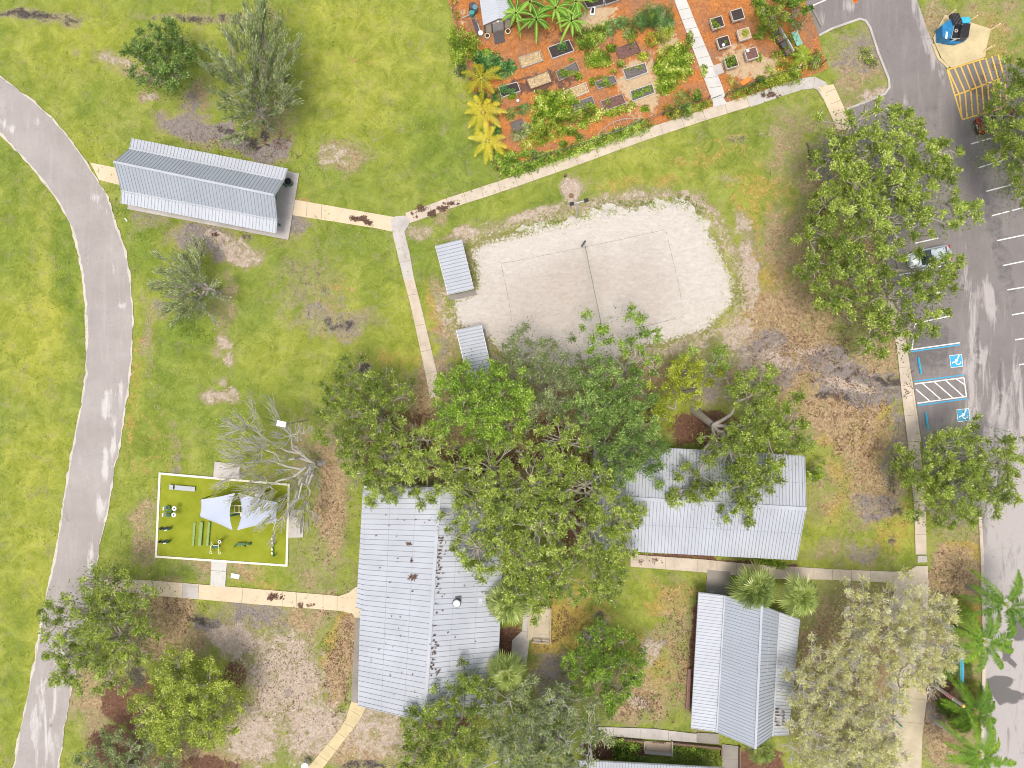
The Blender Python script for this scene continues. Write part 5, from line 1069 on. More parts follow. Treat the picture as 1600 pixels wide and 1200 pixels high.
tree("garden_tree", "dark leafy tree at the garden's upper right corner by the car park", [(1240,15,20,4.5),(1252,5,14,4.4),(1235,35,14,3.8),(1225,-5,16,4)], (1238,22), 'bright', per=110, leaf=(.26,.14), fork=1, rt=.1, pad=.7, tone=-.14)
shrub("diagonal row of tall green stalks left of the bright garden tree", [(1198,30,9,14),(1192,45,8,12),(1185,56,8,6),(1190,12,11,14),(1195,20,10,12),(1184,2,11,9)], 'bright', .8, dens=190, tone=.0, leaf=(.3,.09), name="tall_stalks", cat="plants")
shrub("green tangle around the hydroponic racks", [(1220,60,14,10),(1228,78,12,12),(1215,85,12,8),(1235,65,8,14),(1208,55,8,8),(1222,98,14,8),(1240,85,12,10)], 'bright', .9, dens=80, tone=.06, name="undergrowth", cat="plants")
shrub("mixed shrub beside the car park corner of the garden", [(1245,40,12,8)], 'greyg', 1.0, dens=95, name="bush")
for px, py, rx, ry, mat, z, tn, lb in [(760,82,7,6,'bright',.6,0,"small green clump between the citrus bush and the pumpkin vine"),(800,150,7,5,'lime',.4,0,"small lime clump just below the cabbage bed"),(905,120,6,5,'lime',.4,0,"tuft at the right end of the lime-planted bed"),
    (925,128,5,6,'lime',.4,.12,"pale yellow tuft left of the seedling bed"),(970,100,6,6,'oak',.4,.05,"thin weedy tuft at the upper left of the greyish bed"),(1005,88,9,6,'yelg',.5,.05,"yellowish weeds between the board bed and the greyish bed"),(955,75,8,6,'lime',.5,-.05,"small clump above the yellow and green leafy one"),
    (890,205,12,7,'lime',.4,-.02,"low lime clump at the lower edge of the vegetable rows"),(910,195,10,6,'lime',.4,.12,"pale yellow low clump above the trellis's left end"),(880,225,7,5,'bright',.3,0,"lone green plant on the mulch below the vegetable rows"),(905,214,6,5,'bright',.3,.05,"lone green plant left of the trellis tip"),(1008,170,7,5,'lime',.3,0,"lime plant right of the trailing vine's end"),
    (1090,150,7,9,'bright',.7,-.03,"green plant between the feathery bush and the pale walk"),(1078,60,6,10,'oak',.4,.1,"thin green plants close to the pale walk's left side"),(1185,90,5,6,'bright',.5,0,"small green plant right of the brown mulch planter"),(1190,125,10,6,'lime',.5,-.1,"lime clump on the fence above the grey path bend"),(838,190,8,8,'lime',.5,.1,"pale lime clump at the left end of the vegetable rows"),
    (775,205,7,12,'blueg',.6,.12,"green undergrowth between the middle and lowest golden palms"),(752,150,8,10,'blueg',.6,.1,"green undergrowth between the upper two golden palms"),(820,240,9,6,'bright',.7,.05,"low green plants at the left end of the garden's lower hedge"),(1100,110,5,10,'oak',.3,.1,"thin weeds along the pale walk below the grey slab"),(720,110,9,10,'greyg',.7,.1,"olive growth at the fence above the uppermost golden palm")]:
    shrub(lb, [(px, py, rx, ry)], mat, z, tone=tn, dens=190, leaf=(.22, .14), name="garden_plant", cat="plant", group=VG)
# island, courtyard and roadside plants
shrub("green weed clump with dead purple twigs on the kerbed island", [(1355,88,12,12),(1362,98,10,8),(1350,78,8,6)], 'oak', .8, dens=70, tone=.02, dead=.12, name="weed_clump", cat="plant")
shrub("row of bright leafy shrubs left of the wooden landing at the bottom", [(962,1160,9,9),(975,1163,10,10),(988,1165,10,9),(968,1178,12,10),(982,1180,11,10),(995,1168,6,7)], 'bright', .9, dens=95, tone=.06, leaf=(.24,.15), name="shrub_row", cat="shrubs")
for px, py, lb in ((1060,1172,"bright round shrub nearest right of the wooden landing"), (1079,1174,"middle bright round shrub behind the low timber wall"), (1097,1174,"bright round shrub at the right of the timber wall, beside a yellow one")): shrub(lb, [(px, py, 9.5, 9)], 'bright', .8, dens=110, tone=.08, name="round_shrub", group="shrubs below the low timber wall")
for px, py, lb in ((1000,1187,"dark clipped shrub below the wooden landing"), (1048,1188,"leftmost dark clipped shrub right of the landing"), (1068,1190,"second dark clipped shrub right of the landing"), (1090,1190,"largest dark clipped shrub along the bottom roof"), (980,1187,"dark clipped shrub under the leafy row at bottom")): shrub(lb, [(px, py, 9, 7.5)], 'dark', .8, dens=130, tone=.0, leaf=(.14,.09), name="round_shrub", group="shrubs below the low timber wall")
shrub("yellow-leaved shrub at the right end of the planted strip", [(1111,1181,7,9)], 'lime', .8, tone=.08, name="round_shrub"); shrub("tall lime shrub beside the narrow bottom walk", [(1122,1190,8,11)], 'lime', 1.0, tone=-.06, name="round_shrub")
shrub("bushy green plants under the upper roof's lower eave, near its left", [(1008,862,12,5)], 'bright', .7, tone=.0, name="shrub_row", cat="shrubs"); shrub("bushy green plants under the upper roof's lower right corner", [(1190,878,15,5),(1208,880,14,6),(1222,884,10,7)], 'lime', .5, dens=150, tone=-.12, name="shrub_row", cat="shrubs")
shrub("dark shrub with orange leaves between the top roadside palm and the pale trees", [(1500,945,14,12),(1512,952,10,10),(1496,935,9,8)], 'yelg', 1.2, dens=80, tone=-.2, dead=.15, name="bush")
shrub("green bush left of the teal rail", [(1478,1040,13,16),(1488,1052,12,14),(1470,1058,12,10),(1490,1030,8,16)], 'bright', 1.1, dens=95, tone=.0, leaf=(.28,.12), name="bush"); shrub("narrow green bush right of the teal rail", [(1512,1025,6,18),(1514,1045,6,14)], 'bright', .9, tone=-.02, leaf=(.28,.12), name="bush")
shrub("orange and green croton bush by the road kerb", [(1522,1080,13,16),(1515,1068,10,10),(1530,1092,10,12)], 'yelg', 1.2, dens=95, tone=-.12, dead=.22, name="croton_bush"); shrub("bright bush at the kerb right of the croton", [(1542,1092,8,14),(1545,1108,7,10)], 'bright', 1.2, dens=95, tone=.03, name="bush")
shrub("dark green undergrowth below the striped pole", [(1480,1105,16,12),(1495,1120,18,12),(1470,1098,10,8),(1505,1135,16,10)], 'royal', 1.0, dens=90, tone=-.02, leaf=(.4,.08), name="undergrowth", cat="plants")
shrub("lush weeds growing below the small twiggy tree", [(300,520,24,14),(275,505,14,10),(325,530,12,8)], 'bright', .22, dens=26, tone=-.02, leaf=(.18,.08), name="weeds", kind="stuff")
# small weeds and grass tufts over the lawns, along the paths and around the sand
def tufts():
    pts = []
    n = 20000; x = rng.uniform(-57, 57, n); y = rng.uniform(-43, 43, n); px = x / S + 800; py = 600 - y / S
    keep = fbm(x * .5, y * .5, 4) > .46
    for poly in (AS, PL + PR[::-1], COURT, GARDEN): keep &= ~inside(px, py, poly)
    x, y = x[keep], y[keep]; pts.append(np.stack([x, y], 1))
    e = np.array(COURT + [COURT[0]], float); L = []
    for i in range(len(e) - 1):
        m = int(np.hypot(*(e[i + 1] - e[i])) * (5 if (e[i, 1] < 500) else 2)); t = rng.uniform(0, 1, m)[:, None]; q = e[i] + (e[i + 1] - e[i]) * t
        cx, cy = 925, 450; o = q - (cx, cy); o /= np.linalg.norm(o, axis=1, keepdims=True); L.append(q + o * rng.normal(size=(m, 1)) * 7 + rng.normal(size=(m, 2)) * 3)
    q = np.concatenate(L); pts.append(np.stack([(q[:, 0] - 800) * S, (600 - q[:, 1]) * S], 1))
    B = np.concatenate(pts); k = 5; n = len(B) * k; idx = np.repeat(np.arange(len(B)), k); u = rand_unit(n); u[:, 2] = np.abs(u[:, 2]) * .6
    C = np.column_stack([B[idx], np.full(n, .05)]) + u * np.array([.10, .10, .06]) * rng.uniform(.3, 1.4, (n, 1)); v = (fbm(B[:, 0] * .3, B[:, 1] * .3, 3) - .44) * 1.2 + .5
    o = leaf_obj("grass_tufts", C, u, rand_unit(n) * .6 + (0, 0, 1), rng.uniform(.08, .22, n), rng.uniform(.03, .06, n), 'weed', v[idx] + rng.normal(size=n) * .16, (rng.random(n) < .06).astype(float)); tag(o, kind="stuff")
tufts()
# fallen leaves: under the trees, on walks and on the roofs
def litter_obj(name, spots, z, size=.13):   # drifts of dead leaves
    Cs = []
    for (px, py, rx, ry, n) in spots:
        m4 = n * 4; a = rng.uniform(0, 2 * PI, m4); r = np.sqrt(rng.random(m4)); x = px + rx * 1.35 * r * np.cos(a); y = py + ry * 1.35 * r * np.sin(a); o = np.argsort(-(fbm(x / 9, y / 9, 3) * 2.2 - r * 1.0 + rng.random(m4) * .5))[:n]; x = x[o]; y = y[o]; zz = z(x, y) if callable(z) else np.full(n, z); k = S * (H - zz) / H
        Cs.append(np.stack([(x - 800) * k, (600 - y) * k, zz + rng.uniform(0, .015, n)], 1))
    C = np.concatenate(Cs); n = len(C); Nn = rand_unit(n) * .25 + (0, 0, 1); T = rand_unit(n); T[:, 2] *= .1
    return tag(leaf_obj(name, C, T, Nn, size * rng.uniform(.6, 1.5, n), size * .6 * rng.uniform(.6, 1.4, n), 'deadleaf', rng.normal(size=n) * .2 + .45), kind="stuff")
litter_obj("fallen_leaves", [(1250,560,100,60,1800),(1340,640,70,70,1500),(880,980,50,30,900),(760,680,190,90,2500),(1060,1010,40,110,900),(530,1030,26,110,900),(1340,450,70,120,1500),(430,1060,90,90,900),(1490,900,40,60,500),(1480,1120,50,90,600),(510,780,40,100,700),(270,950,60,40,500),(360,230,110,30,500),(1000,1100,60,30,700),(1350,760,90,90,900),(300,1190,90,20,300)], .035)
litter_obj("fallen_leaves", [(562,342,15,6,330),(575,347,10,5,200),(688,325,14,5,260),(670,334,10,5,260),(655,330,16,8,200),(700,318,18,3,120),(1205,150,14,5,200),(430,934,14,6,260),(480,946,14,4,100),(1420,600,8,40,50),(1015,876,20,6,60),(1030,1160,10,3,40)], .165, .14)
def bigroof(x, y): t = np.clip(np.abs(x - (687 - (y - 762) * .066)) / 116, 0, 1); return 5.13 - 2.0 * t
def ridge_spots():
    o = []
    for i in range(75):
        y = random.choice([random.uniform(835, 1085), random.uniform(1000, 1085), random.uniform(840, 930)]); x = 687 - (y - 762) * .066 + 4 + abs(random.gauss(0, 5)); o.append((x, y, random.uniform(1, 3.4), .55, random.randint(2, 8)))
    for i in range(60): o.append((random.uniform(575, 770), random.uniform(800, 1100), random.uniform(.6, 2), .5, random.randint(1, 3)))
    return o + [(638,850,6,2.5,34),(643,877,3,4,16),(645,900,14,3,50),(640,903,10,5,40),(762,942,4,7,30),(765,1078,4,5,36),(684,1050,4,6,20),(756,1085,6,4,16)]
litter_obj("roof_leaf_litter", ridge_spots(), bigroof, .16)
litter_obj("roof_leaf_litter", [(1214,1108 + i * 5, 5, 1.2, 22) for i in range(6)] + [(1224,1112 + i * 5, 3, 1.2, 10) for i in range(5)], 3.15, .14)

# ------------------------------------------------------------------ garden beds, planters
def quad_bed(label, c4, h, fill, board='woodgrey', plants=None, name="raised_bed", group="raised garden beds"):
    q = [P(x, y, h) for x, y in c4]; c = sum(q, Vector()) / 4; root = thing(name, (c.x, c.y, 0), label, "garden bed", group)
    mb = MB()
    for i in range(4):
        a, b = q[i].copy(), q[(i + 1) % 4].copy(); a.z = b.z = h / 2; d = (b - a).normalized() * .03 * (1 if i % 2 else -1)
        mb.beam(a - d, b + d, .06, h + (.004 if i % 2 else 0))
    mb.build("frame", M[board], root)
    n = 10; s = MB(); V = []; 
    for i in range(n + 1):
        for j in range(n + 1):
            p = q[0].lerp(q[1], .03 + .94 * i / n).lerp(q[3].lerp(q[2], .03 + .94 * i / n), .03 + .94 * j / n); V.append((p.x, p.y, h - .06 + random.uniform(-.03, .045)))
    s.add(V, [(i * (n + 1) + j, (i + 1) * (n + 1) + j, (i + 1) * (n + 1) + j + 1, i * (n + 1) + j + 1) for i in range(n) for j in range(n)]); s.build("soil", M[fill], root)
    for pl in plants or []:
        px, py, rx, ry, mat, z, tn = pl; n = max(25, int(PI * rx * ry * S * S * 100)); u = rand_unit(n); u[:, 2] = np.abs(u[:, 2]); r = rng.uniform(.4, 1.05, n)[:, None]
        C = np.array(P(px, py, h)) + u * r * np.array([rx * S, ry * S, z]); leaf_obj("plant", C, u * .6 + rand_unit(n), rand_unit(n) * .6 + (0, 0, 1), rng.uniform(.12, .28, n), rng.uniform(.08, .17, n), mat, .45 + tn + rng.normal(size=n) * .15, None, root)
    return root
B = lambda x, y: (x, y)
quad_bed("raised bed of orange straw-covered soil nearest below the shed ramp", [(810,90),(844,79),(849,94),(815,106)], .28, 'straw')
quad_bed("raised bed with dark soil and one big cabbage plant below the banana clump", [(856,74),(889,62),(897,79),(863,91)], .3, 'soil', 'wconc', [(878,74,9,8,'blueg',.35,.12)])
quad_bed("raised bed covered in pale tan straw on the damp dark mulch", [(822,124),(857,110),(863,127),(829,139)], .28, 'straw', 'brownwood')
quad_bed("raised bed with a row of lime plants and a bare grey corner", [(868,112),(900,96),(906,110),(874,126)], .28, 'greysoil', 'wood', [(880,115,10,8,'lime',.4,-.1),(895,115,10,5,'lime',.35,-.02),(893,94,5,4,'bright',.4,.1)])
quad_bed("raised bed with black soil on its right end and cabbages on its left", [(779,136),(808,128),(813,142),(784,152)], .3, 'soil', 'wconc', [(788,140,8,9,'blueg',.4,.1),(798,144,8,6,'blueg',.4,.15)])
quad_bed("empty tan raised bed left of a trailing vine", [(882,142),(915,129),(920,143),(888,156)], .2, 'straw', 'wconc')
quad_bed("raised bed of seedlings with green grass tufts around its dark box", [(929,128),(959,117),(964,128),(935,139)], .3, 'greysoil', 'woodgrey', [(946,133,16,4,'bright',.4,-.12),(940,121,14,3,'dark',.4,.05),(958,113,6,5,'lime',.4,.05),(946,126,6,4,'lime',.3,.15)])
quad_bed("greyish raised bed with weak seedlings, left of the largest lime vine", [(973,108),(1008,98),(1012,113),(979,125)], .25, 'greysoil', 'wconc', [(983,108,6,3,'oak',.2,.05),(999,105,6,4,'oak',.2,.05)])
quad_bed("raised bed filled with fresh green plants at the foot of the largest lime vine", [(985,142),(1019,131),(1023,145),(988,158)], .25, 'greysoil', 'wconc', [(997,146,10,6,'bright',.3,.02),(1011,140,9,6,'bright',.3,.05),(992,151,5,5,'lime',.3,.05)])
quad_bed("raised bed of dark reddish soil above the trailing yellow vine", [(938,158),(972,146),(978,161),(945,173)], .25, 'redsoil', 'woodgrey', [(950,160,4,7,'oak',.3,.05)])
quad_bed("raised bed of dry red mulch with only its lower board showing", [(961,76),(994,64),(1001,80),(968,92)], .22, 'redsoil', 'brownwood')
quad_bed("grey bed half buried in vine leaves, left of the reddish bed", [(893,162),(925,150),(930,163),(898,176)], .22, 'greysoil', 'woodgrey', [(922,165,8,5,'lime',.3,.1)])
quad_bed("small raised bed of purple-grey soil right of the lowest golden palm", [(797,192),(815,185),(820,199),(803,206)], .25, 'greysoil', 'brownwood')
quad_bed("long grey trough at the top edge, left one of two", [(910,-2),(941,-8),(944,7),(918,12)], .5, 'soil', 'steel', [(925,0,12,6,'dark',.4,0)], "trough", "grey troughs at the top edge")
quad_bed("long grey trough at the top edge, right one of two", [(943,-8),(968,-14),(970,-1),(946,7)], .5, 'soil', 'steel', [(955,-5,12,5,'dark',.3,0)], "trough", "grey troughs at the top edge")
mb = MB(); p = P(926, 17, .35); root = thing("white_crate", (p.x, p.y, 0), "small white crate with a dark opening below the grey troughs", "crate")
mb.box((p.x, p.y, .2), (.5, .9, .4), R(-8)); mb.build("body", M['white'], root); MB().box((p.x, p.y, .405), (.28, .6, .02), R(-8)).build("opening", M['black'], root)

def leg_planter(label, cx, cy, fill, plants=(), ang=17):
    h = .85; c = P(cx, cy, h); root = thing("planter_table", (c.x, c.y, 0), label, "planter", "square planter boxes on legs")
    w, l = 1.28, 1.15; A = R(ang); rot = lambda x, y: (c.x + x * math.cos(A) - y * math.sin(A), c.y + x * math.sin(A) + y * math.cos(A))
    fr = MB()
    for x, y, sx, sy in ((0, l / 2, w, .07), (0, -l / 2, w, .07), (w / 2, 0, .07, l - .071), (-w / 2, 0, .07, l - .071)): fr.box((*rot(x, y), h - .17), (sx, sy, .34), A)
    fr.box((*rot(0, 0), h - .32), (w - .08, l - .08, .03), A); fr.build("box", M['woodlight'], root)
    MB().box((*rot(0, 0), h - .09), (w - .075, l - .075, .07), A).build("soil", M[fill], root)
    for x in (-1, 1):
        for y in (-1, 1): MB().box((*rot(x * (w / 2 - .09), y * (l / 2 - .09)), (h - .36) / 2), (.09, .09, h - .36), A).build("leg", M['woodlight'], root)
    for (dx, dy, r, mat, z, tn) in plants:
        n = max(30, int(PI * r * r * 110)); u = rand_unit(n); u[:, 2] = np.abs(u[:, 2]); C = np.array((*rot(dx, dy), h - .05)) + u * rng.uniform(.4, 1.05, n)[:, None] * np.array([r, r, z])
        leaf_obj("plant", C, u * .6 + rand_unit(n), rand_unit(n) * .6 + (0, 0, 1), rng.uniform(.12, .26, n), rng.uniform(.08, .15, n), mat, .45 + tn + rng.normal(size=n) * .15, None, root)
    return root
M['woodlight'] = mat_concrete("light_planter_wood", (0.62, 0.56, 0.48), 0.3)
leg_planter("square planter on legs with lettuces spilling over its left side", 1121, 35, 'soil', [(-.35,-.1,.35,'lime',.35,-.1),(-.15,-.45,.3,'lime',.35,-.02),(-.4,.3,.25,'lime',.3,-.1)])
leg_planter("square planter on legs with bare dark soil, highest of the planters", 1152.5, 22.5, 'soil')
leg_planter("square planter on legs with black soil, a white pot and one seedling", 1131, 65.5, 'soil', [(.2,-.05,.16,'lime',.2,-.05)])
leg_planter("square planter on legs overgrown with dry tan seedlings", 1163, 53, 'straw', [(.1,.1,.45,'yelg',.2,.1)])
leg_planter("square planter on legs hidden under a bushy green plant", 1143, 97, 'soil', [(-.1,.15,.75,'lime',.55,-.1),(.15,-.1,.3,'dark',.6,0)])
leg_planter("square planter on legs with brown mulch and a small white cup", 1174.5, 83.5, 'redsoil')
for px, py, lb in ((1130, 71, "white pot on the black soil of a planter"), (1168, 80, "small white cup in the corner of the brown mulch planter")):
    p = P(px, py, .85); tag(MB().tube((p.x, p.y, .82), (p.x, p.y, .98), .13, .17, 14).build("pot", M['white']), lb, "pot")
# mint bench
p = P(1243, 64); A = R(-66)
root = thing("garden_bench", p, "mint green slatted bench box on the orange mulch", "bench"); rr = lambda x, y: (p.x + x * math.cos(A) - y * math.sin(A), p.y + x * math.sin(A) + y * math.cos(A))
mb = MB()
for k in range(5): mb.box((*rr(0, -.28 + k * .14), .45), (1.5, .12, .04), A)
mb.build("seat", M['mint'], root); mb = MB()
for x in (-.62, .62): mb.box((*rr(x, 0), .21), (.08, .6, .42), A)
mb.build("side_support", M['mint'], root); mb = MB(); mb.box((*rr(-.8, 0), .5), (.06, .72, .2), A); mb.build("backrest", M['trim'], root)
# hydroponic racks
for (x, y, lb) in ((1213, 60, "upper hydroponic rack with white edge board among the garden plants"), (1225, 80, "lower hydroponic rack with white edge board and reddish tray")):
    p = P(x, y); A = R(-62); root = thing("growing_rack", p, lb, "rack"); rr = lambda a, b: (p.x + a * math.cos(A) - b * math.sin(A), p.y + a * math.sin(A) + b * math.cos(A))
    MB().box((*rr(0, .38), .9), (1.5, .08, .3), A).build("edge_board", M['trim'], root); mb = MB()
    for k in (-.45, .45): mb.box((*rr(k, -.05), .55), (.62, .6, .3), A)
    mb.build("tray", M['darkgrey'], root); MB().box((*rr(.45, -.05), .71), (.5, .48, .02), A).build("soil", M['redsoil'], root)
    for a in (-.65, .65): MB().box((*rr(a, .1), .25), (.07, .5, .5), A).build("leg", M['darkgrey'], root)
tag(MB().beam(P(1254,96,.5), P(1247,110,.12), .16, .06).build("plank", M['bollard']), "short tan plank leaning in the plants near the small spiky palm", "plank")
tag(MB().beam(P(1158,132,.1), P(1172,122,.2), .5, .12).build("board", M['orange']), "bright orange board lying on the straw mulch near the garden fence", "board")
# rain barrels beside the shed
root = thing("rain_barrel", P(737, 20), "dark teal barrel and blue buckets stacked at the shed's left side", "barrel")
c = P(739, 16); MB().tube((c.x, c.y, 0), (c.x, c.y, .95), .42, .40, 16).tube((c.x, c.y, .95), (c.x, c.y, 1.0), .36, .36, 16).build("barrel", M['teal_dark'] if 'teal_dark' in M else M['darkgrey'], root)
c = P(743, 19); MB().tube((c.x, c.y, .3), (c.x, c.y, 1.05), .25, .28, 14).build("bucket", plain("dusty_blue_bucket", (.12,.25,.32), .5), root); c = P(738, 24); MB().tube((c.x, c.y, 0), (c.x, c.y, .7), .3, .28, 14).build("bucket", M['teal'], root)
tag(MB().beam(P(721,29,.15), P(735,22.5,.15), .12, .1).build("board", M['woodgrey']), "grey board lying from the barrels towards the left fence", "board")
root = thing("junk_pile", P(745, 42), "dark sheets and poles leaning against the shed's left wall", "pile"); mb = MB(); mb.beam(P(740,30,.2), P(749,54,.2), .45, .15); mb.build("sheet", M['darkgrey'], root)
MB().beam(P(744,28,.35), P(751,52,.35), .10, .06).build("pole", M['steel'], root); MB().beam(P(741,26,.32), P(746,36,.34), .3, .1).build("rag", M['pink'] if 0 else M['brownwood'], root)
c = P(751, 52.5, .3); tag(MB().tube((c.x, c.y, 0), (c.x, c.y, .5), .2, .27, 12).build("bag", M['white']), "lumpy white bag standing at the shed's lower left corner", "bag")
tag(MB().ball(P(809,157,.2), .17, 10, 6, 0, .6).build("white_jug", M['white']), "small white jug on the mulch above the pale cabbages", "jug")
# canoe-shaped trellis
root = thing("arched_trellis", P(966, 199), "canoe-shaped trellis of two bent white hoops on the garden's lower edge", "trellis")
a, b = P(933,210,.3), P(1000,185,.3); d = (b - a); nn = Vector((-d.y, d.x, 0)).normalized()
for s_ in (1, -1):
    pts = [a + d * t + nn * s_ * math.sin(PI * t) * .55 + Vector((0, 0, math.sin(PI * t) * .3)) for t in [i / 12 for i in range(13)]]; MB().path(pts, .026, 6).build("hoop", M['roof'], root)
mb = MB()
for t in (.2, .4, .55, .7, .85): mb.tube(a + d * t + nn * math.sin(PI * t) * .55 + Vector((0, 0, math.sin(PI * t) * .3)), a + d * t - nn * math.sin(PI * t) * .55 + Vector((0, 0, math.sin(PI * t) * .3)), .022)
mb.build("crossbar", M['roof'], root)

# fences
def fence(label, pts, h, post, mat='brownwood', rails=True, w=.08, name="fence"):
    q = [P(*p) for p in pts]; root = thing(name, q[0], label, "fence"); mb = MB()
    for i in range(len(q) - 1):
        a, b = q[i], q[i + 1]; k = max(1, round((b - a).length / post))
        for j in range(k + (i == len(q) - 2)):
            p = a.lerp(b, j / k); MB().box((p.x, p.y, h / 2), (w, w, h), .2).build("post", M[mat], root)
        for z in ([h * .95, h * .5] if rails else [h * .95]): mb.beam((a.x, a.y, z), (b.x, b.y, z), w * .5, w * .6)
    mb.build("rail", M[mat], root); return root
fence("dark wooden garden fence along the garden's left side", [(699,-30),(708,20),(717,46),(728,95),(745,160),(765,232),(777,266)], 1.2, 2.6, 'brownwood', w=.12)
fence("low dark fence between the garden hedge and the tan walk", [(790,268),(860,243),(935,221),(1000,193),(1106,156)], 1.1, 3.0, 'darkgrey', w=.07)
fence("low dark fence right of the pale garden walk", [(1132,152),(1180,131),(1240,112),(1285,100)], 1.1, 2.6, 'darkgrey', w=.07)
root = thing("gate", P(1120, 155), "narrow metal gate across the pale garden walk", "gate"); MB().beam(P(1112,154,1.05), P(1128,148,1.05), .05, .06).build("top_rail", M['black'], root); MB().beam(P(1106,137,.03+.03), P(1113,126,.06), .06, .05).build("bar", M['brownwood'], root)

# ------------------------------------------------------------------ volleyball court
root = thing("volleyball_net", P(917, 388), "volleyball net with olive cord stretched across the sand court", "net")
for (x, y, z) in ((914.5, 386, 2.4), (943, 524, 2.4)): MB().tube(P(x, y, -.1), P(x + (1.5 if y > 400 else -2) * 0, y, z), .055).ball(P(x, y, z), .07).build("post", M['darkgrey'], root)
a, b = P(914.5,386,2.35), P(943,524,2.35); mb = MB(); mb.beam(a, b, .06, .07); mb.build("top_band", M['net'], root); mb = MB(); mb.beam(P(914.5,386,1.4), P(943,524,1.4), .04, .04)
for i in range(60):
    t = i / 59; mb.tube(a.lerp(b, t), P(914.5,386,1.4).lerp(P(943,524,1.4), t), .008, n=4, caps=False)
for z in (1.6,1.8,2.0,2.2): mb.tube(P(914.5,386,z), P(943,524,z), .008, n=4, caps=False)
mb.build("mesh", M['net'], root); MB().beam(P(908.5,385.5,.7), P(915,376,.85), .22, .12).build("winch_bracket", M['darkgrey'], root)
def sandline(name, pts, lb):
    mb = MB()
    for i in range(len(pts) - 1):
        a, b = P(*pts[i]), P(*pts[i + 1]); k = max(1, int((b - a).length / .7))
        for j in range(k):
            p, q = a.lerp(b, j / k), a.lerp(b, (j + 1) / k); f = lambda v: Vector((v.x, v.y, .068 + float(court_zf(np.array([v.x]), np.array([v.y]))[0]))); mb.beam(f(p), f(q), .032, .012)
    tag(mb.build(name, M['net2']), lb, "boundary line", "boundary ropes of the court")
M['net2'] = plain("grey_rope", (.26, .24, .22), .8)
sandline("boundary_rope", [(783,411.5),(800,409),(850,399),(910,387),(960,376.5),(1037,359.5)], "grey rope boundary line along the upper side of the court")
sandline("boundary_rope", [(1041,363),(1047,390),(1055,422),(1062,455),(1068,492)], "grey rope boundary line at the right end of the court"); sandline("boundary_rope", [(783,414),(789,440),(796,475),(800,505)], "grey rope boundary line at the left end of the court"); sandline("boundary_rope", [(1068,494),(1040,502),(1010,509),(975,515)], "grey rope boundary line along the lower side of the court")
# court floodlight
root = thing("light_pole", P(900, 342), "pale floodlight pole with two black lamp heads above the sand court", "light pole"); t_ = P(903, 317, 6.6)
MB().tube(P(900,342,-.1), t_, .10, .07, 12).build("pole", M['steel'], root); MB().tube(P(893,319,6.6), P(916,313,6.6), .05).build("crossarm", M['trim'], root)
for x, y in ((893.5, 318.5), (916, 313)): MB().box(P(x, y, 6.65), (.42, .32, .3), R(14)).tube(P(x, y, 6.45), P(x, y, 6.75), .17, .2, 10).build("lamp_head", M['black'], root)
c = P(892.5, 306); tag(MB().tube((c.x, c.y, 0), (c.x, c.y, .1), .2, .2, 14).torus((c.x, c.y, .1), .22, .05, 14).build("ground_light", plain("rusty_cover", (.22,.13,.07), .7)), "rusty round ground cover on a sandy spot beside the floodlight pole", "cover")
c = P(882.5, 276); root = thing("litter_post", c, "small black post standing in the grass below the tan walk", "post"); MB().box((c.x, c.y, .3), (.14, .14, .6), .4).build("post", M['black'], root); MB().ball((c.x + .05, c.y, .65), .16).build("cap", M['brownwood'], root)

# ------------------------------------------------------------------ fitness area
def sail(label, cor, z, bow):
    q = [P(x, y, zz) for (x, y), zz in zip(cor, z)]; n = 14; V = []; c = sum(q, Vector()) / 4; root = thing("shade_sail", (c.x, c.y, 0), label, "shade sail", "shade sails over the fitness area")
    for i in range(n + 1):
        for j in range(n + 1):
            u, v = i / n, j / n; p = q[0].lerp(q[1], u).lerp(q[3].lerp(q[2], u), v)
            # edges bow inward: [edge01, edge12, edge23, edge30]
            p += (c - (q[0] + q[1]) / 2) * bow[0] * math.sin(PI * u) * (1 - v) ** 2 + (c - (q[2] + q[3]) / 2) * bow[2] * math.sin(PI * u) * v ** 2
            p += (c - (q[1] + q[2]) / 2) * bow[1] * math.sin(PI * v) * u ** 2 + (c - (q[3] + q[0]) / 2) * bow[3] * math.sin(PI * v) * (1 - u) ** 2
            p.z -= .25 * math.sin(PI * u) * math.sin(PI * v); V.append(p)
    F = [(i * (n + 1) + j, (i + 1) * (n + 1) + j, (i + 1) * (n + 1) + j + 1, i * (n + 1) + j + 1) for i in range(n) for j in range(n)]
    m_ = len(V); V2 = V + [v - Vector((0, 0, .015)) for v in V]; F2 = F + [tuple(m_ + k for k in reversed(f)) for f in F]
    MB().add(V2, F2).build("canopy", M['sail'], root, True)
    ed = [V[i * (n + 1)] for i in range(n + 1)] + [V[n * (n + 1) + j] for j in range(1, n + 1)] + [V[i * (n + 1) + n] for i in range(n - 1, -1, -1)] + [V[j] for j in range(n - 1, -1, -1)]
    MB().path([e + Vector((0, 0, .01)) for e in ed], .03, 6).build("edge_hem", M['trim'], root)
    for k in (0, 3) if cor[0][0] < 350 else (1, 2):
        p = q[k]; MB().tube((p.x, p.y, 0), (p.x, p.y, p.z + .05), .06).build("post", M['green'], root)
    return root
sail("left shade sail, pale blue-grey, clear of the half-bare tree's branches", [(314,780.5),(367,770.5),(363,828),(312.5,807)], (3.0,3.6,3.6,3.0), (.06,.24,.05,.06))
sail("right shade sail, pale blue-grey, partly covered by thin branches", [(373,770.5),(434,785),(432,815),(371,828)], (3.6,3.0,3.0,3.6), (.06,.05,.05,.20))
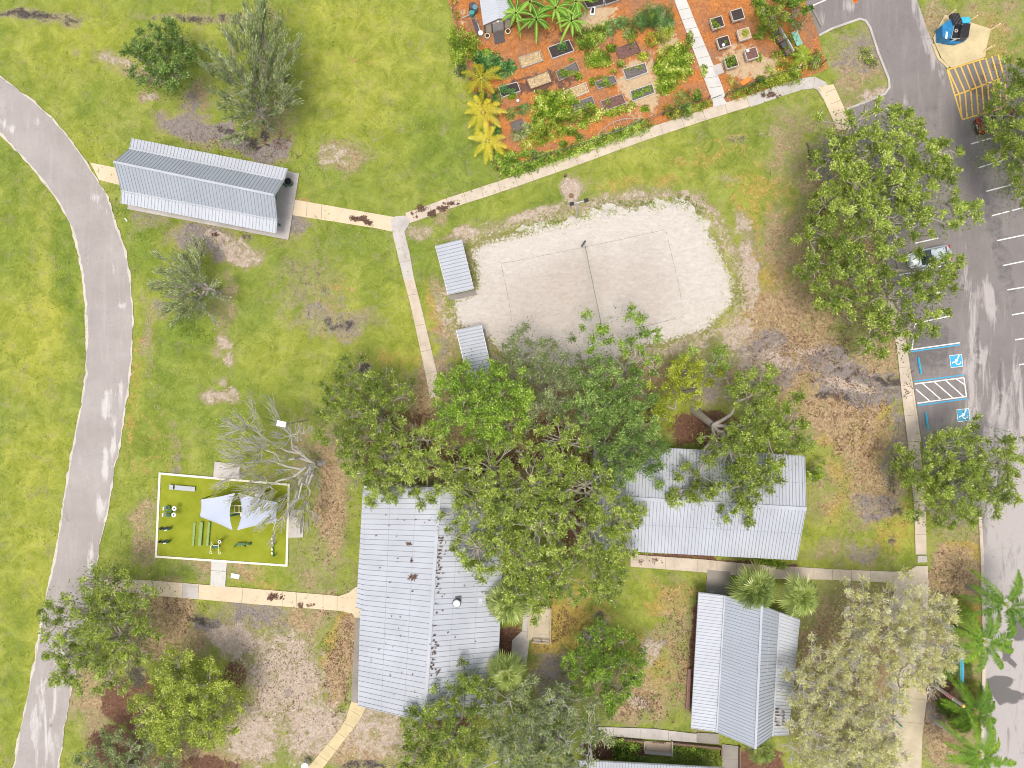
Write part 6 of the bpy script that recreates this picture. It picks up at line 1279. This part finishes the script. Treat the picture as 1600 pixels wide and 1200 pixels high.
# frame under the sails
root = thing("climbing_frame", P(370,790), "green and yellow climbing frame visible between the two shade sails", "climbing frame")
for y in (790, 801): MB().tube(P(352,y,2.2), P(388,y,2.2), .05).build("long_bar", M['cream'], root)
mb = MB()
for x in (358,366.5,373.5,380): mb.tube(P(x,790,2.2), P(x,801,2.2), .035)
mb.build("rung", M['cream'], root)
for x in (353, 387):
    for y in (790, 801): MB().tube(P(x, y, 0), P(x, y, 2.2), .06).build("post", M['green'], root)
MB().beam(P(362,777.5,1.6), P(378,777,1.6), .1, .1).build("top_bar", M['green'], root); MB().beam(P(360,806,1.2), P(378,801,1.2), .25, .08).build("board", M['green'], root); MB().box(P(377.5,804,1.7), (.25,.4,.1)).build("plate", M['white'], root)
# board bench
root = thing("sit_up_bench", P(284,762.5), "long pale blue flat exercise bench in the upper left corner of the turf", "exercise bench"); A = R(-5); c = P(284,762.5,.4)
MB().box((c.x + .35, c.y - .03, .42), (2.2, .5, .08), A).build("seat", M['roof'], root); MB().box((c.x - 1.12, c.y + .1, .45), (.42, .52, .10), A).build("head_board", M['roof'], root)
for dx in (-1.0, 1.1): MB().box((c.x + dx, c.y - dx * .08, .19), (.1, .45, .38), A).build("leg", M['darkgrey'], root)
# hand wheels
root = thing("arm_wheel_machine", P(268,800), "exercise machine with two white hand wheels and two white backrests on the turf", "exercise machine")
MB().tube(P(268,800,0), P(268,800,1.4), .08).beam(P(258,799,.8), P(270,799,.8), .12, .12).beam(P(268,795,.9), P(270,805,.9), .1, .1).build("frame", M['green'], root)
for x, y in ((272.3,794.5),(271.6,804.5)): w = MB().torus(P(x,y,1.25), .17, .09, 18, 8).build("wheel", M['white'], root); MB().tube(P(x,y,1.15), P(x,y,1.32), .05).build("hub", M['darkgrey'], w)
for x, y in ((257,794),(256,804)): MB().box(P(x,y,.8), (.13,.36,.5), R(-4)).build("backrest", M['white'], root)
for x, y in ((263,793),(263,805)): MB().box(P(x,y,.45), (.38,.34,.08), R(-4)).build("seat", M['green'], root)
# two cross trainers
def trainer(px, py, lb):
    root = thing("cross_trainer", P(px, py), lb, "exercise machine", "green cross trainers on the turf"); q = lambda x, y, z: P(px + x, py + y, z)
    MB().tube(q(4,0,0), q(4,0,.7), .18, .14, 12).build("housing", M['green'], root); MB().beam(q(-6,1,.15), q(6,0,.15), .22, .16).tube(q(3,0,.2), q(3,0,1.3), .05).build("frame", M['green'], root)
    for s_ in (-1.5, 1.5): MB().beam(q(-4,s_ + 1,.42), q(1,s_,.48), .14, .06).build("pedal", M['white'] if s_ > 0 else M['black'], root)
    for s_ in (-1, 1): MB().tube(q(-5,s_ * 2,1.3), q(3,s_,.8), .03).build("handle", M['darkgrey'], root)
    MB().ball(q(-9.5,0,.5), .16).tube(q(-9,0,.15), q(-4,1,.3), .04).build("flywheel", M['black'], root)
trainer(260.5,826,"upper of two dark green cross trainers at the turf's left edge"); trainer(258.5,846.5,"lower of two dark green cross trainers at the turf's left edge")
for px, hh, lb in ((303, .25, "leftmost and lowest of three moss-green balance beams"), (313.5, .45, "middle and widest of three moss-green balance beams"), (325.5, .4, "rightmost of three moss-green balance beams")):
    root = thing("balance_beam", P(px, 835), lb, "balance beam", "balance beams on the turf"); wd = .34 if px == 313.5 else .24; MB().beam(P(px + 1.5,816,hh), P(px - 1.5,853,hh), wd, .12).build("beam", M['beam'], root)
    for y in (818, 851): MB().box(P(px + (1.2 if y < 830 else -1.2), y, hh / 2 - .04), (wd * .8, .12, hh - .1)).build("foot", M['green'], root)
root = thing("pull_up_machine", P(338,850), "exercise machine of bent cream tubes with a dark green seat near the turf's lower edge", "exercise machine")
MB().tube(P(343,846,0), P(343,846,1.5), .14, .12, 12).build("column", M['darkgrey'], root); MB().box(P(336.5,854,.45), (.8,.35,.07), R(4)).build("seat", M['green'], root)
MB().path([P(330,846.5,1.3), P(332,851,1.3), P(329,853,1.0), P(328.5,862,.9)], .04).path([P(333,852,1.2), P(341.5,852,1.2)], .04).path([P(343,847,1.45), P(341.5,852,1.1), P(341,862,.9), P(342.5,863.5,.9)], .04).build("tube_frame", M['cream'], root)
for x, y in ((329.5,863.5),(343,864)): MB().torus(P(x,y,.85), .12, .035, 12).build("foot_ring", M['cream'], root)
MB().torus(P(343,846.5,1.55), .14, .05, 14).build("ring", M['white'], root)
root = thing("bench_machine", P(379,852), "dark green bench-shaped exercise machine in the middle of the turf's lower edge", "exercise machine")
MB().path([P(366,855,.1), P(370,850,.6), P(378,850,.55), P(384,854,.2)], .06).path([P(375,850,.55), P(387,850,.5), P(391,849,.2)], .06).build("frame", M['green'], root); MB().beam(P(370,850.5,.62), P(383,850,.62), .22, .06).build("seat", M['green'], root); MB().ball(P(390.5,849.5,.35), .17).build("pad", M['green'], root)
root = thing("step_machine", P(426.5,853), "tall narrow exercise machine with cream steps at the turf's right side", "exercise machine"); MB().beam(P(427,833,.3), P(427,870,.3), .12, .12).build("frame", M['green'], root)
for y in (842,848,858,864): MB().beam(P(424.5,y-1.5,.5), P(425.5,y+2,.5), .16, .08).build("step", M['cream'], root)
for y in (834,851,869): MB().tube(P(427.5,y,0), P(427.5,y,1.1), .09, .08, 10).build("post", M['green'], root)
c = P(403,773.5,3.2); root = thing("sail_post", (c.x, c.y, 0), "white-capped post standing behind the right shade sail", "post"); MB().tube((c.x,c.y,0), (c.x,c.y,3.2), .07).build("pole", M['green'], root); MB().box((c.x,c.y,3.25), (.5,.5,.14), .3).build("cap", M['trim'], root)
c = P(444,663,7.6); root = thing("area_light", (c.x, c.y, 0), "white square lamp head on a pole rising through the half-bare tree", "lamp"); MB().tube((c.x,c.y,0), (c.x,c.y,7.6), .09, .06).build("pole", M['steel'], root); MB().box((c.x-.25,c.y+.05,7.65), (.9,.55,.12), R(-12)).build("lamp_head", M['white'], root)
tag(MB().beam(P(361,899,.06), P(374,901.5,.06), .5, .03).build("white_sheet", M['white']), "white sheet of paper lying on the grass below the fitness area", "sheet")
tag(MB().beam(P(195,341,.1), P(199,346,.1), .12, .08).build("marker", M['white']), "small white marker peg in the grass right of the running path", "marker")

# bins
def can(px, py, lb, mat='green', r=.30, h=1.0, nm="litter_bin", lid='black'):
    p = P(px, py); root = thing(nm, p, lb, "bin"); MB().tube((p.x,p.y,0.13), (p.x,p.y,h), r, r * 1.05, 18).build("body", M[mat], root); MB().torus((p.x,p.y,h), r, .05, 18).tube((p.x,p.y,h-.02), (p.x,p.y,h+.03), r*.9, r*.8, 16).build("lid", M[lid], root)
can(454.5,287.5,"green litter bin with black lid at the pavilion's open end", 'green', .32); can(481,1189,"silver bin with white lid beside the end of the yellowed walk", 'steel', .36, 1.1, lid='white')
can(734,747,"dark blue bin under the trees above the largest roof", 'blue', .35, 1.1); can(826,800,"dark bin in the gap between the two long roofs", 'darkgrey', .35, 1.1)
mb = MB(); c = P(450.5,1083); tag(mb.tube((c.x,c.y,-.02), (c.x,c.y,.04), .38, .37, 20).build("manhole_cover", plain("dusty_iron", (.30,.24,.21), .8)), "round manhole cover in the bare sandy ground", "manhole cover")
# dark objects by pavilion
root = thing("post_hole_pile", P(336,366), "small dark pile of scraps below the pavilion", "pile"); mb = MB()
for i in range(9): mb.box(P(336 + random.uniform(-5,5), 366 + random.uniform(-3,3), .08), (.22,.12,.12), random.uniform(0,3))
mb.build("scrap", M['brownwood'], root)
# deck beside the largest roof
root = thing("deck", P(843, 976), "small tan deck with brown railings beside a fan palm", "deck"); q = [P(826,949,.5), P(860,947,.5), P(859,1001,.5), P(824,999,.5)]
MB().slab([q[3],q[2],q[1],q[0]], .45).build("platform", M['deck'], root)
def rail(root, a, b, h=.9, n=3, mat='wood'):
    a, b = Vector(a), Vector(b); mb = MB(); mb.beam(a + Vector((0,0,h)), b + Vector((0,0,h)), .14, .05); mb.beam(a + Vector((0,0,h*.5)), b + Vector((0,0,h*.5)), .05, .08)
    for i in range(n): p = a.lerp(b, i / (n - 1)); mb.box((p.x,p.y,p.z+h/2-.02), (.1,.1,h))
    return mb.build("railing", M[mat], root)
rail(root, q[1], q[2], n=5); rail(root, P(832,999,.5), q[2]); rail(root, P(844,948.5,.5), q[1])
mb = MB(); mb.slab([P(833,1003,.3), P(859,1004,.3), P(859,992,.52), P(833,990,.52)], .06); mb.build("steps", M['woodgrey'], root)
# landing and timber wall at the bottom
root = thing("wooden_landing", P(1028,1172), "wooden landing with low timber sides below the bottom walk", "landing"); MB().slab([P(1009,1174,.12), P(1048,1177,.12), P(1048,1160,.14), P(1008,1158,.14)], .12).build("platform", M['wood'], root)
mb = MB(); mb.beam(P(1007,1175,.35), P(1049,1178.5,.35), .28, .3); mb.beam(P(1007,1158,.3), P(1007,1174,.3), .12, .3); mb.beam(P(1050,1158,.3), P(1050,1182,.3), .14, .34); mb.build("side_board", M['woodgrey'], root)
tag(MB().beam(P(1050,1161,.25), P(1126,1168.5,.25), .22, .4).beam(P(1127,1168,.25), P(1127,1182,.25), .14, .4).build("timber_wall", M['brownwood']), "low brown timber wall right of the wooden landing", "wall")
tag(MB().beam(P(960,1154,.25), P(1005,1158.5,.25), .18, .36).build("timber_wall", M['brownwood']), "low brown timber wall left of the wooden landing", "wall")
tag(MB().beam(P(1156,1166,.25), P(1156,1235,.25), .16, .4).build("timber_edge", M['brownwood']), "brown timber edging along the narrow bottom walk", "edging")
tag(MB().beam(P(1077,1045,.2), P(1074,1108,.2), .36, .3).build("planter_step", plain("rosy_brick_step", (.36,.20,.16), .8)), "rose-brown step along the left wall of the small hall", "step")
root = thing("bike_rail", P(1114,926), "white rail at the top end of the small hall", "rail"); MB().path([P(1110,928,.1), P(1110,925,.9), P(1117,925,.9), P(1117,928,.1)], .04).build("tube", M['trim'], root)
# bench slabs furniture near fitness
root = thing("table", P(462,822), "dusty grey table slab partly under the half-bare tree", "table"); MB().box(P(463,822,.6), (.9,1.9,.08), R(-2)).build("tabletop", M['conc'], root); MB().box(P(463,822,.28), (.3,1.2,.56), R(-2)).build("leg", M['dconc'], root)

# ------------------------------------------------------------------ car park things
def wheel_stop(a, b, mat, lb, grp):
    mb = MB(); A, B_ = P(*a), P(*b); mb.beam(A + Vector((0,0,.07)), B_ + Vector((0,0,.07)), .2, .12); mb.beam(A.lerp(B_, .03) + Vector((0,0,.142)), A.lerp(B_, .97) + Vector((0,0,.142)), .11, .03)
    tag(mb.build("wheel_stop", M[mat]), lb, "wheel stop", grp)
wheel_stop((1434,558.5),(1438.5,584.5),'bluestop',"upper of two blue wheel stops in the accessible bays","blue wheel stops"); wheel_stop((1445.5,644.5),(1449.5,671),'bluestop',"lower of two blue wheel stops in the accessible bays","blue wheel stops")
wheel_stop((1271,18),(1283,42),'dconc',"grey wheel stop in the stall above the kerbed island","grey wheel stops"); wheel_stop((1333,172),(1342,197),'dconc',"grey wheel stop just below the kerbed island","grey wheel stops")
wheel_stop((1427,512),(1431,529),'dconc',"grey wheel stop under the tree's lower boughs above the blue bays","grey wheel stops"); wheel_stop((1400,408),(1405,425),'dconc',"grey wheel stop under the oak in front of the silver car","grey wheel stops")
c = P(1336,1); tag(MB().tube((c.x,c.y,.01), (c.x,c.y,.7), .24, .06, 14).box((c.x,c.y,.03), (.5,.5,.05)).build("traffic_cone", M['orange']), "orange traffic cone at the top edge of the car park", "cone")

def car(cx, cy, heading, body, label, L=4.6, W=1.82, dark_roof=True):
    """heading: direction of the nose in the picture plane, radians; cx, cy: centre px"""
    p = P(cx, cy); root = thing("parked_car", p, label, "car"); ca, sa = math.cos(heading), math.sin(heading)
    T = lambda x, y, z: (p.x + x * ca - y * sa, p.y + x * sa + y * ca, z)
    # body as lofted cross-sections: x, half width, belt height
    st = [(-L/2, .70, .55), (-L/2+.08, .80, .78), (-L/2+.5, .89, .93), (-1.2, .91, .95), (0, .91, .93), (1.1, .90, .92), (L/2-.8, .88, .85), (L/2-.25, .80, .72), (L/2, .62, .52)]
    V = []; F = []
    for (x, w, z) in st:
        w = w * W / 1.82; V += [T(x, -w*.96, .25), T(x, -w, .5), T(x, -w*.97, z-.08), T(x, -w*.80, z), T(x, 0, z+.03), T(x, w*.80, z), T(x, w*.97, z-.08), T(x, w, .5), T(x, w*.96, .25)]
    for i in range(len(st) - 1):
        for j in range(8): F.append((i*9+j, (i+1)*9+j, (i+1)*9+j+1, i*9+j+1)[::-1])
    F += [tuple(range(9))[::-1], tuple(range((len(st)-1)*9, len(st)*9))]
    MB().add(V, F).build("body", M[body], root, True)
    # cabin glass and roof
    g = [(-L/2+.45, .74, .92), (-L/2+.95, .66, 1.42), (.35, .66, 1.46), (1.15, .72, .93)]; V = []
    for (x, w, z) in g: V += [T(x, -w, z), T(x, w, z)]
    lo = [T(g[0][0], -.76, .85), T(g[0][0], .76, .85), T(g[3][0], -.76, .85), T(g[3][0], .76, .85), T(-L/2+.95, -.80, .88), T(-L/2+.95, .80, .88), T(.35, -.80, .88), T(.35, .80, .88)]
    b = 8; V += lo; F = [(0,1,3,2), (2,3,5,4), (4,5,7,6), (0,2,b+4,b+0), (2,4,b+6,b+4), (4,6,b+2,b+6), (1,b+1,b+5,3), (3,b+5,b+7,5), (5,b+7,b+3,7), (0,b+0,b+1,1), (6,7,b+3,b+2)]
    MB().add(V, F).build("windows", M['glass'], root)
    rf = MB().add([T(-L/2+1.0,-.6,1.445), T(-L/2+1.0,.6,1.445), T(.28,.6,1.485), T(.28,-.6,1.485), T(-L/2+1.0,-.6,1.47), T(-L/2+1.0,.6,1.47), T(.28,.6,1.51), T(.28,-.6,1.51)], [(0,1,2,3),(7,6,5,4),(0,4,5,1),(1,5,6,2),(2,6,7,3),(3,7,4,0)]); rf.build("roof", M['glass' if dark_roof else body], root)
    for s_ in (-1, 1): MB().beam(T(-L/2+1.0, s_*.64, 1.47), T(.28, s_*.64, 1.5), .05, .06).build("roof_rail", M[body], root)
    for x in (-1.38, 1.42):
        for s_ in (-1, 1): w = MB().tube(T(x, s_*.72, .33), T(x, s_*.93, .33), .33, .33, 18).build("wheel", M['tyre'], root); MB().tube(T(x, s_*.925, .33), T(x, s_*.945, .33), .2, .2, 12).build("rim", M['steel'], w)
    for s_ in (-1, 1): MB().box(T(-L/2+.10, s_*.66, .74), (.16,.30,.16), heading).build("tail_light", M['lamp'], root); MB().box(T(L/2-.14, s_*.60, .62), (.2,.3,.12), heading).build("headlight", M['white'], root); MB().box(T(.75, s_*1.0, .98), (.14,.18,.12), heading).build("mirror", M[body], root)
    MB().box(T(-L/2, 0, .45), (.1, 1.5, .18), heading).build("bumper", M['darkgrey'], root); MB().box(T(-L/2-.03, 0, .68), (.03, .5, .14), heading).build("number_plate", M['white'], root)
    return root
car(1552, 192, R(17), 'carred', "dark red car with black glass roof half hidden under the tree at the right edge")
car(1447, 403, R(192), 'carsilver', "silver car parked nose-in under the big oak's boughs", W=1.9, dark_roof=False)

# recycling compactor on its pad
root = thing("waste_compactor", P(1486, 58), "blue waste compactor with open dark hopper on a concrete pad", "waste compactor"); A = R(-10)
def hx(px, py): return px, py
q = lambda x, y, z: P(x, y, z)
mb = MB(); base = [P(1473,68), P(1481,71), P(1500,66), P(1510,58), P(1513,38), P(1508,33), P(1490,36), P(1478,42), P(1473,50)]
top = [P(1472.5,39,2.4), P(1486,29,2.4), P(1491,39,2.4), P(1486,60,2.4), P(1474,62,2.2)]
lo = [Vector((p.x, p.y, .1)) for p in (P(1474,45), P(1486,37), P(1491,46), P(1487,65), P(1476,68))]
def hull(lo, hi, name, mat):
    n = len(lo); V = list(lo) + list(hi); F = [tuple(range(n-1,-1,-1)), tuple(range(n,2*n))] + [(i,(i+1)%n,n+(i+1)%n,n+i) for i in range(n)]
    return MB().add(V, F).build(name, M[mat], root)
def deproj(pts, z0, z1):
    hi = [P(x, y, z1) for x, y in pts]; return [Vector((p.x, p.y, z0)) for p in hi], hi
lo, hi = deproj([(1485.5,60),(1473,58),(1472.5,39),(1487,28.5),(1491,38)], .12, 1.35); hull(lo, hi, "body", 'blue')
lo, hi = deproj([(1486,60),(1491,38.2),(1504,37.8),(1500,60)], .12, .95); hull(lo, hi, "hopper", 'black')
lo, hi = deproj([(1500,59),(1504,38),(1517,36.5),(1512,59)], .12, 1.38); hull(lo, hi, "ribbed_cover", 'darkgrey')
lo, hi = deproj([(1491.2,37.6),(1486.5,21),(1498.5,20),(1503.8,37)], 1.15, 1.65); hull(lo, hi, "lid", 'darkgrey')
lo, hi = deproj([(1504.5,36),(1502,27),(1514,26),(1516.5,30),(1516.5,35)], .12, 1.25); hull(lo, hi, "end_tank", 'lblue')
mb = MB()
for i in range(9): t = i / 8; mb.beam(P(1501.2 + 11.5 * t, 58.5, 1.41), P(1505 + 11 * t, 38 - 1.2 * t, 1.41), .04, .04)
for i in range(6): t = i / 5; mb.beam(P(1487.3 + 10.5 * t, 21.2 - .8 * t, 1.68), P(1491.8 + 11.2 * t, 37.2 - .4 * t, 1.68), .04, .04)
mb.build("lid_rib", M['black'], root); MB().box(P(1479,55,1.37), (.22,.75,.02), R(-8)).build("white_decal", M['white'], root); MB().box(P(1492,62.5,.75), (.75,.04,.4), R(12)).build("notice_panel", M['white'], root)
lo, hi = deproj([(1476,66),(1475,60.5),(1512,60.5),(1509,63),(1494,68)], .08, .6); hull(lo, hi, "base_frame", 'blue')
MB().torus(P(1494,48,1.0), .14, .06, 14).build("roll", M['conc'], root); MB().beam(P(1486,60.4,1.38), P(1500,60,1.38), .07, .06).beam(P(1491,38.4,1.38), P(1504,38,1.38), .07, .06).beam(P(1486,60.4,1.38), P(1491,38.4,1.38), .07, .06).build("rim", M['steel'], root)
for (x, y, dx, dy, lb) in ((1464,61,12,-10,"cream bollard at the compactor's lower left"), (1479,27,9,-9,"cream bollard behind the compactor at the pad's top"), (1547,47,10,-6,"cream bollard at the pad's far right corner"), (1534,82.5,9.5,-7,"cream bollard at the pad's lower right corner"), (1517,31,6,-4,"cream bollard behind the light blue tank"), (1545,77,4,-3,"short cream bollard in the grass right of the pad")):
    k = .055 if abs(dx) > 8 else .035; a = P(x, y); b = Vector((a.x + dx * S * .62, a.y - dy * S * .5, .9 if dx > 8 else .6)); root = thing("bollard", a, lb, "bollard", "cream bollards round the compactor"); MB().tube(a, b, .09, .09, 12).build("post", M['bollard'], root); MB().ball(b, .092, 12, 6).build("cap", M['bollard'], root)

# bottom right: pole, teal rail, small things
root = thing("leaning_pole", P(1457,1069), "grey leaning pole with a red and white striped band and yellow tip", "pole"); a, b = P(1457,1069), P(1505,1103,4.6); c = P(1505, 1103, 4.6); b = c
MB().tube(a, b, .20, .15, 14).build("pole", M['palebark'], root); d = (b - a); mb = MB()
MB().tube(a + d * .47, a + d * .72, .205, .19, 14).build("white_band", M['white'], root)
for t in (.49, .55, .61, .67): mb.tube(a + d * t, a + d * (t + .03), .212, .21, 14)
mb.build("red_stripe", M['pink'], root); MB().tube(b, b + d.normalized() * .12, .17, .14, 14).build("yellow_tip", M['yellow'], root); mb = MB(); mb.beam(a + d * .15, a + d * .97 + Vector((-.1,-.2,0)), .07, .07); mb.build("side_cable", M['darkgrey'], root)
root = thing("teal_rail", P(1502,1046), "long narrow teal rail standing among green bushes beside the road", "rail"); MB().beam(P(1500.5,1014,1.0), P(1501,1075,1.0), .20, .08).build("top_plank", M['teal'], root); MB().beam(P(1504.3,1013,.95), P(1504.5,1066,.95), .14, .06).build("lower_plank", M['lblue'], root)
for y in (1018,1045,1070): MB().box(P(1502,y,.46), (.1,.1,.9)).build("post", M['teal'], root)
root = thing("yellow_hurdle", P(1447,1082), "small yellow frame at the upper end of the tan yard", "frame"); MB().beam(P(1440,1083.5,.5), P(1455,1081,.5), .1, .1).beam(P(1441,1086,.3), P(1450,1083,.3), .06, .06).build("bar", M['bollard'], root)
for x in (1442,1453): MB().box(P(x,1083,.25), (.08,.08,.48)).build("leg", M['bollard'], root)
root = thing("green_post", P(1402,1128), "short dark green tilted post in the tan yard", "post"); MB().beam(P(1396,1123,.2), P(1409,1135,.7), .16, .16).build("beam", M['green'], root); MB().ball(P(1409,1135,.72), .1).build("cap", M['teal'], root)
root = thing("ladder_rack", P(1397,1082), "small white ladder-shaped rack at the left edge of the tan yard", "rack"); mb = MB()
for y in range(1066,1102,5): mb.beam(P(1394,y,.6), P(1400,y+3,.6), .07, .05)
mb.build("rung", M['trim'], root); MB().beam(P(1394,1064,.57), P(1394,1100,.57), .06, .05).beam(P(1400,1066,.57), P(1400,1102,.57), .06, .05).build("side_rail", M['trim'], root); MB().box(P(1394,1070,.27), (.06,.06,.54)).box(P(1400,1097,.27), (.06,.06,.54)).build("leg", M['trim'], root)
tag(MB().add([(p.x,p.y,.075) for p in (P(1394,1167),P(1412,1163),P(1436,1150),P(1437,1178),P(1420,1180),P(1400,1172))], [(5,4,3,2,1,0)]).build("patch", plain("dark_patch", (.09,.085,.09), .9, .4, 4)), kind="structure")  # flat dark grey patch laid over the yard concrete
tag(MB().tube(P(1447,1130,-.1), P(1447,1130,.02), .1).prism([P(1434,1090), P(1440,1084), P(1447,1095), P(1445,1125), P(1440,1128), P(1434,1115)], .02, .10).build("planting_bed", M['redsoil']), kind="structure")
